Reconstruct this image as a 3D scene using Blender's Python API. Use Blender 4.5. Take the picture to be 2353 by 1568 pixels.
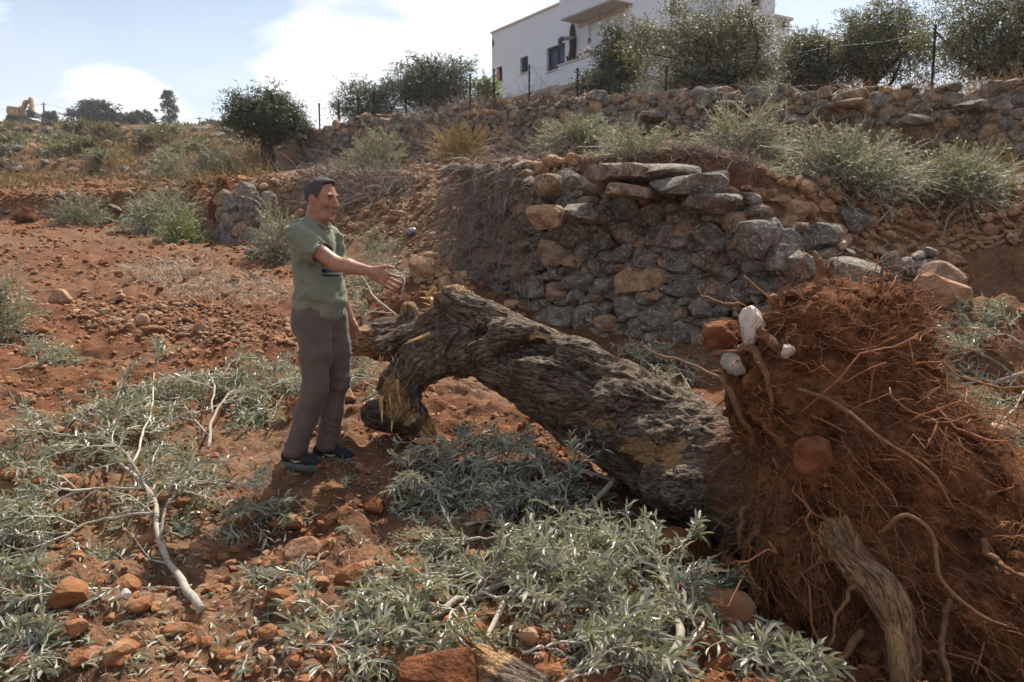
import bpy, math, random
import numpy as np
from mathutils import Vector, Matrix

for _o in list(bpy.data.objects):
    bpy.data.objects.remove(_o, do_unlink=True)
scene = bpy.context.scene
COL = scene.collection
R = math.radians

# ------------------------------------------------------------------ camera, sky, sun, exposure
PITCH = R(7.0)
CAMZ = 1.5
FV = 28.0 / 36.0 * 2353.0
cam_data = bpy.data.cameras.new('camera')
cam_data.lens = 28.0
cam_data.sensor_width = 36.0
cam_data.clip_start = 0.05
cam_data.clip_end = 5000
cam_data.dof.use_dof = True
cam_data.dof.focus_distance = 4.9
cam_data.dof.aperture_fstop = 5.6
cam = bpy.data.objects.new('camera', cam_data)
COL.objects.link(cam)
cam.location = (0, 0, CAMZ)
cam.rotation_euler = (math.pi / 2 - PITCH, 0, 0)
scene.camera = cam

SUN_AZ = R(20)      # to the right of straight ahead
SUN_EL = R(52)
world = bpy.data.worlds.new('World')
scene.world = world
world.use_nodes = True
wt = world.node_tree
for n in list(wt.nodes):
    wt.nodes.remove(n)


def N(t, kind, loc=None, **kw):
    n = t.nodes.new(kind)
    for k, v in kw.items():
        if k in n.inputs.keys() and not hasattr(n, k):
            n.inputs[k].default_value = v
        else:
            setattr(n, k, v)
    return n


def build_world():
    L = wt.links.new
    out = N(wt, 'ShaderNodeOutputWorld')
    sky = N(wt, 'ShaderNodeTexSky')
    sky.sky_type = 'NISHITA'
    sky.sun_disc = False
    sky.sun_elevation = SUN_EL
    sky.sun_rotation = SUN_AZ
    sky.air_density = 1.0
    sky.dust_density = 1.2
    sky.ozone_density = 1.0
    bg1 = N(wt, 'ShaderNodeBackground')
    bg1.inputs[1].default_value = 0.088
    L(sky.outputs[0], bg1.inputs[0])
    tc = N(wt, 'ShaderNodeTexCoord')
    sep = N(wt, 'ShaderNodeSeparateXYZ')
    L(tc.outputs['Generated'], sep.inputs[0])
    add = N(wt, 'ShaderNodeMath', operation='MAXIMUM')
    L(sep.outputs[2], add.inputs[0]); add.inputs[1].default_value = 0.0
    add2 = N(wt, 'ShaderNodeMath', operation='ADD')
    L(add.outputs[0], add2.inputs[0]); add2.inputs[1].default_value = 0.22
    dx = N(wt, 'ShaderNodeMath', operation='DIVIDE'); L(sep.outputs[0], dx.inputs[0]); L(add2.outputs[0], dx.inputs[1])
    dy = N(wt, 'ShaderNodeMath', operation='DIVIDE'); L(sep.outputs[1], dy.inputs[0]); L(add2.outputs[0], dy.inputs[1])
    cmb = N(wt, 'ShaderNodeCombineXYZ'); L(dx.outputs[0], cmb.inputs[0]); L(dy.outputs[0], cmb.inputs[1])
    mp = N(wt, 'ShaderNodeMapping'); L(cmb.outputs[0], mp.inputs[0])
    mp.inputs['Location'].default_value = (1.3, 2.4, 0.0)
    n1 = N(wt, 'ShaderNodeTexNoise'); L(mp.outputs[0], n1.inputs['Vector'])
    n1.inputs['Scale'].default_value = 1.5; n1.inputs['Detail'].default_value = 6; n1.inputs['Roughness'].default_value = 0.52
    n1.inputs['Distortion'].default_value = 0.25
    # cloud banks standing in the sky: (azimuth right of north, elevation, sharpness, weight)
    dens = N(wt, 'ShaderNodeMath', operation='MULTIPLY_ADD'); L(n1.outputs[0], dens.inputs[0])
    dens.inputs[1].default_value = 2.2; dens.inputs[2].default_value = -1.02
    cur = dens.outputs[0]
    for azd, eld, sharp, wgt in ((-32, 22, 120, .7), (-15, 20, 110, .7), (-6, 17, 40, .6), (-25, 8.5, 300, .6), (-14, 9.5, 300, .6), (-23, 17, 60, -.55), (28, 18, 30, -.25), (60, 35, 6, .25), (170, 40, 4, .25)):
        az, el = R(azd), R(eld)
        dp = N(wt, 'ShaderNodeVectorMath', operation='DOT_PRODUCT'); L(tc.outputs['Generated'], dp.inputs[0])
        dp.inputs[1].default_value = (math.sin(az) * math.cos(el), math.cos(az) * math.cos(el), math.sin(el))
        m1 = N(wt, 'ShaderNodeMath', operation='SUBTRACT'); L(dp.outputs['Value'], m1.inputs[0]); m1.inputs[1].default_value = 1.0
        m2 = N(wt, 'ShaderNodeMath', operation='MULTIPLY'); L(m1.outputs[0], m2.inputs[0]); m2.inputs[1].default_value = sharp * 2.2
        m3 = N(wt, 'ShaderNodeMath', operation='EXPONENT'); L(m2.outputs[0], m3.inputs[0])
        m4 = N(wt, 'ShaderNodeMath', operation='MULTIPLY_ADD'); L(m3.outputs[0], m4.inputs[0]); m4.inputs[1].default_value = wgt; L(cur, m4.inputs[2])
        cur = m4.outputs[0]
    cr = N(wt, 'ShaderNodeValToRGB'); L(cur, cr.inputs[0])
    cr.color_ramp.elements[0].position = 0.16; cr.color_ramp.elements[0].color = (0, 0, 0, 1)
    cr.color_ramp.elements[1].position = 0.44; cr.color_ramp.elements[1].color = (1, 1, 1, 1)
    # brightness inside the clouds
    n2 = N(wt, 'ShaderNodeTexNoise'); L(mp.outputs[0], n2.inputs['Vector'])
    n2.inputs['Scale'].default_value = 2.2; n2.inputs['Detail'].default_value = 3
    cc = N(wt, 'ShaderNodeValToRGB'); L(n2.outputs[0], cc.inputs[0])
    cc.color_ramp.elements[0].position = 0.3; cc.color_ramp.elements[0].color = (0.78, 0.82, 0.86, 1)
    cc.color_ramp.elements[1].position = 0.62; cc.color_ramp.elements[1].color = (1.0, 1.0, 1.0, 1)
    bg2 = N(wt, 'ShaderNodeBackground'); L(cc.outputs[0], bg2.inputs[0]); bg2.inputs[1].default_value = 0.86
    mx = N(wt, 'ShaderNodeMixShader')
    # thin veil of high cloud everywhere keeps the blue pale
    ml = N(wt, 'ShaderNodeMath', operation='MULTIPLY_ADD'); L(cr.outputs[0], ml.inputs[0])
    ml.inputs[1].default_value = 0.88
    vz = N(wt, 'ShaderNodeMapRange'); L(sep.outputs[2], vz.inputs[0])
    vz.inputs[1].default_value = 0.0; vz.inputs[2].default_value = 0.30; vz.inputs[3].default_value = 0.75; vz.inputs[4].default_value = 0.10
    L(vz.outputs[0], ml.inputs[2]); ml.use_clamp = True
    L(ml.outputs[0], mx.inputs[0]); L(bg1.outputs[0], mx.inputs[1]); L(bg2.outputs[0], mx.inputs[2])
    L(mx.outputs[0], out.inputs[0])


build_world()
world.cycles.sampling_method = 'MANUAL'
world.cycles.sample_map_resolution = 512
sun_data = bpy.data.lights.new('sun', 'SUN')
sun_data.energy = 5.0
sun_data.angle = R(0.6)
sun_data.color = (1.0, 0.93, 0.82)
sun = bpy.data.objects.new('sun', sun_data)
COL.objects.link(sun)
_sd = Vector((math.sin(SUN_AZ) * math.cos(SUN_EL), math.cos(SUN_AZ) * math.cos(SUN_EL), math.sin(SUN_EL)))
sun.rotation_euler = _sd.to_track_quat('Z', 'Y').to_euler()
sun.location = (20, 40, 60)

vs = scene.view_settings
vs.view_transform = 'Standard'
vs.look = 'None'
vs.exposure = 0.6
vs.gamma = 1.0
vs.use_curve_mapping = False
scene.render.engine = 'CYCLES'
scene.cycles.use_denoising = True
scene.cycles.max_bounces = 4
scene.cycles.transparent_max_bounces = 8
scene.cycles.diffuse_bounces = 2
scene.cycles.glossy_bounces = 1
scene.cycles.transmission_bounces = 2
scene.cycles.sample_clamp_indirect = 4.0
scene.cycles.volume_bounces = 0
scene.cycles.use_adaptive_sampling = True
scene.cycles.adaptive_threshold = 0.03


# ------------------------------------------------------------------ maths helpers
def at(vx, vy, Y):
    u = (vx - 1176.5) / FV
    v = (784.0 - vy) / FV
    d = np.array([u, math.cos(PITCH) + v * math.sin(PITCH), -math.sin(PITCH) + v * math.cos(PITCH)])
    return np.array([0, 0, CAMZ]) + d * (Y / d[1])


def nrm(a):
    a = np.asarray(a, float)
    return a / np.maximum(np.linalg.norm(a, axis=-1, keepdims=True), 1e-9)


def sstep(a, b, x):
    t = np.clip((x - a) / (b - a), 0, 1)
    return t * t * (3 - 2 * t)


def _hash(ix, iy, iz, seed):
    n = (ix.astype(np.uint32) * np.uint32(374761393) + iy.astype(np.uint32) * np.uint32(668265263)
         + iz.astype(np.uint32) * np.uint32(2246822519) + np.uint32((seed * 3266489917) & 0xffffffff))
    n = (n ^ (n >> np.uint32(13))) * np.uint32(1274126177)
    n = n ^ (n >> np.uint32(16))
    return (n & np.uint32(0xffff)).astype(np.float32) / 65535.0


def vnoise(p, seed=0):
    p = np.asarray(p, np.float64)
    i = np.floor(p)
    f = (p - i).astype(np.float32)
    i = i.astype(np.int64)
    u = f * f * (3 - 2 * f)
    x, y, z = i[..., 0], i[..., 1], i[..., 2]
    ux, uy, uz = u[..., 0], u[..., 1], u[..., 2]
    r = 0
    for dz in (0, 1):
        wz = uz if dz else 1 - uz
        for dy in (0, 1):
            wy = uy if dy else 1 - uy
            a = _hash(x, y + dy, z + dz, seed)
            b = _hash(x + 1, y + dy, z + dz, seed)
            r = r + wz * wy * (a + (b - a) * ux)
    return r * 2 - 1


def fbm(p, octs=4, seed=0, gain=0.5, lac=2.03):
    p = np.asarray(p, np.float64)
    s = 0; a = 1.0; tot = 0
    for o in range(octs):
        s = s + a * vnoise(p, seed + o * 17)
        tot += a
        a *= gain
        p = p * lac + 3.7
    return s / tot


def p2(x, y, k=1.0):
    x = np.asarray(x, float); y = np.asarray(y, float)
    return np.stack([x * k, y * k, np.zeros_like(x)], -1)


# ------------------------------------------------------------------ object helpers
WLOC = {}


def tag(o, label, cat, group=None):
    o['label'] = label
    o['category'] = cat
    if group:
        o['group'] = group
    return o


def empty(name, loc):
    o = bpy.data.objects.new(name, None)
    o.empty_display_size = 0.1
    COL.objects.link(o)
    o.location = tuple(loc)
    WLOC[o.name] = np.array(loc, float)
    return o


def mesh_data(name, V, F, mat=None, smooth=True, attrs=None):
    V = np.asarray(V, np.float32).reshape(-1, 3)
    F = np.asarray(F, np.int32)
    K = F.shape[1]
    me = bpy.data.meshes.new(name)
    me.vertices.add(len(V))
    me.vertices.foreach_set('co', V.ravel())
    me.loops.add(F.size)
    me.loops.foreach_set('vertex_index', F.ravel())
    me.polygons.add(len(F))
    me.polygons.foreach_set('loop_start', np.arange(0, F.size, K, dtype=np.int32))
    me.polygons.foreach_set('use_smooth', np.full(len(F), bool(smooth)))
    if attrs:
        for k, a in attrs.items():
            a = np.asarray(a, np.float32)
            if a.ndim == 1:
                at_ = me.attributes.new(k, 'FLOAT', 'POINT')
                at_.data.foreach_set('value', a)
            else:
                at_ = me.attributes.new(k, 'FLOAT_VECTOR', 'POINT')
                at_.data.foreach_set('vector', a.ravel())
    if mat is not None:
        me.materials.append(mat)
    me.update(calc_edges=True)
    return me


def obj(name, V, F, mat, parent=None, smooth=True, attrs=None, origin=None, kind=None):
    """V in world coordinates; stored relative to its parent's (or its own) base point"""
    V = np.asarray(V, float).reshape(-1, 3)
    if parent is not None:
        base = WLOC[parent.name]
    elif origin is not None:
        base = np.array(origin, float)
    else:
        base = np.zeros(3)
    me = mesh_data(name, V - base, F, mat, smooth, attrs)
    o = bpy.data.objects.new(name, me)
    COL.objects.link(o)
    if parent is not None:
        o.parent = parent
    else:
        o.location = tuple(base)
    WLOC[o.name] = base
    if kind:
        o['kind'] = kind
    return o


def inst(name, me, parent, loc, rot=(0, 0, 0), scale=(1, 1, 1)):
    o = bpy.data.objects.new(name, me)
    COL.objects.link(o)
    if parent is not None:
        o.parent = parent
        b = WLOC[parent.name]
    else:
        b = np.zeros(3)
    o.location = tuple(np.asarray(loc) - b)
    o.rotation_euler = rot
    o.scale = scale
    return o


class MB:
    """collects triangle meshes into one part"""

    def __init__(self):
        self.V = []; self.F = []; self.A = []; self.n = 0

    def add(self, V, F, a=None):
        V = np.asarray(V, float).reshape(-1, 3)
        F = np.asarray(F, int)
        if F.shape[1] == 4:
            F = np.concatenate([F[:, [0, 1, 2]], F[:, [0, 2, 3]]])
        self.V.append(V); self.F.append(F + self.n)
        if a is None:
            a = np.zeros(len(V))
        self.A.append(np.broadcast_to(np.asarray(a, float), (len(V),)))
        self.n += len(V)
        return self

    def arrays(self):
        return np.concatenate(self.V), np.concatenate(self.F), np.concatenate(self.A)

    def build(self, name, mat, parent=None, smooth=False, kind=None, origin=None):
        V, F, A = self.arrays()
        return obj(name, V, F, mat, parent, smooth, {'rnd': A}, origin, kind)


BOXF = np.array([[0, 3, 2, 1], [4, 5, 6, 7], [0, 1, 5, 4], [1, 2, 6, 5], [2, 3, 7, 6], [3, 0, 4, 7]])


def box(lo, hi, org=(0, 0, 0), ax=(1, 0, 0), ay=(0, 1, 0), az=(0, 0, 1)):
    lo = np.array(lo, float); hi = np.array(hi, float)
    c = np.array([[lo[0], lo[1], lo[2]], [hi[0], lo[1], lo[2]], [hi[0], hi[1], lo[2]], [lo[0], hi[1], lo[2]],
                  [lo[0], lo[1], hi[2]], [hi[0], lo[1], hi[2]], [hi[0], hi[1], hi[2]], [lo[0], hi[1], hi[2]]])
    V = np.array(org, float) + c[:, :1] * np.array(ax, float) + c[:, 1:2] * np.array(ay, float) + c[:, 2:] * np.array(az, float)
    F = BOXF
    if np.dot(np.cross(ax, ay), az) < 0:
        F = F[:, ::-1]
    return V, F


def tubes(P, Rd, k=5, caps=True):
    """P (B,N,3) centre lines, Rd (B,N) radii -> one triangle mesh"""
    P = np.asarray(P, float)
    if P.ndim == 2:
        P = P[None]
    B, n, _ = P.shape
    Rd = np.broadcast_to(np.asarray(Rd, float), (B, n))
    T = np.empty_like(P)
    T[:, 1:-1] = P[:, 2:] - P[:, :-2]
    T[:, 0] = P[:, 1] - P[:, 0]
    T[:, -1] = P[:, -1] - P[:, -2]
    T = nrm(T)
    mt = nrm(T.mean(1))
    ref = np.where(np.abs(mt[:, 2:3]) < 0.8, np.array([[0, 0, 1.0]]), np.array([[1.0, 0, 0]]))[:, None, :]
    n1 = nrm(ref - (ref * T).sum(-1, keepdims=True) * T)
    n2 = np.cross(T, n1)
    a = np.arange(k) * 2 * math.pi / k
    V = P[:, :, None, :] + Rd[:, :, None, None] * (n1[:, :, None, :] * np.cos(a)[:, None] + n2[:, :, None, :] * np.sin(a)[:, None])
    idx = np.arange(B * n * k).reshape(B, n, k)
    A = idx[:, :-1]; C = idx[:, 1:]
    A2 = np.roll(A, -1, 2); C2 = np.roll(C, -1, 2)
    F = np.concatenate([np.stack([A, A2, C2], -1).reshape(-1, 3), np.stack([A, C2, C], -1).reshape(-1, 3)])
    V = V.reshape(-1, 3)
    if caps:
        cs = P[:, [0, -1]].reshape(-1, 3)
        ci = len(V) + np.arange(2 * B).reshape(B, 2)
        r0 = idx[:, 0]; r1 = idx[:, -1]
        f0 = np.stack([np.repeat(ci[:, :1], k, 1), np.roll(r0, -1, 1), r0], -1).reshape(-1, 3)
        f1 = np.stack([np.repeat(ci[:, 1:], k, 1), r1, np.roll(r1, -1, 1)], -1).reshape(-1, 3)
        V = np.concatenate([V, cs]); F = np.concatenate([F, f0, f1])
    return V, F


def resample(pts, n, smooth=True):
    pts = np.asarray(pts, float)
    seg = np.r_[0, np.cumsum(np.linalg.norm(np.diff(pts[:, :3], axis=0), axis=1))]
    t = np.linspace(0, seg[-1], n)
    if smooth and len(pts) > 2:
        # Catmull-Rom on the arc-length parameter
        m = np.empty_like(pts)
        m[1:-1] = (pts[2:] - pts[:-2]) / (seg[2:] - seg[:-2])[:, None]
        m[0] = (pts[1] - pts[0]) / (seg[1] - seg[0]); m[-1] = (pts[-1] - pts[-2]) / (seg[-1] - seg[-2])
        i = np.clip(np.searchsorted(seg, t, 'right') - 1, 0, len(pts) - 2)
        h = (seg[i + 1] - seg[i])[:, None]
        s = ((t - seg[i])[:, None]) / h
        return ((2 * s**3 - 3 * s**2 + 1) * pts[i] + (s**3 - 2 * s**2 + s) * h * m[i]
                + (-2 * s**3 + 3 * s**2) * pts[i + 1] + (s**3 - s**2) * h * m[i + 1])
    return np.stack([np.interp(t, seg, pts[:, c]) for c in range(pts.shape[1])], -1)


# ------------------------------------------------------------------ implicit surfaces
class Sdf:
    def __init__(self, lo, hi, h):
        self.lo = np.array(lo, float); self.h = h
        self.n = np.ceil((np.array(hi, float) - self.lo) / h).astype(int) + 1
        self.D = np.full(self.n, 0.3, np.float32)

    def _sub(self, lo, hi, pad):
        a = np.clip(np.floor((np.array(lo) - pad - self.lo) / self.h).astype(int), 0, self.n - 1)
        b = np.clip(np.ceil((np.array(hi) + pad - self.lo) / self.h).astype(int) + 1, 1, self.n)
        sl = tuple(slice(a[i], b[i]) for i in range(3))
        g = [self.lo[i] + self.h * np.arange(a[i], b[i]) for i in range(3)]
        X, Y, Z = np.meshgrid(*g, indexing='ij')
        return sl, np.stack([X, Y, Z], -1).astype(np.float32)

    def _mix(self, sl, d, k, op):
        c = self.D[sl]
        if op == 'sub':
            d2 = -d
            h = np.clip(0.5 - 0.5 * (c - d2) / k, 0, 1)
            self.D[sl] = c + (d2 - c) * h + k * h * (1 - h)
        elif op == 'int':
            self.D[sl] = np.maximum(c, d)
        else:
            h = np.clip(0.5 + 0.5 * (c - d) / k, 0, 1)
            self.D[sl] = c + (d - c) * h - k * h * (1 - h)

    def cap(self, a, b, ra, rb=None, k=0.02, op='add'):
        a = np.array(a, np.float32); b = np.array(b, np.float32)
        rb = ra if rb is None else rb
        r = max(ra, rb)
        sl, P = self._sub(np.minimum(a, b) - r, np.maximum(a, b) + r, k * 2 + 0.06)
        ab = b - a
        t = np.clip(((P - a) @ ab) / max(float(ab @ ab), 1e-9), 0, 1)
        d = np.linalg.norm(P - a - t[..., None] * ab, axis=-1) - (ra + (rb - ra) * t)
        self._mix(sl, d.astype(np.float32), k, op)
        return self

    def chain(self, pts, rs, k=0.02, op='add'):
        for i in range(len(pts) - 1):
            self.cap(pts[i], pts[i + 1], rs[i], rs[i + 1], k, op)
        return self

    def ell(self, c, r, M=None, k=0.02, op='add'):
        c = np.array(c, np.float32); r = np.array(r, np.float32)
        e = r.max()
        sl, P = self._sub(c - e, c + e, k * 2 + 0.06)
        q = P - c
        if M is not None:
            q = q @ np.array(M, np.float32).T      # rows of M are the local axes
        k0 = np.linalg.norm(q / r, axis=-1); k1 = np.linalg.norm(q / (r * r), axis=-1)
        d = k0 * (k0 - 1) / np.maximum(k1, 1e-6)
        d = np.where(k0 < 1e-3, -r.min(), d)
        self._mix(sl, d.astype(np.float32), k, op)
        return self

    def rbox(self, c, b, rad, M=None, k=0.02, op='add'):
        c = np.array(c, np.float32); b = np.array(b, np.float32)
        e = float(np.linalg.norm(b)) + rad
        sl, P = self._sub(c - e, c + e, k * 2 + 0.06)
        q = P - c
        if M is not None:
            q = q @ np.array(M, np.float32).T
        q = np.abs(q) - (b - rad)
        d = np.linalg.norm(np.maximum(q, 0), axis=-1) + np.minimum(q.max(-1), 0) - rad
        self._mix(sl, d.astype(np.float32), k, op)
        return self

    def half(self, p, n, op='int'):
        """keep the side the normal points away from"""
        sl, P = self._sub(self.lo, self.lo + self.h * self.n, 0)
        d = (P - np.array(p, np.float32)) @ np.array(nrm(n), np.float32)
        self._mix(sl, d, 0.005, op)
        return self

    def warp(self, fn):
        sl, P = self._sub(self.lo, self.lo + self.h * self.n, 0)
        near = np.abs(self.D) < 0.06
        self.D[near] += fn(P[near]).astype(np.float32)
        return self

    def mesh(self, relax=1):
        D = self.D
        nx, ny, nz = D.shape
        S = D < 0
        c = S[:-1, :-1, :-1].astype(np.int8)
        tot = sum(S[i:nx - 1 + i, j:ny - 1 + j, l:nz - 1 + l].astype(np.int8) for i in (0, 1) for j in (0, 1) for l in (0, 1))
        act = (tot > 0) & (tot < 8)
        I = np.argwhere(act)
        vid = np.full(act.shape, -1, np.int64)
        vid[act] = np.arange(len(I))
        acc = np.zeros((len(I), 3)); cnt = np.zeros(len(I))
        corners = [(i, j, l) for i in (0, 1) for j in (0, 1) for l in (0, 1)]
        for a in corners:
            for ax in range(3):
                if a[ax] == 1:
                    continue
                b = list(a); b[ax] = 1
                da = D[I[:, 0] + a[0], I[:, 1] + a[1], I[:, 2] + a[2]]
                db = D[I[:, 0] + b[0], I[:, 1] + b[1], I[:, 2] + b[2]]
                cr = (da < 0) != (db < 0)
                t = np.where(cr, da / np.where(cr, da - db, 1), 0)
                p = np.array(a, float)[None] + 0 * t[:, None]
                p[:, ax] += t
                acc[cr] += p[cr]; cnt[cr] += 1
        V = self.lo + self.h * (I + acc / cnt[:, None])
        Fs = []
        for ax in range(3):
            o1, o2 = [(1, 2), (2, 0), (0, 1)][ax]
            sh = [slice(1, -1)] * 3
            sl0 = list(sh); sl1 = list(sh)
            sl0[ax] = slice(0, D.shape[ax] - 1); sl1[ax] = slice(1, D.shape[ax])
            s0 = S[tuple(sl0)]; s1 = S[tuple(sl1)]
            E = np.argwhere(s0 != s1)
            if not len(E):
                continue
            flip = s0[tuple(E.T)]
            G = E + 1; G[:, ax] -= 1
            q = []
            for d1, d2 in ((-1, -1), (0, -1), (0, 0), (-1, 0)):
                C = G.copy(); C[:, o1] += d1; C[:, o2] += d2
                q.append(vid[tuple(C.T)])
            q = np.stack(q, 1)
            q[~flip] = q[~flip][:, ::-1]
            Fs.append(q)
        F = np.concatenate(Fs)
        F = F[(F >= 0).all(1)]
        for _ in range(relax):
            V = V * 0.5 + 0.5 * avg_nb(V, F)
        return V, F


def avg_nb(V, F):
    s = np.zeros_like(V); c = np.zeros(len(V))
    k = F.shape[1]
    for i in range(k):
        a = F[:, i]; b = F[:, (i + 1) % k]
        for ch in range(3):
            s[:, ch] += np.bincount(a, V[b, ch], len(V)) + np.bincount(b, V[a, ch], len(V))
        c += np.bincount(a, minlength=len(V)) + np.bincount(b, minlength=len(V))
    return s / np.maximum(c, 1)[:, None]


def vnormals(V, F):
    a, b, c = V[F[:, 0]], V[F[:, 1]], V[F[:, 2]]
    fn = np.cross(b - a, c - a)
    n = np.zeros_like(V)
    for i in range(F.shape[1]):
        for ch in range(3):
            n[:, ch] += np.bincount(F[:, i], fn[:, ch], len(V))
    return nrm(n)


# ------------------------------------------------------------------ materials
MATS = {}


def newmat(name):
    m = bpy.data.materials.new(name)
    m.use_nodes = True
    t = m.node_tree
    for n in list(t.nodes):
        t.nodes.remove(n)
    out = t.nodes.new('ShaderNodeOutputMaterial')
    b = t.nodes.new('ShaderNodeBsdfPrincipled')
    t.links.new(b.outputs[0], out.inputs[0])
    b.inputs['Roughness'].default_value = 0.85
    b.inputs['Specular IOR Level'].default_value = 0.25
    MATS[name] = m
    return m, t, b, out


def noise(t, vec, scale, detail=4, rough=0.55, dist=0.0):
    n = t.nodes.new('ShaderNodeTexNoise')
    if vec is not None:
        t.links.new(vec, n.inputs['Vector'])
    n.inputs['Scale'].default_value = scale
    n.inputs['Detail'].default_value = detail
    n.inputs['Roughness'].default_value = rough
    n.inputs['Distortion'].default_value = dist
    return n.outputs[0]


def ramp(t, fac, stops):
    r = t.nodes.new('ShaderNodeValToRGB')
    t.links.new(fac, r.inputs[0])
    e = r.color_ramp.elements
    while len(e) < len(stops):
        e.new(0.5)
    for i, (p, c) in enumerate(stops):
        e[i].position = p
        c = c if hasattr(c, '__len__') else (c, c, c)
        e[i].color = (*c, 1)
    return r.outputs[0]


def mixc(t, fac, a, b, mode='MIX'):
    m = t.nodes.new('ShaderNodeMix')
    m.data_type = 'RGBA'
    m.blend_type = mode
    ins = [m.inputs[0], m.inputs[6], m.inputs[7]]
    for s, v in zip(ins, (fac, a, b)):
        if hasattr(v, 'is_linked') or isinstance(v, bpy.types.NodeSocket):
            t.links.new(v, s)
        elif isinstance(v, (int, float)):
            s.default_value = v
        else:
            s.default_value = (*v, 1)
    return m.outputs[2]


def mth(t, op, a, b=0.0, c=None, clamp=False):
    m = t.nodes.new('ShaderNodeMath')
    m.operation = op
    m.use_clamp = clamp
    for s, v in zip(m.inputs, (a, b, c)):
        if v is None:
            continue
        if isinstance(v, bpy.types.NodeSocket):
            t.links.new(v, s)
        else:
            s.default_value = v
    return m.outputs[0]


def attr(t, name, vec=False):
    a = t.nodes.new('ShaderNodeAttribute')
    a.attribute_name = name
    return a.outputs['Vector'] if vec else a.outputs['Fac']


def bump(t, b, height, strength, dist):
    n = t.nodes.new('ShaderNodeBump')
    n.inputs['Strength'].default_value = strength
    n.inputs['Distance'].default_value = dist
    t.links.new(height, n.inputs['Height'])
    t.links.new(n.outputs[0], b.inputs['Normal'])
    return n


def objc(t):
    return t.nodes.new('ShaderNodeTexCoord').outputs['Object']


def geo_pos(t):
    return t.nodes.new('ShaderNodeNewGeometry').outputs['Position']


def simple(name, col, rough=0.7, var=0.15, scale=8.0, spec=0.25, metal=0.0, bmp=0.0):
    m, t, b, o = newmat(name)
    oc = objc(t)
    n = noise(t, oc, scale, 5)
    c = ramp(t, n, [(0.3, tuple(x * (1 - var) for x in col)), (0.7, tuple(min(1, x * (1 + var)) for x in col))])
    t.links.new(c, b.inputs['Base Color'])
    b.inputs['Roughness'].default_value = rough
    b.inputs['Specular IOR Level'].default_value = spec
    b.inputs['Metallic'].default_value = metal
    if bmp:
        bump(t, b, noise(t, oc, scale * 4, 4), 0.6, bmp)
    return m


def make_soil():
    m, t, b, o = newmat('soil')
    L = t.links.new
    p = geo_pos(t)
    big = noise(t, p, 0.55, 4)
    mid = noise(t, p, 4.5, 4, 0.6)
    fine = noise(t, p, 38, 4, 0.68)
    c1 = ramp(t, mid, [(0.28, (0.058, 0.022, 0.011)), (0.5, (0.128, 0.051, 0.025)), (0.72, (0.235, 0.108, 0.055))])
    c2 = ramp(t, fine, [(0.3, (0.62, 0.60, 0.58)), (0.52, (1, 1, 1)), (0.75, (1.35, 1.32, 1.28))])
    c = mixc(t, 1.0, c1, c2, 'MULTIPLY')
    c = mixc(t, ramp(t, big, [(0.42, 0.0), (0.62, 0.35)]), c, (0.25, 0.118, 0.058))
    # dry straw litter
    straw = attr(t, 'straw')
    sm = mth(t, 'MULTIPLY', straw, ramp(t, noise(t, p, 9, 6, 0.7), [(0.30, 0.0), (0.52, 1.0)]), clamp=True)
    c = mixc(t, sm, c, ramp(t, fine, [(0.3, (0.125, 0.080, 0.047)), (0.7, (0.31, 0.215, 0.13))]))
    gr = attr(t, 'green')
    gm = mth(t, 'MULTIPLY', gr, ramp(t, noise(t, p, 1.6, 6, 0.7), [(0.42, 0.0), (0.56, 1.0)]), clamp=True)
    c = mixc(t, gm, c, (0.075, 0.080, 0.045))
    L(c, b.inputs['Base Color'])
    b.inputs['Roughness'].default_value = 0.95
    b.inputs['Specular IOR Level'].default_value = 0.12
    hh = mth(t, 'MULTIPLY_ADD', mid, 1.0, mth(t, 'MULTIPLY', fine, 0.35))
    bump(t, b, hh, 0.9, 0.05)
    return m


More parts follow.
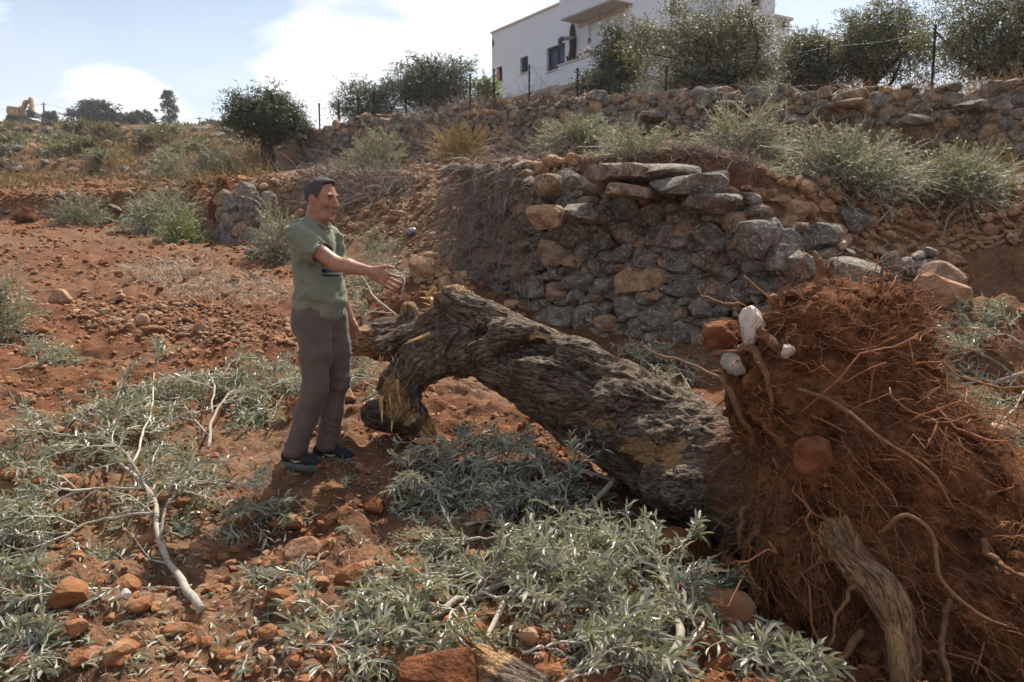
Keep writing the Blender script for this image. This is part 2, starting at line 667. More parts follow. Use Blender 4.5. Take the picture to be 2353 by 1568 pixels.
def make_stone(name, tan=0.35, lichen=0.5, dust=0.2):
    """weathered limestone; tan = share of freshly broken orange stones, dust = red earth on it"""
    m, t, b, o = newmat(name)
    L = t.links.new
    p = geo_pos(t)
    oi = t.nodes.new('ShaderNodeObjectInfo')
    rnd = mth(t, 'FRACT', mth(t, 'ADD', oi.outputs['Random'], attr(t, 'rnd')))
    shift = t.nodes.new('ShaderNodeVectorMath'); shift.operation = 'ADD'
    L(p, shift.inputs[0])
    cb = t.nodes.new('ShaderNodeCombineXYZ'); L(mth(t, 'MULTIPLY', rnd, 37.0), cb.inputs[0])
    L(cb.outputs[0], shift.inputs[1])
    q = shift.outputs[0]
    n1 = noise(t, q, 7, 4, 0.6)
    n2 = noise(t, q, 34, 3, 0.6)
    n3 = noise(t, q, 15, 4, 0.6)
    grey = ramp(t, n1, [(0.3, (0.070, 0.060, 0.050)), (0.5, (0.160, 0.136, 0.112)), (0.72, (0.31, 0.265, 0.215))])
    tanc = ramp(t, n1, [(0.3, (0.22, 0.115, 0.058)), (0.55, (0.40, 0.245, 0.14)), (0.75, (0.52, 0.37, 0.24))])
    k = ramp(t, mth(t, 'ADD', mth(t, 'MULTIPLY', rnd, 0.8), mth(t, 'MULTIPLY', n3, 0.4)),
             [(max(0.02, 0.96 - tan - 0.22), 0.0), (min(0.99, 0.96 - tan + 0.22), 1.0)])
    c = mixc(t, k, grey, tanc)
    if lichen:
        lm = ramp(t, n2, [(0.57, 0.0), (0.63, lichen)])
        c = mixc(t, lm, c, (0.40, 0.375, 0.32))
        dk = ramp(t, noise(t, q, 11, 3, 0.7), [(0.52, 0.0), (0.64, 0.6 * lichen)])
        c = mixc(t, dk, c, (0.050, 0.046, 0.040))
    if dust:
        dm = ramp(t, noise(t, q, 5, 3, 0.6), [(0.45 - 0.2 * dust, 0.0), (0.68 - 0.12 * dust, dust)])
        c = mixc(t, dm, c, (0.25, 0.098, 0.040))
    L(c, b.inputs['Base Color'])
    b.inputs['Roughness'].default_value = 0.92
    b.inputs['Specular IOR Level'].default_value = 0.18
    hh = mth(t, 'MULTIPLY_ADD', n2, 0.4, mth(t, 'MULTIPLY', n3, 0.7))
    bump(t, b, hh, 0.9, 0.03)
    return m


def make_bark(name='olive_bark', cols=((0.016, 0.010, 0.007), (0.088, 0.058, 0.039), (0.215, 0.155, 0.108), (0.38, 0.295, 0.215)), bd=0.06):
    """bark follows the limb: 'grain' is the position in straightened-limb space, 'wood' marks torn places"""
    m, t, b, o = newmat(name)
    L = t.links.new
    g = attr(t, 'grain', True)
    sc = t.nodes.new('ShaderNodeMapping'); sc.vector_type = 'POINT'
    L(g, sc.inputs[0]); sc.inputs['Scale'].default_value = (13.0, 52.0, 52.0)
    n1 = noise(t, sc.outputs[0], 1.0, 4, 0.62, 0.8)
    sc2 = t.nodes.new('ShaderNodeMapping'); L(g, sc2.inputs[0]); sc2.inputs['Scale'].default_value = (42.0, 130.0, 130.0)
    n2 = noise(t, sc2.outputs[0], 1.0, 3, 0.6, 0.4)
    n3 = noise(t, g, 3.0, 4)
    h = mth(t, 'MULTIPLY_ADD', n1, 1.0, mth(t, 'MULTIPLY', n2, 0.5))
    c = ramp(t, h, [(0.55, cols[0]), (0.68, cols[1]), (0.80, cols[2]), (0.95, cols[3])])
    c = mixc(t, ramp(t, n3, [(0.5, 0.0), (0.7, 0.30)]), c, (0.17, 0.095, 0.05))
    w = attr(t, 'wood')
    wm = ramp(t, mth(t, 'ADD', w, mth(t, 'MULTIPLY', mth(t, 'SUBTRACT', n1, 0.5), 0.9)), [(0.45, 0.0), (0.66, 0.95)])
    wc = ramp(t, n2, [(0.3, (0.24, 0.115, 0.045)), (0.5, (0.50, 0.29, 0.13)), (0.7, (0.68, 0.47, 0.26))])
    c = mixc(t, wm, c, wc)
    e = attr(t, 'earth')
    em = ramp(t, mth(t, 'ADD', e, mth(t, 'MULTIPLY', mth(t, 'SUBTRACT', n3, 0.5), 0.8)), [(0.4, 0.0), (0.65, 0.9)])
    c = mixc(t, em, c, ramp(t, n2, [(0.3, (0.09, 0.036, 0.017)), (0.7, (0.24, 0.105, 0.05))]))
    L(c, b.inputs['Base Color'])
    b.inputs['Roughness'].default_value = 0.88
    b.inputs['Specular IOR Level'].default_value = 0.3
    bump(t, b, h, 1.0, bd)
    return m


def make_twig(name, lo, hi, scale=14):
    m, t, b, o = newmat(name)
    p = geo_pos(t)
    n = noise(t, p, scale, 5)
    n2 = noise(t, p, 90, 3)
    c = ramp(t, mth(t, 'MULTIPLY_ADD', attr(t, 'rnd'), 0.35, mth(t, 'MULTIPLY', n, 0.75)), [(0.25, lo), (0.7, hi)])
    t.links.new(c, b.inputs['Base Color'])
    b.inputs['Roughness'].default_value = 0.8
    bump(t, b, n2, 0.5, 0.004)
    return m


def make_leaf(name, stops, rough=0.42, trans=0.25, spec=0.5, tcol=(0.25, 0.30, 0.06)):
    m, t, b, o = newmat(name)
    L = t.links.new
    r = attr(t, 'rnd')
    p = geo_pos(t)
    c = ramp(t, r, stops)
    v = ramp(t, noise(t, p, 2.3, 3), [(0.35, (0.8, 0.8, 0.8)), (0.65, (1.12, 1.12, 1.1))])
    c = mixc(t, 1.0, c, v, 'MULTIPLY')
    L(c, b.inputs['Base Color'])
    b.inputs['Roughness'].default_value = rough
    b.inputs['Specular IOR Level'].default_value = spec
    tr = t.nodes.new('ShaderNodeBsdfTranslucent')
    tr.inputs[0].default_value = (*tcol, 1)
    mx = t.nodes.new('ShaderNodeMixShader')
    mx.inputs[0].default_value = trans
    L(b.outputs[0], mx.inputs[1]); L(tr.outputs[0], mx.inputs[2])
    L(mx.outputs[0], o.inputs[0])
    return m


make_soil()
make_stone('wall_stone', 0.04, 0.95, 0.05)
make_stone('far_wall_stone', 0.10, 0.8, 0.06)
make_stone('rubble_stone', 0.72, 0.25, 0.35)
make_stone('field_stone', 0.8, 0.06, 0.95)
make_stone('cap_stone', 0.02, 0.9, 0.05)
make_bark()
make_bark('root_bark', ((0.05, 0.022, 0.011), (0.15, 0.075, 0.036), (0.31, 0.175, 0.09), (0.46, 0.29, 0.16)), 0.03)
make_twig('twig', (0.25, 0.215, 0.165), (0.55, 0.505, 0.42))
make_twig('branch_bark', (0.15, 0.125, 0.093), (0.43, 0.385, 0.31), 40)
make_twig('tree_bark', (0.030, 0.024, 0.019), (0.115, 0.095, 0.075), 9)
make_twig('root', (0.080, 0.028, 0.012), (0.34, 0.145, 0.060), 26)
make_twig('thick_root', (0.075, 0.032, 0.015), (0.25, 0.125, 0.058), 30)
make_twig('dry_grass', (0.20, 0.115, 0.045), (0.48, 0.32, 0.14), 3)
make_twig('dry_brush', (0.115, 0.085, 0.066), (0.29, 0.225, 0.175), 3)
make_twig('pale_straw', (0.36, 0.29, 0.20), (0.62, 0.53, 0.40), 3)
make_leaf('olive_leaf', [(0.0, (0.075, 0.086, 0.046)), (0.22, (0.17, 0.18, 0.112)), (0.45, (0.30, 0.305, 0.225)), (0.72, (0.44, 0.435, 0.345)), (1.0, (0.58, 0.56, 0.47))], 0.40, 0.22, 0.6, (0.34, 0.33, 0.14))
make_leaf('dusty_olive_leaf', [(0.0, (0.06, 0.07, 0.036)), (0.35, (0.14, 0.15, 0.088)), (0.65, (0.26, 0.265, 0.185)), (1.0, (0.46, 0.45, 0.36))], 0.6, 0.22, 0.3, (0.30, 0.30, 0.12))
make_leaf('tree_leaf', [(0.0, (0.042, 0.048, 0.026)), (0.45, (0.105, 0.108, 0.060)), (0.75, (0.20, 0.195, 0.125)), (1.0, (0.42, 0.40, 0.28))], 0.5, 0.22, 0.3, (0.22, 0.215, 0.08))
make_leaf('dark_tree_leaf', [(0.0, (0.026, 0.034, 0.019)), (0.6, (0.070, 0.082, 0.047)), (1.0, (0.17, 0.175, 0.115))], 0.55, 0.15, 0.25, (0.10, 0.12, 0.04))
make_leaf('green_leaf', [(0.0, (0.07, 0.095, 0.025)), (0.6, (0.14, 0.165, 0.05)), (1.0, (0.26, 0.28, 0.11))], 0.5, 0.3, 0.4, (0.24, 0.30, 0.06))
make_leaf('pine_leaf', [(0.0, (0.020, 0.036, 0.024)), (1.0, (0.070, 0.095, 0.060))], 0.6, 0.1, 0.3, (0.06, 0.1, 0.03))
make_leaf('scrub_leaf', [(0.0, (0.05, 0.06, 0.03)), (0.45, (0.10, 0.105, 0.055)), (0.7, (0.22, 0.16, 0.085)), (1.0, (0.36, 0.25, 0.13))], 0.7, 0.2, 0.2, (0.2, 0.18, 0.06))
simple('fresh_wood', (0.55, 0.33, 0.14), 0.8, 0.35, 20, bmp=0.01)
simple('rotten_wood', (0.22, 0.105, 0.042), 0.85, 0.5, 14, bmp=0.02)
simple('white_limestone', (0.62, 0.58, 0.53), 0.9, 0.15, 8, bmp=0.008)
simple('red_clod', (0.17, 0.066, 0.030), 0.95, 0.5, 11, 0.1, bmp=0.03)
simple('earthy_limestone', (0.50, 0.43, 0.36), 0.95, 0.45, 7, 0.1, bmp=0.02)


# ------------------------------------------------------------------ the lie of the land
def xw(vx, Y):
    return (vx - 1176.5) / FV * Y / 0.985


PL_Y = np.array([0, 2.5, 3.85, 4.75, 6.2, 7.8, 10.5, 15, 19, 25, 30, 42, 60, 85, 110, 150, 185, 260, 600, 1500])
PL_Z = np.array([0, 0, 0.0, .16, .27, .36, .64, 1.17, 1.6, 2.2, 2.7, 4.3, 7.3, 12.2, 15.8, 21.6, 23.2, 21, 10, 0])
PR_Z = np.array([0, 0, 0.0, .16, .27, .36, .64, 1.25, 1.75, 2.6, 2.9, 3.5, 4.6, 5.0, 5.2, 5.5, 5.5, 5, 2, 0])

# lower terrace edge (dry stone wall on the right, crumbling into a bank to the left)
A_KEY = [(60.0, 5.0, 1.6, 2.2)] + [(xw(v, y), y, st, wd) for v, y, st, wd in (
    (2700, 7.0, 1.55, 2.3), (2250, 7.4, 1.6, 2.3), (2050, 7.55, 1.6, 1.9), (1900, 7.75, 1.65, 1.3), (1780, 7.95, 1.70, 0.7),
    (1660, 8.2, 1.93, 0.30), (1580, 8.3, 1.98, 0.30), (1300, 9.0, 1.82, 0.30), (1080, 10.0, 1.55, 0.35), (990, 11.0, 1.45, 1.3), (900, 12.0, 1.35, 2.2),
    (750, 14.5, 1.35, 2.6), (620, 17.2, 1.35, 1.6), (500, 18.6, 1.2, 0.9), (380, 21.5, .9, 1.6), (200, 24, .75, 1.0), (0, 26, .6, 1.0), (-500, 33, .5, 1.5))] + [(-90.0, 60.0, .5, 2)]
B_KEY = [(60.0, 8.0, 1.0, .5)] + [(xw(v, y), y, st, wd) for v, y, st, wd in (
    (2700, 12.2, 1.15, .3), (2353, 13.3, 1.15, .3), (1900, 15.5, 1.15, .3), (1500, 18, 1.1, .3), (1100, 21, 1.35, .3), (900, 24, 1.35, .35),
    (700, 27, 1.3, .4), (560, 30, .7, 1), (300, 36, .6, 1.4), (0, 40, .6, 1.4))] + [(-90.0, 70.0, .5, 2)]


class Edge:
    def __init__(self, key):
        k = np.array(key, float)
        self.P = k[:, :2]; self.st = k[:, 2]; self.wd = k[:, 3]
        self.vx = 1176.5 + self.P[:, 0] / self.P[:, 1] * 0.985 * FV
        self.cum = np.r_[0, np.cumsum(np.linalg.norm(np.diff(self.P, axis=0), axis=1))]

    def near(self, x, y):
        q = np.stack([x, y], -1)
        best = np.full(x.shape, 1e9); sg = np.ones(x.shape); S = np.zeros(x.shape)
        for i in range(len(self.P) - 1):
            a = self.P[i]; d = self.P[i + 1] - a
            L2 = d @ d
            t = np.clip(((q - a) @ d) / L2, 0, 1)
            r = q - a - t[..., None] * d
            ds = np.linalg.norm(r, axis=-1)
            m = ds < best
            side = np.where((q - a) @ np.array([d[1], -d[0]]) > 0, 1.0, -1.0)
            best = np.where(m, ds, best); sg = np.where(m, side, sg)
            S = np.where(m, self.cum[i] + t * math.sqrt(L2), S)
        return best * sg, S

    def pos(self, s):
        return np.stack([np.interp(s, self.cum, self.P[:, 0]), np.interp(s, self.cum, self.P[:, 1])], -1)

    def normal(self, s):
        d = self.pos(np.asarray(s) + 0.15) - self.pos(np.asarray(s) - 0.15)
        d = nrm(d)
        return np.stack([-d[..., 1], d[..., 0]], -1)      # towards the camera side

    def s_of_vx(self, vx):
        ss = np.linspace(self.cum[1], self.cum[-2], 4000)
        p = self.pos(ss)
        v = 1176.5 + p[:, 0] / p[:, 1] * 0.985 * FV
        return ss[np.argmin(np.abs(v - vx))]


EA = Edge(A_KEY)
EB = Edge(B_KEY)
ROOT_C = at(2080, 1130, 3.3)


def H0(x, y):
    """smooth lie of the land"""
    x = np.asarray(x, float); y = np.asarray(y, float)
    yy = np.maximum(y, 0.3)
    vx = 1176.5 + x / yy * 0.985 * FV
    wr = sstep(540, 880, vx)
    # the crest falls away a little to the right of the far hill
    zl = np.interp(y, PL_Y, PL_Z) * (1 - 0.00022 * np.clip(vx, 0, 700) * sstep(40, 120, y))
    z = zl * (1 - wr) + np.interp(y, PL_Y, PR_Z) * wr
    for E in (EA, EB):
        d, s = E.near(x, y)
        st = np.interp(-vx, -E.vx, E.st); wd = np.interp(s, E.cum, E.wd)
        z = z + st * sstep(0.02, 1.0, (d - 0.04) / wd)
    # old terrace lips up the far slope
    far = sstep(34, 46, y) * (1 - wr)
    ph = (y + 0.10 * x + 2.2 * fbm(p2(x, y, 0.05), 2, 5)) / 10.5
    z = z + far * 0.8 * (sstep(0.0, 0.16, ph - np.floor(ph)) - (ph - np.floor(ph)))
    return z


def bumpz(x, y):
    p = p2(x, y)
    r = np.hypot(x, y)
    near = 1 - sstep(14, 30, r)
    a = 0.055 * fbm(p * 1.1, 3, 11) + near * (0.065 * (1 - 2 * np.abs(fbm(p * 3.1, 3, 12))) + 0.05 * fbm(p * 7.5, 3, 13) + 0.034 * np.maximum(fbm(p * 19, 2, 14), -.1))
    rough = sstep(7, 12, r)
    a = a + rough * (0.12 * fbm(p * 0.7, 4, 15) + 0.07 * fbm(p * 3.3, 3, 16) + 0.10 * (.5 - np.abs(fbm(p * 1.5, 2, 18))) * sstep(9, 14, r))
    a = a + sstep(25, 60, r) * 0.32 * fbm(p * 0.22, 4, 17)
    return a


MOUNDS = [(xw(600, 7.6), 7.6, 0.55, 0.17), (xw(470, 8.4), 8.4, 0.8, 0.12), (xw(140, 5.2), 5.2, 0.6, 0.11), (xw(330, 5.6), 5.6, 0.45, 0.10),
          (xw(640, 4.0), 4.0, 0.22, -0.12), (xw(560, 3.55), 3.55, 0.25, -0.10), (xw(1010, 3.7), 3.7, 0.3, -0.06),
          (xw(2000, 3.2), 3.2, 0.75, -0.16), (xw(1450, 2.7), 2.7, 0.4, 0.08), (xw(60, 3.0), 3.0, 0.4, 0.05), (xw(860, 5.4), 5.4, .35, .07),
          (xw(1050, 9.4), 9.4, 0.8, 0.45), (xw(960, 9.3), 9.3, 0.6, 0.25), (xw(2330, 6.6), 6.6, 0.7, 0.55), (xw(2150, 6.8), 6.8, 0.6, 0.3)]


def H(x, y):
    x = np.asarray(x, float); y = np.asarray(y, float)
    z = H0(x, y) + bumpz(x, y)
    for mx, my, mr, mh in MOUNDS:
        z = z + mh * np.exp(-((x - mx) ** 2 + (y - my) ** 2) / (mr * mr))
    return z


def h1(x, y):
    return float(H(np.array([x]), np.array([y]))[0])


def gnd(vx, Y):
    x = xw(vx, Y)
    return np.array([x, Y, h1(x, Y)])


_GY = np.geomspace(1.5, 190, 620)
_GA = np.linspace(-.95, .95, 520)
_GX = _GA[:, None] * _GY[None]
_GH = H(_GX.ravel(), np.broadcast_to(_GY, _GX.shape).ravel()).reshape(_GX.shape)


def ray_hit(ax, az, dz=0.0, y0=0.0):
    """index into _GY where lines of sight (slopes ax, az) come down to dz above the ground"""
    i = np.clip(np.rint((np.asarray(ax) + .95) / 1.9 * 519).astype(int), 0, 519)
    Z = CAMZ + np.asarray(az)[:, None] * _GY
    hit = (Z <= _GH[i] + dz) & (_GY >= y0)[None]
    k = np.argmax(hit, 1)
    k[~hit.any(1)] = len(_GY) - 1
    return k


def gat(vx, vy, y0=1.5, dz=0.0):
    """where the line of sight through a point of the picture meets the ground"""
    u = (vx - 1176.5) / FV; v = (784.0 - vy) / FV
    d = np.array([u, math.cos(PITCH) + v * math.sin(PITCH), -math.sin(PITCH) + v * math.cos(PITCH)])
    k = ray_hit([d[0] / d[1]], [d[2] / d[1]], dz, y0)[0]
    Y = _GY[k]
    if dz:
        return np.array([d[0] / d[1] * Y, Y, CAMZ + d[2] / d[1] * Y])
    return np.array([d[0] / d[1] * Y, Y, h1(d[0] / d[1] * Y, Y)])


def build_ground():
    a_in = np.linspace(-R(41), R(41), 410)
    a_out = np.linspace(R(41), 2 * math.pi - R(41), 36)[1:-1]
    ang = np.r_[a_in, a_out]
    rad = np.r_[0.02, np.geomspace(0.7, 2.0, 30)[:-1], np.geomspace(2.0, 11, 430)[:-1], np.geomspace(11, 700, 290)]
    Rg, Ag = np.meshgrid(rad, ang, indexing='ij')
    x = Rg * np.sin(Ag); y = Rg * np.cos(Ag)
    z = H(x, y)
    V = np.stack([x, y, z], -1).reshape(-1, 3)
    nr, na = Rg.shape
    idx = np.arange(nr * na).reshape(nr, na)
    a = idx[:-1]; b = idx[1:]
    F = np.stack([a, b, np.roll(b, -1, 1), np.roll(a, -1, 1)], -1).reshape(-1, 4)[:, ::-1]
    xf, yf = x.ravel(), y.ravel()
    vx = 1176.5 + xf / np.maximum(yf, .3) * .985 * FV
    r = np.hypot(xf, yf)
    dA, _ = EA.near(xf, yf)
    straw = 0.9 * sstep(0.2, 1.0, dA) * sstep(8, 9, r) + 0.5 * sstep(11, 16, r) * (1 - sstep(0.2, 1, dA)) * sstep(-.2, .4, fbm(p2(xf, yf, .35), 3, 21))
    straw = straw + 0.55 * sstep(-.05, .45, fbm(p2(xf, yf, .8), 3, 22)) * (1 - sstep(8, 9, r))
    straw = straw * np.where(yf > 0, 1, .5) * (1 - .7 * sstep(19, 26, r) * (1 - sstep(560, 700, vx)))
    straw *= 1 - 0.6 * sstep(1850, 2000, vx) * (1 - sstep(9.6, 10.6, yf))
    green = sstep(48, 95, r) * (0.55 + 0.5 * sstep(100, 140, r)) * (1 - sstep(500, 700, vx))
    o = obj('ground', V, F, MATS['soil'], None, True, {'straw': straw, 'green': green}, kind='structure')
    return o


ground = build_ground()


# ------------------------------------------------------------------ stones
def ico(sub):
    import bmesh
    bm = bmesh.new()
    bmesh.ops.create_icosphere(bm, subdivisions=sub, radius=1)
    V = np.array([v.co[:] for v in bm.verts]); F = np.array([[v.index for v in f.verts] for f in bm.faces])
    bm.free()
    return V, F


ICO = {s: ico(s) for s in (1, 2, 3)}


def rock(seed, sub=2, planes=11, boxy=0.0, rough=0.05):
    rg = np.random.default_rng(seed)
    V, F = ICO[sub]
    V = V.copy()
    if boxy:
        m = np.abs(V).max(1, keepdims=True)
        V = V * (1 - boxy) + (V / m) * boxy * 0.86
    for i in range(planes):
        n = nrm(rg.normal(size=3)); d = rg.uniform(0.55, 0.86)
        e = V @ n - d
        V = V - np.maximum(e, 0)[:, None] * n * 0.96
    V = V * (1 + rough * fbm(V * 2.6 + seed * 7.1, 3, seed)[:, None])
    V -= (V.max(0) + V.min(0)) / 2
    V /= (V.max(0) - V.min(0)) / 2
    return V, F


ROCKS = [rock(100 + i, 2, 9 + i % 5, 0.25 if i % 3 == 0 else 0.0) for i in range(16)]
PEBBLES = [rock(200 + i, 1, 6, 0.0, 0.02) for i in range(8)]


def rock_mesh(i, mat):
    key = ('rock', i % 16, mat)
    if key not in MATS:
        V, F = ROCKS[i % 16]
        MATS[key] = mesh_data('stone', V, F, MATS[mat], False)
    return MATS[key]


def euler_R(e):
    cx, cy, cz = np.cos(e).T; sx, sy, sz = np.sin(e).T
    M = np.empty((len(e), 3, 3))
    M[:, 0, 0] = cz * cy; M[:, 0, 1] = cz * sy * sx - sz * cx; M[:, 0, 2] = cz * sy * cx + sz * sx
    M[:, 1, 0] = sz * cy; M[:, 1, 1] = sz * sy * sx + cz * cx; M[:, 1, 2] = sz * sy * cx - cz * sx
    M[:, 2, 0] = -sy; M[:, 2, 1] = cy * sx; M[:, 2, 2] = cy * cx
    return M


def rock_mass(rg, pos, size, lib):
    """many small stones as one mesh"""
    n = len(pos)
    e = rg.uniform(-1, 1, (n, 3)) * np.array([0.5, 0.5, math.pi])
    M = euler_R(e)
    sc = size[:, None] * rg.uniform(0.6, 1.25, (n, 3)) * np.array([1.15, 1.0, 0.68])
    which = rg.integers(0, len(lib), n)
    out = MB()
    for w in range(len(lib)):
        k = np.where(which == w)[0]
        if not len(k):
            continue
        V, F = lib[w]
        W = np.einsum('bij,vj,bj->bvi', M[k], V, sc[k]) if False else np.einsum('bij,bvj->bvi', M[k], V[None] * sc[k][:, None, :])
        W = W + pos[k][:, None, :]
        nv = len(V)
        FF = (F[None] + (np.arange(len(k)) * nv)[:, None, None]).reshape(-1, 3)
        out.add(W.reshape(-1, 3), FF, np.repeat(rg.uniform(0, 1, len(k)), nv))
    return out


def clip_poly(poly, nx, ny, d):
    out = []
    n = len(poly)
    for i in range(n):
        a = poly[i]; b = poly[(i + 1) % n]
        da = a[0] * nx + a[1] * ny - d; db = b[0] * nx + b[1] * ny - d
        if da <= 0:
            out.append(a)
        if (da < 0 < db) or (db < 0 < da):
            t = da / (da - db)
            out.append((a[0] + (b[0] - a[0]) * t, a[1] + (b[1] - a[1]) * t))
    return out


def stone_cells(rg, width, top, r_small, r_big, big_share=0.2, stretch=1.35):
    """pack irregular stones into a wall face (0..width, 0..top(s)); returns polygons, big ones first placed"""
    pts = []; rad = []
    tm = max(top(s) for s in np.linspace(0, width, 60))
    grid = {}
    cell = r_big * 2.2

    def ok(s, t, r):
        ci, cj = int(s / cell), int(t / cell)
        for i in range(ci - 2, ci + 3):
            for j in range(cj - 2, cj + 3):
                for q in grid.get((i, j), ()):
                    ds = (pts[q][0] - s) / stretch; dt = pts[q][1] - t
                    if ds * ds + dt * dt < ((r + rad[q]) * 0.82) ** 2:
                        return False
        return True

    area = width * tm
    for phase, (r0, r1, tries) in enumerate(((r_big * .75, r_big, int(area / (r_big ** 2) * 2.2 * big_share * 4)), ((r_small + r_big) * .4, (r_small + r_big) * .58, int(area / r_small ** 2 * 2.5)), (r_small * .8, r_small * 1.15, int(area / r_small ** 2 * 5)))):
        for _ in range(tries):
            s = rg.uniform(-.3, width + .3); t = rg.uniform(-.3, tm + .35)
            r = rg.uniform(r0, r1)
            if ok(s, t, r):
                grid.setdefault((int(s / cell), int(t / cell)), []).append(len(pts))
                pts.append((s, t)); rad.append(r)
    P = np.array(pts); Rr = np.array(rad)
    res = []
    for i in range(len(P)):
        s, t = P[i]
        if not (0 <= s <= width and -0.05 <= t <= top(s) - 0.3 * Rr[i]):
            continue
        ds = (P[:, 0] - s) / stretch; dt = P[:, 1] - t
        d2 = ds * ds + dt * dt
        nb = np.argsort(d2)[1:22]
        m = Rr[i] * 2.4
        poly = [(-m, -m), (m, -m), (m, m), (-m, m)]
        for j in nb:
            w = (d2[j] + Rr[i] ** 2 - Rr[j] ** 2) / 2
            poly = clip_poly(poly, ds[j], dt[j], w)
            if len(poly) < 3:
                break
        if len(poly) >= 3:
            res.append((s, t, Rr[i], np.array(poly) * np.array([stretch, 1.0])))
    return res


WALL_ROCKS = [rock(900 + i, 2, 8 + i % 5, .30 + .05 * (i % 6), .06) for i in range(20)]


def wall_rock_mesh(i, mat):
    key = ('wall_rock', i, mat)
    if key not in MATS:
        V, F = WALL_ROCKS[i]
        MATS[key] = mesh_data('stone', V, F, MATS[mat], False)
    return MATS[key]


def build_wall(name, label, E, vx_from, vx_to, top_fn, mat, seed, r_small, r_big, batter, max_parts, big_share=0.2, zbase=-0.12):
    """top_fn(fraction) -> height of the wall top above its foot"""
    rg = np.random.default_rng(seed)
    s0, s1 = E.s_of_vx(vx_from), E.s_of_vx(vx_to)
    W = s1 - s0
    pm = E.pos(np.array([(s0 + s1) / 2]))[0]
    root = empty(name, (pm[0], pm[1], h1(pm[0] - .2, pm[1] - .4)))
    tag(root, label, 'wall')
    cells = stone_cells(rg, W, lambda s: top_fn(s / W), r_small, r_big, big_share)
    ss = np.linspace(-.5, W + .5, 200)
    pp = E.pos(s0 + ss); nn = E.normal(s0 + ss)
    foot = H(pp[:, 0] + nn[:, 0] * .25, pp[:, 1] + nn[:, 1] * .25)
    k = np.ones(15) / 15
    foot = np.convolve(np.pad(foot, 7, 'edge'), k, 'valid')
    cells.sort(key=lambda c: -c[2])
    rest = MB()
    rp = []; rs = []; rr = []
    for ci, (s, t, r, poly) in enumerate(cells):
        ext = poly.max(0) - poly.min(0)
        cen = (poly.max(0) + poly.min(0)) / 2
        sc = s0 + s + cen[0]
        p = E.pos(np.array([sc]))[0]; n = E.normal(np.array([sc]))[0]
        zf = np.interp(s, ss, foot) + zbase
        tz = t + cen[1]
        o = 0.02 - batter * tz + 0.05 * math.sin(s * 1.7) + rg.normal(0, .018)
        loc = np.array([*(p + n * o), zf + tz])
        size = np.array([ext[0] * .56, rg.uniform(.10, .17), ext[1] * .57]) * rg.uniform(.94, 1.1, 3)
        ang = math.atan2(n[1], n[0]) + math.pi / 2
        rot = (rg.normal(0, .12), rg.normal(0, .22), ang + rg.normal(0, .12) + (math.pi if rg.uniform() < .5 else 0))
        if ci < max_parts:
            inst('stone', wall_rock_mesh(int(rg.integers(20)), mat), root, loc, rot, size)
        else:
            rp.append(loc); rs.append(size); rr.append(rot)
    if rp:
        rp = np.array(rp); rs = np.array(rs); M = euler_R(np.array(rr))
        which = rg.integers(0, 20, len(rp))
        for i in range(len(rp)):
            V, F = WALL_ROCKS[which[i]]
            rest.add((V * rs[i]) @ M[i].T + rp[i], F, rg.uniform(0, 1))
        rest.build('small_stones', MATS[mat], root, False, 'stuff')
    return root, len(cells)


def topA(f):
    # f from 0 (right end, behind the root plate) to 1 (left end)
    return float(np.interp(f, [0, .12, .2, .28, .34, .40, .55, .8, 1], [0.8, 1.15, 1.3, 1.52, 1.83, 1.88, 1.9, 1.7, 1.5]) + 0.05 * math.sin(f * 40))


wallA, nA = build_wall('dry_stone_wall', 'lower dry stone terrace wall of dark lichened stones behind the fallen trunk', EA, 2130, 1060, topA, 'wall_stone', 5, 0.046, 0.145, 0.13, 300, 0.16)


def topB(f):
    return float(np.interp(f, [0, .3, .5, .75, 1], [1.65, 1.4, 1.35, 1.55, 1.4]) + 0.06 * math.sin(f * 60))


wallB, nB = build_wall('dry_stone_wall', 'long upper dry stone wall running below the white house and fence posts', EB, 2480, 700, topB, 'far_wall_stone', 6, 0.062, 0.145, 0.08, 300, 0.14)
print('wall stones', nA, nB)
wallC, nC = build_wall('dry_stone_wall', 'short broken stub of stone wall at the left of the bank beside uprooted stump', EA, 625, 500, lambda f: 1.3 - 0.3 * abs(f - .4), 'wall_stone', 8, 0.11, 0.22, 0.16, 120, 0.25)


def cap_stone(vx0, vy0, vx1, vy1, Y, depth, seed, parent, mat='cap_stone', tilt=0.0, boxy=0.62):
    V, F = rock(seed, 3, 9, boxy, 0.035)
    c = (at(vx0, vy0, Y) + at(vx1, vy1, Y)) / 2
    w = abs(at(vx1, vy1, Y)[0] - at(vx0, vy0, Y)[0]) / 2
    h = abs(at(vx1, vy1, Y)[2] - at(vx0, vy0, Y)[2]) / 2
    W = V * np.array([w, depth / 2, h])
    ca, sa = math.cos(tilt), math.sin(tilt)
    W = np.c_[W[:, 0] * ca - W[:, 2] * sa, W[:, 1], W[:, 0] * sa + W[:, 2] * ca]
    a = R(12)
    W = np.c_[W[:, 0] * math.cos(a) + W[:, 1] * math.sin(a), -W[:, 0] * math.sin(a) + W[:, 1] * math.cos(a), W[:, 2]] + c
    return obj('cap_stone', W, F, MATS[mat], parent, False, {'rnd': np.full(len(W), (seed * 0.377) % 1)})


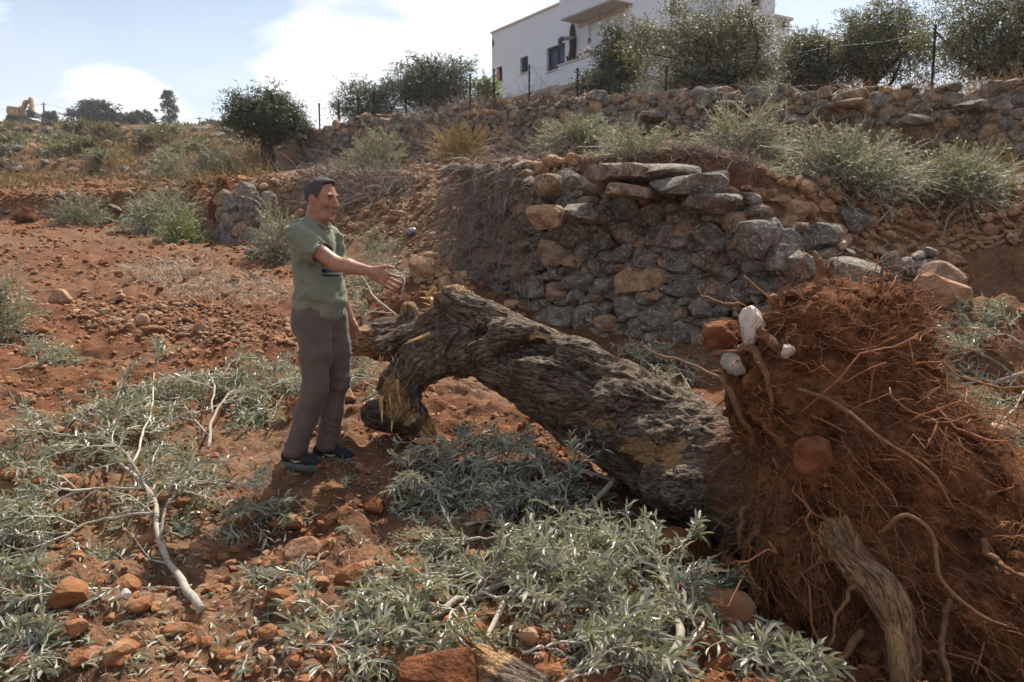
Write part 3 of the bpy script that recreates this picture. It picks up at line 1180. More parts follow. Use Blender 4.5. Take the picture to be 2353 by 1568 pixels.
for a in ((1338, 378, 1500, 430, 8.45, .75, 1), (1450, 374, 1610, 424, 8.35, .7, 2), (1392, 420, 1500, 460, 8.2, .55, 3), (1490, 400, 1672, 452, 8.15, .75, 4),
          (1575, 446, 1702, 497, 7.85, .7, 5), (1060, 374, 1122, 412, 10.1, .6, 6), (1008, 378, 1066, 404, 10.6, .5, 7), (1208, 470, 1300, 530, 8.85, .4, 8),
          (1296, 466, 1378, 520, 8.6, .45, 9), (1225, 400, 1292, 452, 9.0, .4, 10, ), (1110, 400, 1180, 430, 9.9, .5, 11), (1690, 505, 1795, 600, 7.75, .5, 12),
          (1800, 575, 1885, 640, 7.5, .45, 13), (1905, 590, 2020, 665, 7.35, .5, 14), (1760, 560, 1830, 625, 7.6, .4, 15)):
    cap_stone(*a, wallA)
for a in ((1635, 236, 1720, 262, 16.6, .9, 31), (1900, 228, 1985, 250, 15.2, .8, 32), (2060, 262, 2150, 292, 14.4, .6, 33), (1470, 252, 1530, 280, 17.8, .6, 34), (2190, 232, 2260, 256, 13.7, .6, 35)):
    cap_stone(*a, wallB, 'far_wall_stone')


# loose rubble -----------------------------------------------------------------
def scatter(rg, n, poly_v, y_of=None):
    """n points on the ground inside a polygon of the picture (seen from the camera, then kept where they lie)"""
    poly = np.array(poly_v, float)
    lo, hi = poly.min(0), poly.max(0)
    out = []
    while len(out) < n:
        q = rg.uniform(lo, hi, (n * 2, 2))
        inside = np.zeros(len(q), bool)
        j = len(poly) - 1
        for i in range(len(poly)):
            c = ((poly[i, 1] > q[:, 1]) != (poly[j, 1] > q[:, 1])) & (q[:, 0] < (poly[j, 0] - poly[i, 0]) * (q[:, 1] - poly[i, 1]) / (poly[j, 1] - poly[i, 1] + 1e-9) + poly[i, 0])
            inside ^= c
            j = i
        out += list(q[inside])
    return np.array(out[:n])


def gat_many(vp):
    u = (vp[:, 0] - 1176.5) / FV; v = (784.0 - vp[:, 1]) / FV
    dx = u; dy = math.cos(PITCH) + v * math.sin(PITCH); dz = -math.sin(PITCH) + v * math.cos(PITCH)
    k = ray_hit(dx / dy, dz / dy)
    y = _GY[k]; x = dx / dy * y
    return np.stack([x, y, H(x, y)], -1)


def rubble(name, label, polys, n_parts, n_small, smin, smax, seed, mat='rubble_stone', small=(0.02, 0.05), tiny_lib=None):
    rg = np.random.default_rng(seed)
    P = np.concatenate([gat_many(scatter(rg, max(1, int(n_parts * w)), p)) for p, w in polys])
    root = empty(name, P.mean(0))
    tag(root, label, 'rubble')
    for i, p in enumerate(P):
        s = smin + (smax - smin) * rg.uniform() ** 2.6
        sc = s * rg.uniform(.7, 1.3, 3) * np.array([1.15, 1, .75])
        inst('stone', rock_mesh(int(rg.integers(16)), mat), root, p + np.array([0, 0, sc[2] * rg.uniform(.1, .6)]), tuple(rg.uniform(-.5, .5, 2)) + (rg.uniform(0, 6.28),), sc)
    Q = np.concatenate([gat_many(scatter(rg, int(n_small * w), p)) for p, w in polys])
    m = rock_mass(rg, Q + np.array([0, 0, .01]), rg.uniform(small[0], small[1], len(Q)), PEBBLES if tiny_lib is None else tiny_lib)
    m.build('small_stones', MATS[mat], root, False, 'stuff')
    return root


rubble('stone_rubble', 'spill of pale tan rubble over the collapsed right end of the lower wall',
       [([(1700, 450), (1900, 425), (2353, 430), (2353, 560), (2150, 600), (2000, 600), (1790, 530)], .7), ([(1990, 600), (2200, 590), (2220, 690), (2080, 700)], .3)], 300, 5200, .03, .105, 41, small=(.015, .045))
rubble('stone_rubble', 'tumbled orange stones on the bank in front of the pointing hand',
       [([(940, 560), (1060, 540), (1090, 690), (960, 660)], .5), ([(800, 480), (1060, 440), (1060, 560), (850, 560)], .5)], 150, 900, .03, .10, 42)
rubble('stone_rubble', 'broken stones strewn down the bank behind the man',
       [([(560, 400), (900, 400), (900, 560), (700, 560), (560, 500)], 1.0)], 190, 1100, .04, .13, 43)
rubble('stone_rubble', 'loose stones lying along the crest above the lower wall',
       [([(900, 378), (1330, 372), (1330, 410), (900, 440)], 1.0)], 120, 700, .035, .12, 44)
rubble('stone_rubble', 'band of pale stones turned up across the ploughed field left of the man',
       [([(150, 690), (420, 690), (700, 740), (690, 800), (420, 790), (200, 760)], 1.0)], 90, 900, .025, .075, 46, small=(.012, .03))
rubble('stone_rubble', 'broken stones and clods along the bank at the far edge of the field',
       [([(-40, 405), (300, 395), (560, 385), (560, 470), (300, 460), (-40, 475)], 1.0)], 150, 1500, .05, .17, 47, mat='field_stone', small=(.03, .08))
rubble('stone_rubble', 'pale orange stones along the top of the upper wall',
       [([(720, 283), (1130, 238), (1500, 238), (1500, 244), (1130, 246), (720, 292)], .6), ([(1500, 238), (1790, 222), (1790, 232), (1500, 244)], .4)], 190, 400, .04, .10, 45, 'rubble_stone')


def gravel():
    rg = np.random.default_rng(77)
    # stones and clods of the field: the largest singly, children of the ground
    vp = np.stack([rg.uniform(-150, 2500, 300), 560 + 1000 * rg.uniform(0, 1, 300) ** 0.9], -1)
    vp = vp[(vp[:, 0] < 1000) | (vp[:, 1] > 950)]
    more = np.stack([rg.uniform(-60, 1700, 130), rg.uniform(1150, 1660, 130)], -1)
    vp = np.concatenate([vp, more])[:300]
    P = gat_many(vp)
    for p in P:
        if p[1] > 60:
            continue
        s = (0.018 + 0.065 * rg.uniform() ** 3) * min(2.2, 0.75 + p[1] * .06)
        sc = s * rg.uniform(.7, 1.3, 3) * np.array([1.2, 1, .75])
        o = inst('stone', rock_mesh(int(rg.integers(16)), 'field_stone'), ground, p + np.array([0, 0, sc[2] * .35]), tuple(rg.uniform(-.4, .4, 2)) + (rg.uniform(0, 6.28),), sc)
    n = 15000
    a = rg.uniform(-R(38), R(38), n); r = np.geomspace(1.9, 34, 4000)[rg.integers(0, 4000, n)]
    x = r * np.sin(a); y = r * np.cos(a)
    a2 = rg.uniform(-R(38), R(4), 9000); r2 = np.geomspace(7, 30, 4000)[rg.integers(0, 4000, 9000)]
    x = np.r_[x, r2 * np.sin(a2)]; y = np.r_[y, r2 * np.cos(a2)]; r = np.r_[r, r2]
    dA, _ = EA.near(x, y)
    keep = (dA < 0.0) & (fbm(p2(x, y, 1.7), 3, 31) > -0.22)
    x, y, r = x[keep], y[keep], r[keep]
    Q = np.stack([x, y, H(x, y)], -1)
    size = (0.005 + 0.022 * rg.uniform(0, 1, len(x)) ** 2.5) * np.clip(.6 + r * .11, .8, 3.2)
    Q[:, 2] += size * .2
    m = rock_mass(rg, Q, size, PEBBLES)
    o = m.build('gravel', MATS['field_stone'], None, False, 'stuff')
    tag(o, 'small red clods and stones strewn over the ploughed field', 'gravel')


gravel()


def boulder(name, label, vx, vy, size, seed, mat='rubble_stone', Y=None, boxy=.3, sink=.3, rot=0.0, group=None):
    p = gat(vx, vy) if Y is None else np.array([xw(vx, Y), Y, h1(xw(vx, Y), Y)])
    V, F = rock(seed, 3, 12, boxy, .05)
    W = V * np.array(size) / 2
    c, s = math.cos(rot), math.sin(rot)
    W = np.c_[W[:, 0] * c - W[:, 1] * s, W[:, 0] * s + W[:, 1] * c, W[:, 2]]
    W[:, 2] += size[2] / 2 * (1 - sink)
    o = obj(name, W + p, F, MATS[mat], None, False, {'rnd': np.full(len(W), (seed * .317) % 1)}, origin=p)
    return tag(o, label, 'stone', group)


boulder('boulder', 'big tan boulder alone in the ploughed field at the left', 143, 700, (.30, .26, .24), 301)
boulder('boulder', 'squared grey rock below the bright green shrub', 447, 548, (.52, .4, .34), 302, 'wall_stone', boxy=.6)
boulder('boulder', 'squared brown block beside the small splintered stump', 607, 578, (.30, .3, .26), 303, boxy=.6)
boulder('boulder', 'pointed orange rock behind the man at shoulder height', 655, 560, (.22, .2, .26), 304)
boulder('boulder', 'flat grey rock lying left of the small splintered stump', 582, 590, (.34, .3, .14), 305, 'wall_stone', boxy=.5)
boulder('boulder', 'orange angular rock just beyond the outstretched fingers', 972, 640, (.36, .3, .26), 306)
boulder('boulder', 'pale upright stone right of the fingers against dry vines', 1050, 610, (.2, .2, .28), 307)
boulder('boulder', 'orange slab above the outstretched forearm', 985, 605, (.32, .25, .18), 308)
boulder('boulder', 'pale stone at the foot of the lower wall above the trunk', 1178, 712, (.2, .2, .11), 309)
boulder('boulder', 'large orange rock standing on the tan rubble spill', 1830, 512, (.30, .28, .24), 310)
boulder('boulder', 'orange brick shaped stone below the large orange rock', 1806, 560, (.2, .2, .2), 311, boxy=.7)
boulder('boulder', 'grey angular boulder in the middle of the rubble spill', 1962, 545, (.42, .36, .30), 312, 'wall_stone')
boulder('boulder', 'upper of two stacked tan boulders right of the root plate', 2150, 690, (.38, .34, .30), 313, Y=6.9, sink=-.75)
boulder('boulder', 'lower of two stacked tan boulders right of the root plate', 2155, 720, (.42, .36, .32), 314, Y=6.8, sink=.2)
boulder('boulder', 'white limestone lump at the foot of the rubble', 2090, 745, (.34, .3, .2), 315, 'white_limestone')
boulder('boulder', 'tan rock right of the root plate among cut leaves', 2300, 1010, (.15, .13, .11), 316)
boulder('boulder', 'tan flat stone sunk in soil at the left edge', 75, 770, (.35, .26, .1), 317, 'field_stone')
boulder('boulder', 'long red stone in the furrows at left', 355, 770, (.30, .16, .1), 318, 'field_stone')
boulder('boulder', 'orange stone in the left foreground below the branch tip', 180, 1470, (.085, .075, .07), 319, 'field_stone')
boulder('boulder', 'small white stone in the left foreground', 290, 1385, (.04, .035, .045), 320, 'white_limestone')
boulder('boulder', 'flat orange stone right of the sawn branch butt', 415, 1455, (.13, .08, .05), 321, 'field_stone')
boulder('boulder', 'dark red stone beside the torn pale branch', 770, 1430, (.13, .08, .07), 322, 'red_clod')
boulder('boulder', 'red clod at the edge of the trunk shadow', 860, 1180, (.11, .1, .09), 323, 'red_clod')
boulder('boulder', 'big brown stone under the trunk beside the root plate', 1560, 1300, (.32, .25, .22), 324, 'red_clod')
boulder('boulder', 'smaller brown stone in front of the stone under the trunk', 1680, 1430, (.2, .18, .14), 325, 'field_stone')
boulder('boulder', 'lump of red earth at the bottom edge of the picture', 1010, 1600, (.30, .22, .2), 326, 'red_clod', Y=2.5)


# ------------------------------------------------------------------ leaves and branches
LEAF_LO = (np.array([[0, 0, 0], [.5, -.5, .05], [.5, .5, .05], [1, 0, -.03]]), np.array([[0, 1, 2], [1, 3, 2]]))
LEAF_HI = (np.array([[0, 0, 0], [.30, -.44, .06], [.30, 0, -.02], [.30, .44, .06], [.70, -.40, .05], [.70, 0, -.05], [.70, .40, .05], [1, 0, -.12]]),
           np.array([[0, 1, 2], [0, 2, 3], [1, 4, 5], [1, 5, 2], [2, 5, 6], [2, 6, 3], [4, 7, 5], [5, 7, 6]]))


def leaves(base, d, n, L, W, hi=False):
    V0, F0 = LEAF_HI if hi else LEAF_LO
    d = nrm(d)
    n = nrm(n - (n * d).sum(-1, keepdims=True) * d)
    s = np.cross(n, d)
    L = np.broadcast_to(L, (len(base),)); W = np.broadcast_to(W, (len(base),))
    V = (base[:, None] + V0[None, :, 0:1] * (d * L[:, None])[:, None] + V0[None, :, 1:2] * (s * W[:, None])[:, None]
         + V0[None, :, 2:3] * (n * L[:, None])[:, None])
    F = (F0[None] + (np.arange(len(base)) * len(V0))[:, None, None]).reshape(-1, 3)
    return V.reshape(-1, 3), F, len(V0)


def sample_line(P, t):
    """P (B,N,3), t (B,M) in 0..1 -> positions and tangents (B,M,3)"""
    B, n, _ = P.shape
    x = np.clip(t, 0, 1) * (n - 1)
    i = np.clip(x.astype(int), 0, n - 2)
    f = (x - i)[..., None]
    b = np.arange(B)[:, None]
    a, c = P[b, i], P[b, i + 1]
    return a + (c - a) * f, nrm(c - a)


def sprout(rg, P, per, t0, t1, ang, length, npts, up=0.0, droop=0.15, wob=0.12, flat=0.0):
    """side shoots from each line of P"""
    B = len(P)
    t = rg.uniform(t0, t1, (B, per))
    pos, T = sample_line(P, t)
    pos = pos.reshape(-1, 3); T = T.reshape(-1, 3); t = t.ravel()
    r = rg.normal(size=pos.shape); r[:, 2] *= 1 - flat
    perp = nrm(r - (r * T).sum(-1, keepdims=True) * T)
    a = rg.uniform(ang[0], ang[1], len(pos))[:, None]
    d = nrm(np.cos(a) * T + np.sin(a) * perp + np.array([0, 0, up]))
    L = rg.uniform(length[0], length[1], len(pos)) * (1.15 - 0.55 * t)
    s = np.linspace(0, 1, npts)
    w = np.cumsum(rg.normal(0, wob / npts, (len(pos), npts, 3)), 1); w[:, 0] = 0
    out = pos[:, None] + L[:, None, None] * (d[:, None] * s[None, :, None] + w + np.array([0, 0, -1.0]) * (droop * s * s)[None, :, None])
    return out, L


def leaf_on(rg, P, per, t0=0.1, length=(.045, .065), width=.22, spread=.75, upn=.8, hi=False):
    """opposite leaves along each twig"""
    B = len(P)
    m = max(1, per // 2)
    t = np.linspace(t0, 1.0, m)[None] + rg.uniform(-.4, .4, (B, m)) / m
    pos, T = sample_line(P, np.clip(t, 0, 1))
    r = rg.normal(size=(B, m, 3)); r[..., 2] *= .6
    side = nrm(r - (r * T).sum(-1, keepdims=True) * T)
    bs, ds = [], []
    for sg in (-1, 1):
        d = T * rg.uniform(.5, .95, (B, m, 1)) + side * sg * spread + rg.normal(0, .22, (B, m, 3))
        bs.append(pos.reshape(-1, 3)); ds.append(d.reshape(-1, 3))
    base = np.concatenate(bs); d = nrm(np.concatenate(ds))
    n = rg.normal(0, .65, base.shape); n[:, 2] += upn
    L = rg.uniform(length[0], length[1], len(base))
    W = L * width * rg.uniform(.8, 1.15, len(base))
    V, F, k = leaves(base, d, n, L, W, hi)
    return V, F, np.repeat(rg.uniform(0, 1, len(base)), k)


def lift(P, off=0.012):
    sh = P.shape
    q = P.reshape(-1, 3)
    g = H(q[:, 0], q[:, 1]) + off
    q = q.copy()
    q[:, 2] = np.maximum(q[:, 2], g)
    return q.reshape(sh)


def cut_branch(label, stems, seed, n1=9, l1=(.35, .7), n2=6, l2=(.16, .34), nleaf=18, leaf=(.042, .074), hi=True, flat=.6, up=.10, droop=.28, leafmat='olive_leaf', twigmat='twig',
               group=None, tip_leaves=True, name='cut_olive_branch', ang1=(.5, 1.0), singles=45):
    """stems: list of (points Nx3, r0, r1); first stem gives the base"""
    rg = np.random.default_rng(seed)
    root = empty(name, stems[0][0][0])
    tag(root, label, 'branch', group)
    wood = MB()
    P1s = []; P2s = []
    SP = []
    for pts, r0, r1 in stems:
        c = resample(np.array(pts, float), 16)
        c = c + np.r_[np.zeros((1, 3)), np.cumsum(rg.normal(0, .006, (15, 3)), 0)]
        c = lift(c[None], r1)[0]
        SP.append(c)
        V, F = tubes(c, np.linspace(r0 * .85, r1, 16) * (1 + .10 * rg.uniform(-1, 1, 16)), 9)
        obj('stem', V, F, MATS['branch_bark' if r0 > .008 else twigmat], root, True, {'rnd': np.full(len(V), rg.uniform())})
    SP = np.array(SP)
    P1, L1 = sprout(rg, SP, n1, .25, 1.0, ang1, l1, 9, up, droop, .22, flat)
    P1 = lift(P1, .01)
    V, F = tubes(P1, np.linspace(.0068, .0026, 9)[None] * np.clip(L1 / .5, .6, 1.6)[:, None], 5)
    wood.add(V, F, .6)
    P2, L2 = sprout(rg, P1, n2, .15, 1.0, (.45, .95), l2, 6, up * .6, droop * .8, .2, flat * .6)
    P2 = lift(P2, .01)
    V, F = tubes(P2, np.linspace(.0026, .0013, 6)[None].repeat(len(P2), 0), 3, False)
    wood.add(V, F, .8)
    wood.build('twigs', MATS[twigmat], root, True, 'stuff')
    lv = MB()
    lv.add(*leaf_on(rg, P2, nleaf, .12, leaf, hi=hi))
    lv.add(*leaf_on(rg, P1[:, 3:], max(4, nleaf // 2), .1, leaf, hi=hi))
    V, F, A = lv.arrays()
    if hi and singles:
        # the leaves that show largest are parts of their own
        k, f0 = len(LEAF_HI[0]), LEAF_HI[1]
        nl = len(V) // k
        d = np.linalg.norm(V[::k] - np.array([0, 0, CAMZ]), axis=1) + rg.uniform(0, .35, nl)
        order = np.argsort(d)
        for q in order[:singles]:
            obj('leaf', V[q * k:q * k + k], f0, MATS[leafmat], root, False, {'rnd': A[q * k:q * k + k]})
        rest = np.sort(order[singles:])
        V = V.reshape(nl, k, 3)[rest].reshape(-1, 3); A = A.reshape(nl, k)[rest].ravel()
        F = (f0[None] + (np.arange(len(rest)) * k)[:, None, None]).reshape(-1, 3)
    obj('leaves', V, F, MATS[leafmat], root, False, {'rnd': A}, None, 'stuff')
    return root


def bush(label, c, rad, ntwig, seed, leafmat='dusty_olive_leaf', twigmat='twig', L=(.3, .55), nleaf=14, leaf=(.06, .085), name='olive_branch_heap', cat='branches', group=None, up=.35, width=.24, hi=False, sit=True):
    """heap of cut branches or a low shrub: twigs springing from inside a lumpy dome"""
    rg = np.random.default_rng(seed)
    c = np.array(c, float); rad = np.array(rad, float)
    root = empty(name, c)
    tag(root, label, cat, group)
    u = nrm(rg.normal(size=(ntwig, 3))); u[:, 2] = np.abs(u[:, 2]) * (1 if sit else 1)
    q = u * rg.uniform(.15, 1, (ntwig, 1)) ** .5
    lump = .70 + .95 * fbm(u * 1.7 + seed, 3, seed)[:, None]
    org = c + q * rad * lump * .8
    d = nrm(u * .9 + rg.normal(0, .55, (ntwig, 3)) + np.array([0, 0, up]))
    Lq = rg.uniform(L[0], L[1], ntwig)
    s = np.linspace(0, 1, 6)
    w = np.cumsum(rg.normal(0, .03, (ntwig, 6, 3)), 1); w[:, 0] = 0
    P = org[:, None] + Lq[:, None, None] * (d[:, None] * s[None, :, None] + w - np.array([0, 0, 1.]) * (.22 * s * s)[None, :, None])
    P = lift(P, .02)
    V, F = tubes(P, np.linspace(.0045, .002, 6)[None] * np.clip(Lq / .4, .7, 2)[:, None], 3, False)
    MB().add(V, F, .5).build('twigs', MATS[twigmat], root, True, 'stuff')
    # stouter limbs from the foot
    nb = max(4, ntwig // 40)
    k = rg.integers(0, ntwig, nb)
    f = c + rg.uniform(-.6, .6, (nb, 3)) * rad; f[:, 2] = H(f[:, 0], f[:, 1])
    mid = (f + org[k]) / 2 + rg.normal(0, .08, (nb, 3)) * rad
    LP = np.stack([resample(np.stack([f[i], mid[i], org[k[i]]]), 7) for i in range(nb)])
    V, F = tubes(LP, np.linspace(.012, .005, 7)[None].repeat(nb, 0) * max(.6, rad[0]), 6)
    MB().add(V, F, .3).build('limbs', MATS[twigmat], root, True, 'stuff')
    lv = MB()
    lv.add(*leaf_on(rg, P, nleaf, .08, leaf, width, hi=hi, upn=.7))
    lv.build('leaves', MATS[leafmat], root, False, 'stuff')
    return root


def tree(name, label, base, crown_c, crown_r, seed, leafmat='tree_leaf', trunk_r=.16, n_clump=130, per=14, nleaf=9, leaf=(.075, .11), lean=(0, 0), fork=.45, group=None, clump_r=.34, width=.34, low=-.92, shell=.25, nlimb=11, pts=None):
    """standing tree: forked trunk, limbs to the clumps, clumps of leafy twigs with gaps between"""
    rg = np.random.default_rng(seed)
    base = np.array(base, float); cc = np.array(crown_c, float); cr = np.array(crown_r, float) * 1.1
    base[2] = h1(base[0], base[1])
    root = empty(name, base)
    tag(root, label, 'tree', group)
    u = nrm(rg.normal(size=(n_clump * 4, 3)))
    q = u * (shell + (1 - shell) * rg.uniform(0, 1, (len(u), 1)) ** .6)
    lump = .80 + .75 * fbm(u * 1.8 + seed * 3.1, 3, seed)
    hole = fbm(q * 2.1 + seed, 2, seed + 9)
    ok = (hole > -.26) & (q[:, 2] > low)
    q = (q * lump[:, None])[ok][:n_clump]
    C = cc + (q if pts is None else np.array(pts)) * cr
    C[:, 2] = np.maximum(C[:, 2], H0(C[:, 0], C[:, 1]) + .25)
    # trunk
    top = base + (cc - base) * fork + np.array([lean[0], lean[1], 0])
    tp = resample(np.stack([base - np.array([0, 0, .25]), base + (top - base) * .35 + np.array([rg.normal(0, .08), 0, 0]), top]), 12)
    rr = trunk_r * (1.25 - .55 * np.linspace(0, 1, 12)); rr[0] *= 1.35; rr[1] *= 1.15
    V, F = tubes(tp, rr, 12)
    V = V + nrm(V - np.interp(V[:, 2], tp[:, 2], np.arange(12))[:, None] * 0 - tp.mean(0)) * (fbm(V * np.array([9, 9, 2.2]), 3, seed)[:, None] * trunk_r * .35)
    obj('trunk', V, F, MATS['tree_bark'], root, True, {'rnd': np.full(len(V), .3)})
    lm = MB()
    nl = min(nlimb, len(C))
    k = rg.choice(len(C), nl, replace=False)
    LP = []; LR = []
    for i, j in enumerate(k):
        st = tp[-1] + (tp[7] - tp[-1]) * rg.uniform(0, .6)
        mid = st + (C[j] - st) * .5 + rg.normal(0, .10, 3) * cr + np.array([0, 0, -.06 * cr[2]])
        LP.append(resample(np.stack([st, mid, C[j]]), 9))
        LR.append(np.linspace(trunk_r * rg.uniform(.28, .5), .012, 9))
    V, F = tubes(np.array(LP), np.array(LR), 6)
    lm.add(V, F, .3)
    lm.build('limbs', MATS['tree_bark'], root, True)
    # leafy twigs
    B = len(C) * per
    o = np.repeat(C, per, 0) + rg.normal(0, clump_r * .45, (B, 3)) * np.array([1, 1, .8])
    out = nrm(o - cc)
    d = nrm(out * .7 + rg.normal(0, .6, (B, 3)) + np.array([0, 0, .25]))
    Lq = rg.uniform(.6, 1.25, B) * clump_r
    s = np.linspace(0, 1, 4)
    P = o[:, None] + Lq[:, None, None] * (d[:, None] * s[None, :, None] - np.array([0, 0, 1.]) * (.35 * s * s)[None, :, None])
    cw = MB().add(*leaf_on(rg, P, nleaf, .05, leaf, width, upn=.6))
    crown = cw.build('crown', MATS[leafmat], root, False)
    return root


# standing trees behind the walls ------------------------------------------------
def tree_at(name, label, vx0, vy0, vx1, vy1, base_v, Y, seed, **kw):
    c = at((vx0 + vx1) / 2, (vy0 + vy1) / 2, Y)
    px = Y / FV
    r = ((vx1 - vx0) / 2 * px, (vx1 - vx0) / 2 * px * .85, (vy1 - vy0) / 2 * px)
    b = at(base_v[0], base_v[1], Y)
    return tree(name, label, b, c, r, seed, **kw)


tree_at('olive_tree', 'rounded dark olive tree with leaning trunk standing alone on the terrace behind the man', 535, 212, 712, 345, (618, 352), 26.0, 51, leafmat='dark_tree_leaf', trunk_r=.26, n_clump=170, per=20, lean=(-.15, 0), fork=.62, low=-.45)
tree_at('olive_tree', 'small airy olive tree behind the fence posts left of the tall dark olive', 772, 190, 925, 290, (850, 296), 38, 52, leafmat='dark_tree_leaf', trunk_r=.16, n_clump=120, per=15, leaf=(.1, .15), clump_r=.45)
tree_at('olive_tree', 'tall dense dark olive tree left of the white house', 890, 140, 1120, 275, (1000, 285), 40, 53, leafmat='dark_tree_leaf', trunk_r=.24, n_clump=220, per=19, leaf=(.1, .15), clump_r=.5)
tree_at('green_shrub', 'bright green leafy shrub against the left corner of the white house', 1092, 182, 1146, 262, (1118, 285), 41, 54, leafmat='green_leaf', trunk_r=.06, n_clump=40, per=14, leaf=(.12, .17), clump_r=.4, width=.5)
tree_at('olive_tree', 'dark green tree in front of the house balcony', 1376, 70, 1470, 240, (1415, 268), 27, 55, leafmat='dark_tree_leaf', trunk_r=.14, n_clump=150, per=22, clump_r=.30)
tree_at('olive_tree', 'large golden green olive tree with twisted trunk in front of the white house', 1478, 36, 1800, 258, (1665, 252), 19.8, 56, trunk_r=.25, n_clump=300, per=20, lean=(.35, 0), fork=.5, leaf=(.06, .09), clump_r=.3, low=-.62)
tree_at('olive_tree', 'grey green olive tree between the house and the right fence posts', 1795, 52, 1945, 235, (1880, 240), 21, 57, trunk_r=.13, n_clump=140, per=20, leaf=(.065, .095), clump_r=.3)
tree_at('olive_tree', 'tall olive tree with dark open trunk between the two right fence posts', 1895, 18, 2118, 215, (1998, 225), 20, 58, leafmat='tree_leaf', trunk_r=.22, n_clump=210, per=20, leaf=(.06, .09), clump_r=.3, fork=.5, low=-.6)
tree_at('olive_tree', 'broad olive tree filling the top right corner', 2125, -20, 2480, 200, (2330, 205), 17.5, 59, trunk_r=.25, n_clump=300, per=18, leaf=(.06, .085), clump_r=.3, nlimb=7)

tree_at('olive_shrub', 'low dark shrub at the foot of the dark balcony tree', 1322, 168, 1420, 262, (1372, 268), 26, 60, leafmat='dark_tree_leaf', trunk_r=.06, n_clump=60, per=15, clump_r=.3)

# far hill ------------------------------------------------------------------------
tree_at('pine_tree', 'broad dark pine on the far hill crest', 180, 233, 266, 300, (222, 302), 150, 61, leafmat='pine_leaf', trunk_r=.3, n_clump=80, per=13, leaf=(.5, .8), clump_r=1.1, width=.4)
tree_at('pine_tree', 'low bushy pine right of the broad dark pine', 288, 264, 344, 302, (318, 302), 150, 62, leafmat='pine_leaf', trunk_r=.2, n_clump=45, per=12, leaf=(.5, .8), clump_r=.9, width=.4)
tree_at('pine_tree', 'small thin tree between the two pines on the crest', 268, 268, 286, 296, (278, 300), 150, 64, leafmat='pine_leaf', trunk_r=.1, n_clump=14, per=10, leaf=(.4, .6), clump_r=.6, width=.4)
_rp = np.random.default_rng(5)
_tiers = np.concatenate([np.c_[_rp.uniform(-1, 1, (9, 2)) * w, np.full(9, h) + _rp.normal(0, .05, 9)] for h, w in ((.95, .25), (.70, .45), (.42, .75), (.20, .5), (-.05, .8), (-.35, .6), (-.6, .85))])
tree_at('pine_tree', 'tall slender pine with layered boughs on the far crest', 364, 218, 411, 286, (389, 300), 150, 63, leafmat='pine_leaf', trunk_r=.16, n_clump=63, per=9, leaf=(.28, .45), clump_r=.42, width=.3, fork=.95, pts=_tiers, nlimb=20)
for i, (a, b, c, d, lab) in enumerate(((10, 255, 60, 292, 'dark shrub left behind the excavator'), (105, 262, 128, 290, 'small shrub at the foot of the crest utility pole'), (24, 290, 66, 306, 'dark green bush in front of the excavator tracks'), (470, 284, 500, 300, 'little dark bush on the crest by the thin pole'), (515, 268, 575, 320, 'pale grey bush behind the lone olive tree'))):
    tree_at('crest_shrub', lab, a, b, c, d, ((a + c) / 2, d + 3), (168, 156, 146, 146, 60)[i], 70 + i, leafmat='scrub_leaf' if i == 4 else 'pine_leaf', trunk_r=.08, n_clump=26, per=12, leaf=(.35, .6) if i < 4 else (.18, .3), clump_r=.7 if i < 4 else .4, width=.45)

# heaps of cut branches and shrubs on the terraces ----------------------------------
def bush_at(label, vx0, vy0, vx1, vy1, Y, ntwig, seed, **kw):
    if Y is None:
        Y = gat((vx0 + vx1) / 2, vy1 - 12, 7)[1]
    px = Y / FV
    c = at((vx0 + vx1) / 2, vy1, Y)
    w = (vx1 - vx0) / 2 * px
    h = (vy1 - vy0) * px
    g = h1(c[0], c[1]) - .03
    h = max(.2, c[2] + h - g)
    c[2] = g
    return bush(label, c, (w * 1.0, w * .75, h * .95), ntwig, seed, **kw)


bush_at('wide silvery heap of cut olive branches behind the bright green shrub', 262, 395, 470, 520, 20, 330, 81, leaf=(.08, .12), L=(.4, .7))
bush_at('low bright green shrub at the edge of the ploughed field', 358, 462, 478, 548, 17.6, 240, 82, leafmat='green_leaf', leaf=(.06, .09), name='green_shrub', cat='shrub', width=.3)
bush_at('small silvery branch heap behind the dark little stump at left', 105, 428, 255, 500, 23, 200, 83, leaf=(.08, .12), L=(.35, .6))
bush_at('silvery cut branches hanging on the bank just left of the man', 585, 442, 702, 548, 14.6, 240, 84, leaf=(.06, .09), L=(.35, .6))
bush_at('pale olive bush growing on the terrace right of the lone olive tree', 770, 292, 935, 378, 19.5, 330, 85, leaf=(.07, .11))
bush_at('golden dry shrub below the upper wall', 985, 285, 1135, 372, 18.5, 420, 86, leafmat='scrub_leaf', twigmat='dry_grass', leaf=(.03, .06), name='dry_shrub', cat='shrub', up=.9, nleaf=10, width=.3, L=(.4, .9))
bush_at('pale grey olive bush in the middle of the terrace below the house', 1222, 248, 1445, 366, 13.6, 420, 87, leaf=(.055, .085))
bush_at('small cut olive sprig lying on the capping slabs of the lower wall', 1360, 328, 1560, 394, 9.2, 110, 88, leaf=(.05, .075), L=(.25, .5))
bush_at('tall part of the large cut olive crown on the right terrace', 1575, 258, 1850, 425, 10.2, 520, 89, leaf=(.055, .08), L=(.35, .7))
bush_at('middle part of the large cut olive crown on the right terrace', 1760, 300, 2130, 452, None, 620, 90, leaf=(.055, .08), L=(.3, .6))
bush_at('right end of the cut olive branches lying above the rubble', 2050, 350, 2360, 475, None, 460, 91, leaf=(.055, .08), L=(.3, .6))
bush_at('pale heap of cut branches left of the lone olive trunk', 440, 312, 580, 402, 24, 240, 92, leaf=(.09, .13), L=(.4, .7))
bush_at('grey green heap on the hillside left of the pale branch heap', 330, 330, 450, 372, 32, 150, 93, leaf=(.11, .16), L=(.5, .8))
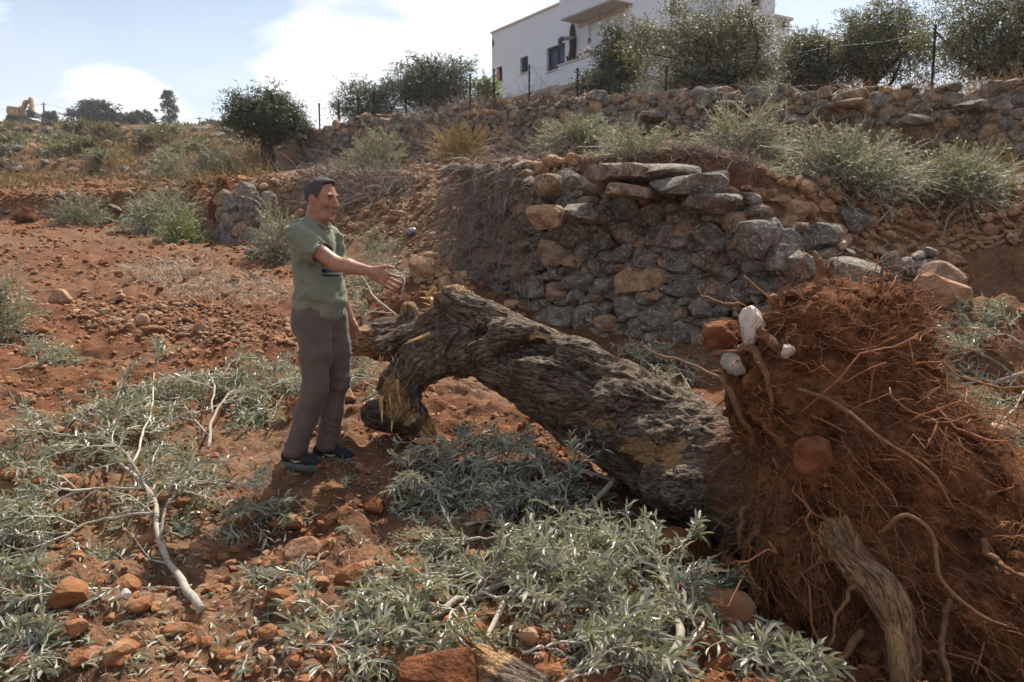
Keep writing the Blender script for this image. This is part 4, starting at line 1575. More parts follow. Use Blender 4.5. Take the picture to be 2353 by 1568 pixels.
bush_at('small green bush low on the bank right of the man', 808, 430, 900, 492, 12, 120, 94, leaf=(.05, .08), L=(.25, .4))
bush_at('olive sprigs at the left edge of the field', -60, 560, 62, 700, 8.6, 150, 95, leaf=(.055, .08), L=(.25, .45))
bush_at('small olive shrub under the big olive tree by the house', 1690, 190, 1800, 255, 17.5, 160, 96, leaf=(.06, .08), L=(.25, .45))
bush_at('dry weedy shrub at the foot of the lone olive tree on its left', 560, 330, 640, 372, 25, 90, 97, leafmat='scrub_leaf', leaf=(.07, .1))
_rg = np.random.default_rng(3)
for i in range(16):
    vx = _rg.uniform(-20, 520); vy = _rg.uniform(305, 395)
    p = gat(vx, vy, 20)
    if p[1] > 130:
        continue
    s = p[1] / 40
    bush('low grey green scrub bush on the far left hillside', p, (.9 * s, .8 * s, .55 * s), 90, 300 + i, leafmat='dusty_olive_leaf' if i % 3 else 'scrub_leaf', leaf=(.14 * s, .22 * s), L=(.4 * s, .7 * s), name='scrub_bush', cat='shrub', group='scrub bushes on the far hillside', width=.35)


def far_scrub():
    rg = np.random.default_rng(8)
    n = 52000
    a = rg.uniform(-R(40), -R(8), n); r = np.geomspace(27, 158, 3000)[rg.integers(0, 3000, n)]
    x = r * np.sin(a); y = r * np.cos(a)
    k = fbm(p2(x, y, .12), 3, 41) + .6 * fbm(p2(x, y, .6), 2, 42) + .35 * sstep(80, 130, r) > -.06
    x, y, r = x[k], y[k], r[k]
    base = np.stack([x, y, H(x, y)], -1)
    d = nrm(rg.normal(0, .6, base.shape) + np.array([0, 0, 1.0]))
    nn = rg.normal(size=base.shape)
    L = rg.uniform(.003, .0065, len(x)) * r * (1 - .45 * sstep(90, 140, r))
    V, F, kk = leaves(base, d, nn, L, L * rg.uniform(.18, .5, len(x)))
    tone = np.clip(.62 + .9 * fbm(p2(x, y, .09), 3, 43) + rg.normal(0, .18, len(x)) - .5 * sstep(95, 135, r), 0, 1)
    o = MB().add(V, F, np.repeat(tone, kk)).build('hillside_scrub', MATS['scrub_leaf'], None, False, 'stuff')
    tag(o, 'dry grass and low scrub covering the far left hillside', 'scrub')
    # rough stones of the old terrace lips
    n = 2600
    a = rg.uniform(-R(40), -R(14), n); r = rg.uniform(22, 95, n)
    x = r * np.sin(a); y = r * np.cos(a)
    e = .4
    sl = np.abs(H(x, y + e) - H(x, y - e)) / (2 * e)
    k = sl > .32
    x, y, r = x[k], y[k], r[k]
    Q = np.stack([x, y, H(x, y)], -1)
    o = rock_mass(rg, Q, rg.uniform(.10, .28, len(x)) * np.clip(r / 35, .8, 2), PEBBLES).build('terrace_stones', MATS['far_wall_stone'], None, False, 'stuff')
    tag(o, 'broken stones along the old terrace lips of the far hillside', 'stones')


far_scrub()


# dry grass, vines and straw ---------------------------------------------------------
def blades(rg, base, L, d, r, n=4, curl=.5):
    s = np.linspace(0, 1, n)
    side = nrm(rg.normal(size=base.shape))
    P = base[:, None] + L[:, None, None] * (d[:, None] * s[None, :, None] + side[:, None] * (curl * rg.uniform(0, 1, (len(base), 1)) * s * s)[:, :, None]
                                          - np.array([0, 0, 1.]) * (curl * .6 * s * s)[None, :, None])
    rr = np.linspace(1, .35, n)[None] * np.broadcast_to(r, (len(base),))[:, None]
    w = nrm(np.cross(d, nrm(rg.normal(size=base.shape))))[:, None] * rr[..., None]
    V = np.stack([P - w, P + w], 2)
    idx = np.arange(len(base) * n * 2).reshape(len(base), n, 2)
    a, b, c, e = idx[:, :-1, 0], idx[:, :-1, 1], idx[:, 1:, 1], idx[:, 1:, 0]
    F = np.concatenate([np.stack([a, b, c], -1).reshape(-1, 3), np.stack([a, c, e], -1).reshape(-1, 3)])
    return V.reshape(-1, 3), F


def grass(name, label, polys, n, seed, mat, L, r, up=1.0, sprd=.5, clump=.5, cat='grass', curl=.5):
    rg = np.random.default_rng(seed)
    P = np.concatenate([gat_many(scatter(rg, max(4, int(n * w / 6)), p)) for p, w in polys])
    P = np.repeat(P, 6, 0)
    P[:, :2] += rg.normal(0, clump * .12, (len(P), 2)) * np.clip(P[:, 1:2] / 9, .5, 3)
    P[:, 2] = H(P[:, 0], P[:, 1])
    sc = np.clip(P[:, 1] / 9, .6, 2.5)
    d = nrm(rg.normal(0, sprd, P.shape) + np.array([0, 0, up]))
    V, F = blades(rg, P, rg.uniform(L[0], L[1], len(P)) * np.clip(sc, .6, 1.5), d, r * sc, curl=curl)
    m = MB().add(V, F, np.repeat(rg.uniform(0, 1, len(P)), 8))
    o = m.build(name, MATS[mat], None, True, 'stuff')
    tag(o, label, cat)
    return o


grass('dry_grass', 'tall golden dry grass on the right terrace below the upper wall', [([(2080, 310), (2400, 210), (2400, 420), (2150, 400)], .6), ([(1850, 300), (2150, 290), (2150, 380), (1900, 380)], .4)], 3400, 101, 'dry_grass', (.25, .6), .0035, 1.0, .6)
grass('dry_brush', 'purplish dry brush heaped on the bank behind the man', [([(690, 400), (930, 350), (960, 430), (880, 470), (700, 470)], 1.0)], 4200, 102, 'dry_brush', (.25, .6), .0032, .35, .8, cat='brush', curl=.9)
grass('dry_brush', 'dry brush in front of the upper wall left of the golden shrub', [([(900, 300), (1230, 280), (1400, 340), (1230, 375), (950, 380)], 1.0)], 3200, 103, 'dry_brush', (.25, .6), .0035, .6, .8, cat='brush', curl=.8)
grass('dry_brush', 'dry weeds and litter on the terrace just behind the capping slabs', [([(1330, 350), (1500, 330), (1760, 350), (1760, 420), (1560, 400), (1340, 385)], 1.0)], 3000, 107, 'dry_brush', (.08, .3), .003, .6, .9, cat='weeds', curl=.8)
grass('pale_straw', 'patch of pale dead straw on the ploughed field left of the man', [([(260, 620), (420, 590), (640, 650), (690, 690), (560, 700), (400, 680)], 1.0)], 2300, 104, 'pale_straw', (.10, .3), .0026, .45, .9, cat='straw', curl=.8)
grass('dry_grass', 'dry grass tufts along the terrace steps at the left', [([(0, 330), (560, 300), (620, 420), (300, 430), (0, 440)], 1.0)], 3600, 105, 'dry_grass', (.3, .6), .004, 1.0, .5)
grass('straw_litter', 'dead straw and litter trodden into the soil around the trunk', [([(560, 1060), (900, 1000), (1300, 980), (1100, 1300), (600, 1400)], .5), ([(0, 1300), (1300, 1350), (1300, 1568), (0, 1568)], .5)], 5200, 106, 'pale_straw', (.03, .11), .0017, .1, 1.0, cat='straw', curl=.4)


def vines():
    """dead creeper over the left end of the lower wall"""
    rg = np.random.default_rng(12)
    n = 2000
    s0, s1 = EA.s_of_vx(1250), EA.s_of_vx(1040)
    f = rg.beta(1.6, 1.2, n)
    s = s0 + (s1 - s0) * f
    p = EA.pos(s); nn = EA.normal(s)
    foot = H(p[:, 0] + nn[:, 0] * .3, p[:, 1] + nn[:, 1] * .3)
    t = rg.uniform(0, 1, n) ** .8 * 1.55
    o = .16 - .13 * t + rg.uniform(0, .12, n)
    base = np.c_[p + nn * o[:, None], foot + t]
    d = nrm(np.c_[nn * .5, rg.normal(0, .5, n)] + rg.normal(0, .55, (n, 3)))
    V, F = blades(rg, base, rg.uniform(.12, .5, n), d, np.full(n, .0035), 5, 1.0)
    o = MB().add(V, F, np.repeat(rg.uniform(0, 1, n), 10)).build('dead_creeper', MATS['dry_brush'], None, True, 'stuff')
    tag(o, 'tangle of dead brown creeper over the left end of the lower wall', 'creeper')


vines()


# ------------------------------------------------------------------ the uprooted olive
TR_CHAINS = [
    # main bole from the root plate up to the fork
    [(1860, 1155, 3.62, .35), (1760, 1122, 3.80, .33), (1650, 1078, 4.0, .29), (1550, 1025, 4.2, .272), (1450, 968, 4.4, .265), (1350, 915, 4.55, .258), (1250, 860, 4.7, .245), (1170, 822, 4.78, .215), (1100, 797, 4.86, .175)],
    # strand twisting along the top
    [(1560, 975, 4.15, .12), (1440, 893, 4.33, .13), (1330, 832, 4.50, .13), (1230, 795, 4.62, .12), (1150, 785, 4.68, .11), (1060, 812, 4.8, .11)],
    # upper limb ending in a torn crown
    [(1190, 790, 4.80, .17), (1120, 752, 4.9, .15), (1065, 722, 4.95, .125), (1040, 690, 4.97, .10), (1050, 672, 4.97, .055)],
    # broken pale snag lying to the left off the upper limb
    [(1050, 715, 4.95, .085), (990, 738, 4.92, .055), (930, 768, 4.88, .048), (875, 795, 4.85, .045), (862, 802, 4.84, .03)],
    # lower limb arching down to a torn point
    [(1120, 800, 4.84, .16), (1040, 805, 4.86, .145), (965, 835, 4.86, .135), (922, 885, 4.85, .125), (922, 935, 4.86, .11), (955, 965, 4.9, .075), (985, 990, 4.92, .045), (1005, 1004, 4.92, .012)],
    # underside strand of the bole
    [(1700, 1150, 3.9, .2), (1560, 1105, 4.08, .17), (1430, 1035, 4.3, .15), (1330, 975, 4.46, .12), (1250, 915, 4.6, .10)],
]
TR_CHAINS = [[(at(a, b, c), r * .97) for a, b, c, r in ch] for ch in TR_CHAINS]


def grain_of(V, chains):
    best = np.full(len(V), 1e9); out = np.zeros((len(V), 3))
    for ci, ch in enumerate(chains):
        s0 = ci * 3.3
        d_all = nrm(ch[-1][0] - ch[0][0])
        e1 = nrm(np.array([0, 0, 1.0]) - d_all * d_all[2]); e2 = np.cross(d_all, e1)
        for (a, ra), (b, rb) in zip(ch[:-1], ch[1:]):
            ab = b - a; L = np.linalg.norm(ab)
            t = np.clip((V - a) @ ab / (L * L), 0, 1)
            r = V - a - t[:, None] * ab
            dd = np.linalg.norm(r, axis=1) - (ra + (rb - ra) * t)
            m = dd < best
            s = s0 + t * L
            u = r @ e1; v = r @ e2
            w = 1.1 * s
            q = np.stack([s, u * np.cos(w) - v * np.sin(w), u * np.sin(w) + v * np.cos(w)], 1)
            out[m] = q[m]; best[m] = dd[m]
            s0 += L
    return out


def build_trunk():
    root = empty('fallen_olive_tree', at(1500, 1180, 4.2))
    tag(root, 'massive uprooted olive tree with rugged dark bark lying across the field', 'fallen tree')
    pts = np.array([p for ch in TR_CHAINS for p, r in ch])
    S = Sdf(pts.min(0) - .45, pts.max(0) + .45, .0125)
    for ch in TR_CHAINS:
        S.chain([p for p, r in ch], [r for p, r in ch], .06)
    # swellings
    for vx, vy, Y, r in ((1245, 850, 4.45, .12), (1300, 905, 4.4, .11), (1430, 930, 4.2, .12), (1500, 1010, 4.05, .13), (1620, 1120, 3.8, .16), (1120, 800, 4.62, .07), (1180, 765, 4.6, .09), (1560, 1120, 3.95, .14)):
        S.ell(at(vx, vy, Y), (r * 1.5, r, r * .9), k=.07)
    # hollows
    for vx, vy, Y, r in ((1222, 806, 4.50, .075), (1180, 815, 4.53, .07), (1258, 826, 4.49, .05), (1300, 985, 4.40, .06), (1410, 1050, 4.17, .075), (1460, 1075, 4.09, .07), (1350, 1020, 4.3, .065), (1110, 770, 4.68, .05), (1330, 850, 4.34, .03), (1480, 960, 4.14, .03)):
        S.ell(at(vx, vy, Y), (r * 1.7, r * 1.3, r * .8), k=.05, op='sub')
    V, F = S.mesh(1)
    Nn = vnormals(V, F)
    g = grain_of(V, TR_CHAINS)
    a = fbm(g * np.array([2.2, 9, 9]), 3, 3)
    b = 1 - np.abs(fbm(g * np.array([9, 34, 34]), 3, 4)) * 3.2
    c = fbm(g * np.array([20, 60, 60]), 2, 6)
    V2 = V + Nn * (a * .040 + np.clip(b, -.6, 1) * .012 + c * .009)[:, None]
    # torn, bare places
    wood = np.zeros(len(V))
    for vx, vy, Y, rx, amt in ((1242, 770, 4.5, .07, .9), (1372, 978, 4.15, .07, .9), (1400, 985, 4.1, .06, .8), (1470, 1040, 3.95, .09, 1), (1430, 1050, 4.0, .07, 1), (1530, 1045, 3.85, .09, .95), (1560, 1020, 3.85, .06, .8),
                           (1050, 668, 4.97, .09, 1), (1020, 690, 4.93, .06, .9), (905, 905, 4.74, .085, 1), (915, 935, 4.76, .085, 1), (935, 955, 4.8, .07, .9), (1000, 1000, 4.9, .13, 1.0), (862, 802, 4.84, .05, 1), (900, 875, 4.74, .05, .9)):
        wood = np.maximum(wood, amt * np.exp(-((V - at(vx, vy, Y)) ** 2).sum(1) / (rx * rx)) * 1.25)
    V2 = V2 - Nn * (.022 * sstep(.35, .75, wood) * (1 + .5 * fbm(g * np.array([4, 70, 70]), 2, 15)))[:, None]
    earth = sstep(.55, 0.0, np.linalg.norm(V - at(1760, 1080, 3.7), axis=1) - .05)
    obj('bole', V2, F, MATS['olive_bark'], root, True, {'grain': g, 'wood': wood, 'earth': earth})
    rg = np.random.default_rng(4)
    # torn splinters at the broken ends
    def splinters(name, vx, vy, Y, d, n, L, w, spread=.35, rad=.06):
        mb = MB()
        c = at(vx, vy, Y); d = nrm(d)
        for i in range(n):
            dd = nrm(d + rg.normal(0, spread, 3)); s = nrm(np.cross(dd, rg.normal(size=3))); t = np.cross(dd, s)
            b = c + rg.normal(0, rad, 3)
            l = rg.uniform(.5, 1) * L; ww = w * rg.uniform(.4, 1)
            P = np.array([b - dd * l * .3 - s * ww, b - dd * l * .3 + s * ww, b - dd * l * .3 + t * ww * .7, b + dd * l * .35 - s * ww * .7, b + dd * l * .35 + s * ww * .5, b + dd * l * .35 + t * ww * .5, b + dd * l])
            mb.add(P, np.array([[0, 2, 1], [0, 1, 4], [0, 4, 3], [1, 2, 5], [1, 5, 4], [2, 0, 3], [2, 3, 5], [3, 4, 6], [4, 5, 6], [5, 3, 6]]))
        mb.build(name, MATS['fresh_wood'], root, False)
    splinters('torn_wood', 962, 760, 4.9, (-.7, -.2, -.75), 7, .17, .014)
    splinters('torn_wood', 875, 808, 4.84, (-.1, -.2, -1), 5, .12, .010, .3, .025)
    splinters('torn_wood', 1005, 690, 4.93, (-1, -.2, .1), 9, .12, .02, .4, .05)
    splinters('torn_wood', 905, 870, 4.76, (-.2, -.3, 1), 6, .10, .014, .35, .035)
    splinters('torn_wood', 905, 915, 4.72, (.1, -.2, -1), 8, .14, .016, .3, .05)
    splinters('torn_wood', 985, 985, 4.9, (.6, 0, -.8), 8, .13, .012, .25, .03)
    return root


fallen = build_trunk()


def torn_log(name, label, pts, rs, seed, wood_end=0, mat='olive_bark', splint=True, h=.012, wood_r=None):
    ch = [[(at(*p), r) for p, r in zip(pts, rs)]]
    P = np.array([q for q, r in ch[0]])
    e = P[wood_end]
    root = empty(name, P.mean(0) - np.array([0, 0, max(rs)]))
    tag(root, label, 'log')
    S = Sdf(P.min(0) - max(rs) - .12, P.max(0) + max(rs) + .12, h)
    S.chain(list(P), rs, .04)
    V, F = S.mesh(1)
    Nn = vnormals(V, F)
    g = grain_of(V, ch) + seed
    a = fbm(g * np.array([2.2, 12, 12]), 3, seed); b = 1 - np.abs(fbm(g * np.array([3, 30, 30]), 3, seed + 1)) * 3
    V2 = V + Nn * (a * .02 + np.clip(b, -.3, 1) * .008)[:, None]
    wr = wood_r or rs[wood_end] * 1.15
    wood = np.exp(-((V - e) ** 2).sum(1) / (wr * wr)) * 1.3
    obj('bark', V2, F, MATS[mat], root, True, {'grain': g, 'wood': wood, 'earth': np.full(len(V), .15)})
    if splint:
        rg = np.random.default_rng(seed)
        o = P[wood_end - 1] if wood_end else P[1]
        d = nrm(e - o)
        mb = MB()
        for i in range(16):
            dd = nrm(d + rg.normal(0, .16, 3)); s = nrm(np.cross(dd, rg.normal(size=3))); t = np.cross(dd, s)
            b = e + rg.normal(0, rs[wood_end] * .45, 3) + d * rs[wood_end] * .3
            l = rg.uniform(.4, 1) * .18; ww = rs[wood_end] * .16
            Q = np.array([b - dd * l * .5 - s * ww, b - dd * l * .5 + s * ww, b - dd * l * .5 + t * ww, b + dd * l])
            mb.add(Q, np.array([[0, 2, 1], [0, 1, 3], [1, 2, 3], [2, 0, 3]]))
        mb.build('splinters', MATS['fresh_wood' if seed % 2 else 'rotten_wood'], root, False)
    return root


torn_log('broken_log', 'thick broken limb with splintered end behind the man\'s hanging hand', [(1085, 775, 4.98), (1010, 772, 5.2), (950, 775, 5.28), (880, 780, 5.25), (845, 785, 5.2)], [.12, .14, .15, .13, .10], 22, 4)
torn_log('broken_log', 'upright dark stub of limb at the far side of the trunk', [(945, 770, 5.25), (945, 735, 5.25), (940, 712, 5.25)], [.07, .065, .06], 24, 2, splint=False)
torn_log('broken_log', 'short dark log with pale torn face beside the man\'s shins', [(935, 965, 5.1), (895, 955, 5.05), (862, 952, 5.0)], [.09, .10, .085], 25, 2, splint=False, wood_r=.07)
torn_log('broken_log', 'splintered rotten wood chunk at the bottom edge of the picture', [(1230, 1600, 2.45), (1150, 1560, 2.5), (1105, 1515, 2.55)], [.07, .065, .04], 26, 2, wood_r=.12)


def build_roots():
    rg = np.random.default_rng(9)
    C = ROOT_C
    S0 = at(1720, 1000, 3.75)       # where the bole enters
    core = Sdf(C - np.array([1.15, 1.0, 1.1]), C + np.array([1.3, 1.0, 1.15]), .022)
    parts = [(at(1995, 1130, 3.38), (.44, .44, .60)), (at(1905, 830, 3.5), (.33, .30, .33)), (at(1800, 900, 3.55), (.23, .25, .26)), (at(2130, 1200, 3.22), (.33, .38, .38)), (at(2290, 1390, 3.0), (.42, .36, .36)), (at(1890, 1250, 3.15), (.25, .26, .45)),
             (at(2010, 790, 3.58), (.22, .24, .22)), (at(2080, 1430, 2.95), (.36, .28, .3)), (at(2390, 1500, 2.8), (.4, .3, .4))]
    for c, r in parts:
        core.ell(c, r, k=.12)
    core.warp(lambda P: -.06 * fbm(P * 3.2, 3, 51) - .05 * fbm(P * 10, 2, 52))
    # hollows between the roots
    for vx, vy, Y, r in ((1960, 1190, 2.78, .13), (2150, 1420, 2.62, .15), (1880, 1180, 2.95, .11), (2230, 1250, 2.72, .12), (1990, 1400, 2.75, .13)):
        core.ell(at(vx, vy, Y), (r, r * 1.3, r), k=.06, op='sub')
    V, F = core.mesh(1)
    Nn = vnormals(V, F)
    V = V + Nn * (.035 * fbm(V * 24, 3, 53))[:, None]
    root = empty('root_plate', (C[0], C[1], h1(C[0], C[1])))
    tag(root, 'upturned root plate caked in red earth at the end of the fallen olive', 'roots')
    st = np.zeros(len(V))
    obj('earth_core', V, F, MATS['root_soil'], root, True, {'straw': st, 'green': st})
    # fine roots
    n = 5200
    zc = V[:, 1] < C[1] + .35
    k = rg.choice(np.where(zc)[0], n)
    P0 = V[k] + Nn[k] * .004
    rad = P0 - S0
    tang = rad - (rad * Nn[k]).sum(1, keepdims=True) * Nn[k]
    d = nrm(nrm(tang) * 1.0 + Nn[k] * rg.uniform(-.1, .32, (n, 1)) + rg.normal(0, .42, (n, 3)) + np.array([.15, 0, -.35]))
    L = rg.uniform(.05, .26, n) * (1 + 1.0 * rg.uniform(0, 1, n) ** 5)
    m = 6
    s = np.linspace(0, 1, m)
    w = np.cumsum(rg.normal(0, .075, (n, m, 3)), 1); w[:, 0] = 0
    P = P0[:, None] + L[:, None, None] * (d[:, None] * s[None, :, None] + w - np.array([0, 0, 1.]) * (.25 * s * s)[None, :, None])
    # lay most of them close over the earth
    rr = rg.uniform(.0007, .0019, n) * (1 + .8 * (rg.uniform(0, 1, n) < .08))
    Vt, Ft = tubes(P, rr[:, None] * np.linspace(1, .45, m)[None], 3, False)
    MB().add(Vt, Ft, np.repeat(rg.uniform(0, 1, n), m * 3)).build('fine_roots', MATS['root'], root, True, 'stuff')
    # middling crooked roots with side rootlets
    n = 95
    k = rg.choice(np.where((V[:, 1] < C[1] + .05))[0], n)
    rad = V[k] - S0
    tang = rad - (rad * Nn[k]).sum(1, keepdims=True) * Nn[k]
    d = nrm(nrm(tang) + Nn[k] * .45 + rg.normal(0, .45, (n, 3)) + np.array([.1, 0, -.45]))
    m = 14
    s = np.linspace(0, 1, m)
    w = np.cumsum(rg.normal(0, .062, (n, m, 3)), 1); w[:, 0] = 0
    L = rg.uniform(.25, .75, n)
    P = V[k][:, None] + L[:, None, None] * (d[:, None] * s[None, :, None] + w - np.array([0, 0, 1.]) * (.3 * s * s)[None, :, None])
    P = lift(P, .006)
    for i in range(n):
        r0 = rg.uniform(.0022, .0055)
        Vt, Ft = tubes(P[i], np.linspace(r0, r0 * .35, m), 6)
        obj('root', Vt, Ft, MATS['root'], root, True, {'rnd': np.full(len(Vt), rg.uniform(.5, 1))})
    P2, L2 = sprout(rg, P, 9, .15, 1, (.5, 1.3), (.05, .2), 6, 0, .2, .35)
    Vt, Ft = tubes(P2, np.linspace(.0018, .0008, 6)[None].repeat(len(P2), 0), 3, False)
    MB().add(Vt, Ft, np.repeat(rg.uniform(.3, 1, len(P2)), 18)).build('rootlets', MATS['root'], root, True, 'stuff')
    # big roots
    big = [([(1925, 1225, 3.0), (1965, 1290, 2.82), (2030, 1350, 2.7), (2065, 1430, 2.62), (2085, 1600, 2.55)], .060, .056),
           ([(2020, 1225, 2.82), (2090, 1185, 2.72), (2150, 1225, 2.66), (2165, 1330, 2.6), (2240, 1400, 2.55), (2330, 1440, 2.5)], .0085, .004),
           ([(1640, 870, 3.72), (1750, 880, 3.4), (1900, 930, 3.05), (2000, 1010, 2.88), (2120, 1090, 2.8), (2180, 1180, 2.75)], .009, .005),
           ([(1700, 800, 3.5), (1735, 830, 3.38), (1765, 885, 3.3), (1770, 950, 3.3)], .018, .010),
           ([(1660, 865, 3.5), (1690, 920, 3.4), (1720, 980, 3.4), (1735, 1040, 3.45)], .016, .008),
           ([(1745, 760, 3.42), (1790, 800, 3.32), (1820, 850, 3.28), (1850, 920, 3.2)], .020, .010),
           ([(1800, 760, 3.5), (1783, 690, 3.5), (1778, 668, 3.5)], .022, .014), ([(1895, 690, 3.5), (1888, 625, 3.5), (1876, 575, 3.5)], .022, .009), ([(1905, 680, 3.55), (1905, 640, 3.55), (1908, 600, 3.55)], .014, .006),
           ([(2050, 760, 3.5), (2046, 700, 3.45), (2036, 640, 3.45), (2034, 600, 3.45)], .014, .004), ([(2110, 850, 3.4), (2125, 790, 3.42), (2118, 740, 3.42), (2098, 720, 3.4)], .03, .016),
           ([(1700, 700, 3.7), (1640, 690, 3.75), (1600, 665, 3.8)], .008, .003), ([(1690, 890, 3.6), (1560, 830, 3.75), (1500, 815, 3.85), (1470, 795, 3.9)], .009, .003),
           ([(1720, 1160, 3.5), (1700, 1200, 3.45), (1700, 1260, 3.4)], .014, .007), 
           ([(1940, 1190, 2.85), (1975, 1230, 2.8), (1960, 1300, 2.76)], .012, .006), ([(2180, 1380, 2.7), (2160, 1480, 2.55), (2200, 1600, 2.45)], .010, .006), ([(1980, 1450, 2.75), (1940, 1520, 2.7), (1900, 1600, 2.6)], .016, .008),
           ([(2260, 1240, 2.8), (2310, 1290, 2.62), (2353, 1330, 2.55)], .012, .006), ([(1990, 1330, 2.75), (1930, 1400, 2.68), (1900, 1500, 2.6)], .008, .004)]
    for i, (pts, r0, r1) in enumerate(big):
        n = 60 if r0 > .02 else 30
        sd = 18 if r0 > .02 else 9
        c = resample(np.array([at(*p) for p in pts]), n)
        tt = np.linspace(0, 1, n)
        wig = np.stack([fbm(np.c_[tt * (4 if r0 < .03 else 2), np.full((n, 2), i * 5.1 + ch * 9.7)], 3, 70 + ch) for ch in range(3)], 1)
        c += (wig - wig[:1]) * (.03 if r0 < .03 else .02)
        tp = np.linspace(r0, r1, n) * (1 + .22 * fbm(np.c_[np.linspace(0, 2.6, n), np.full((n, 2), i * 3.3)], 3, 90 + i))
        if i:
            tp[-4:] *= np.array([.9, .75, .55, .25])
        else:
            tp *= 1 - .22 * sstep(.60, .66, tt)
        Vt, Ft = tubes(c, tp, sd)
        k = n * sd
        a = np.tile(np.arange(sd) * 2 * math.pi / sd, n); sl = np.repeat(np.linspace(0, 1, n) * np.linalg.norm(np.diff(c, axis=0), axis=1).sum(), sd)
        g = np.zeros((len(Vt), 3)); g[:k] = np.stack([sl, np.cos(a) * r0 * 1.6, np.sin(a) * r0 * 1.6], 1); g[:, 0] += i * 2.0
        nn = nrm(Vt[:k] - np.repeat(c, sd, 0))
        Vt[:k] += nn * ((1 - 2.2 * np.abs(fbm(np.stack([sl * 5, np.cos(a) * 2.6, np.sin(a) * 2.6], 1), 3, 60 + i))) * r0 * .16 + fbm(Vt[:k] * 7, 2, 61) * r0 * .25)[:, None]
        wood = np.zeros(len(Vt))
        if i == 0:
            wood[:k] = sstep(.55, .72, np.repeat(np.linspace(0, 1, n), sd)) * sstep(-.9, -.1, np.cos(a - 2.4)) * 1.0
        o = obj('root', Vt, Ft, MATS['root_bark' if i == 0 else 'thick_root'], root, True, {'rnd': np.full(len(Vt), rg.uniform(.1, .7)), 'grain': g, 'wood': wood, 'earth': np.full(len(Vt), .45 if i else .2)})
        if i == 0:
            o['label'] = 'thickest root, snapped and stripped to pale wood'
    # clods of earth still held by the roots, and stiff snapped stubs round the rim
    k = rg.choice(np.where(V[:, 1] < C[1] + .3)[0], 700)
    rock_mass(rg, V[k] - Nn[k] * .004, rg.uniform(.008, .034, 700), PEBBLES).build('clods', MATS['root_soil'], root, False, 'stuff')
    k = rg.choice(np.where((V[:, 2] > C[2] + .1) & (V[:, 1] < C[1] + .45))[0], 70)
    L = rg.uniform(.05, .2, 70)
    d = nrm(Nn[k] + rg.normal(0, .35, (70, 3)) + np.array([.1, 0, .2]))
    sv = np.linspace(-.15, 1, 5)
    wv = np.cumsum(rg.normal(0, .03, (70, 5, 3)), 1)
    P = V[k][:, None] + L[:, None, None] * (d[:, None] * sv[None, :, None] + wv)
    for j in range(70):
        r0 = rg.uniform(.002, .006)
        Vt, Ft = tubes(P[j], np.linspace(r0, r0 * .6, 5), 6)
        obj('root', Vt, Ft, MATS['root'], root, True, {'rnd': np.full(len(Vt), rg.uniform(.4, 1))})
    # stones caught in the roots
    for lab, vx, vy, Y, sz, m, sd in (('white stone gripped by the roots at the top left', 1738, 752, 3.48, (.15, .14, .19), 'earthy_limestone', 1), ('white stone knob at the left edge of the roots', 1692, 836, 3.54, (.13, .14, .11), 'earthy_limestone', 2),
                                 ('orange stone lodged in the roots', 1868, 1050, 3.06, (.15, .15, .16), 'orange_stone', 3), ('pale chip', 1812, 808, 3.26, (.06, .05, .06), 'earthy_limestone', 4), ('red clod', 1760, 870, 3.40, (.2, .15, .15), 'red_clod', 6), ('red clod', 1660, 770, 3.6, (.2, .16, .14), 'red_clod', 8), ('red clod', 1755, 1170, 3.3, (.09, .08, .09), 'red_clod', 9)):
        Vr, Fr = rock(500 + sd, 3, 9, .3, .15 if 'clod' not in lab else .3)
        o = obj('stone' if 'clod' not in lab else 'clod', Vr * np.array(sz) / 2 + at(vx, vy, Y), Fr, MATS[m], root, False)
        if 'white' in lab:
            o['label'] = lab
    return root


def make_root_soil():
    m, t, b, o = newmat('root_soil')
    p = geo_pos(t)
    n = noise(t, p, 9, 6, .65); f = noise(t, p, 55, 5, .65)
    c = ramp(t, n, [(.3, (.055, .022, .011)), (.52, (.155, .062, .027)), (.72, (.33, .145, .065))])
    c = mixc(t, 1.0, c, ramp(t, f, [(.3, .6), (.7, 1.35)]), 'MULTIPLY')
    t.links.new(c, b.inputs['Base Color'])
    b.inputs['Roughness'].default_value = .95
    b.inputs['Specular IOR Level'].default_value = .1
    bump(t, b, mth(t, 'MULTIPLY_ADD', f, .5, n), 1.0, .05)


simple('orange_stone', (.21, .082, .036), .95, .5, 9, .08, bmp=.03)
make_root_soil()
roots = build_roots()


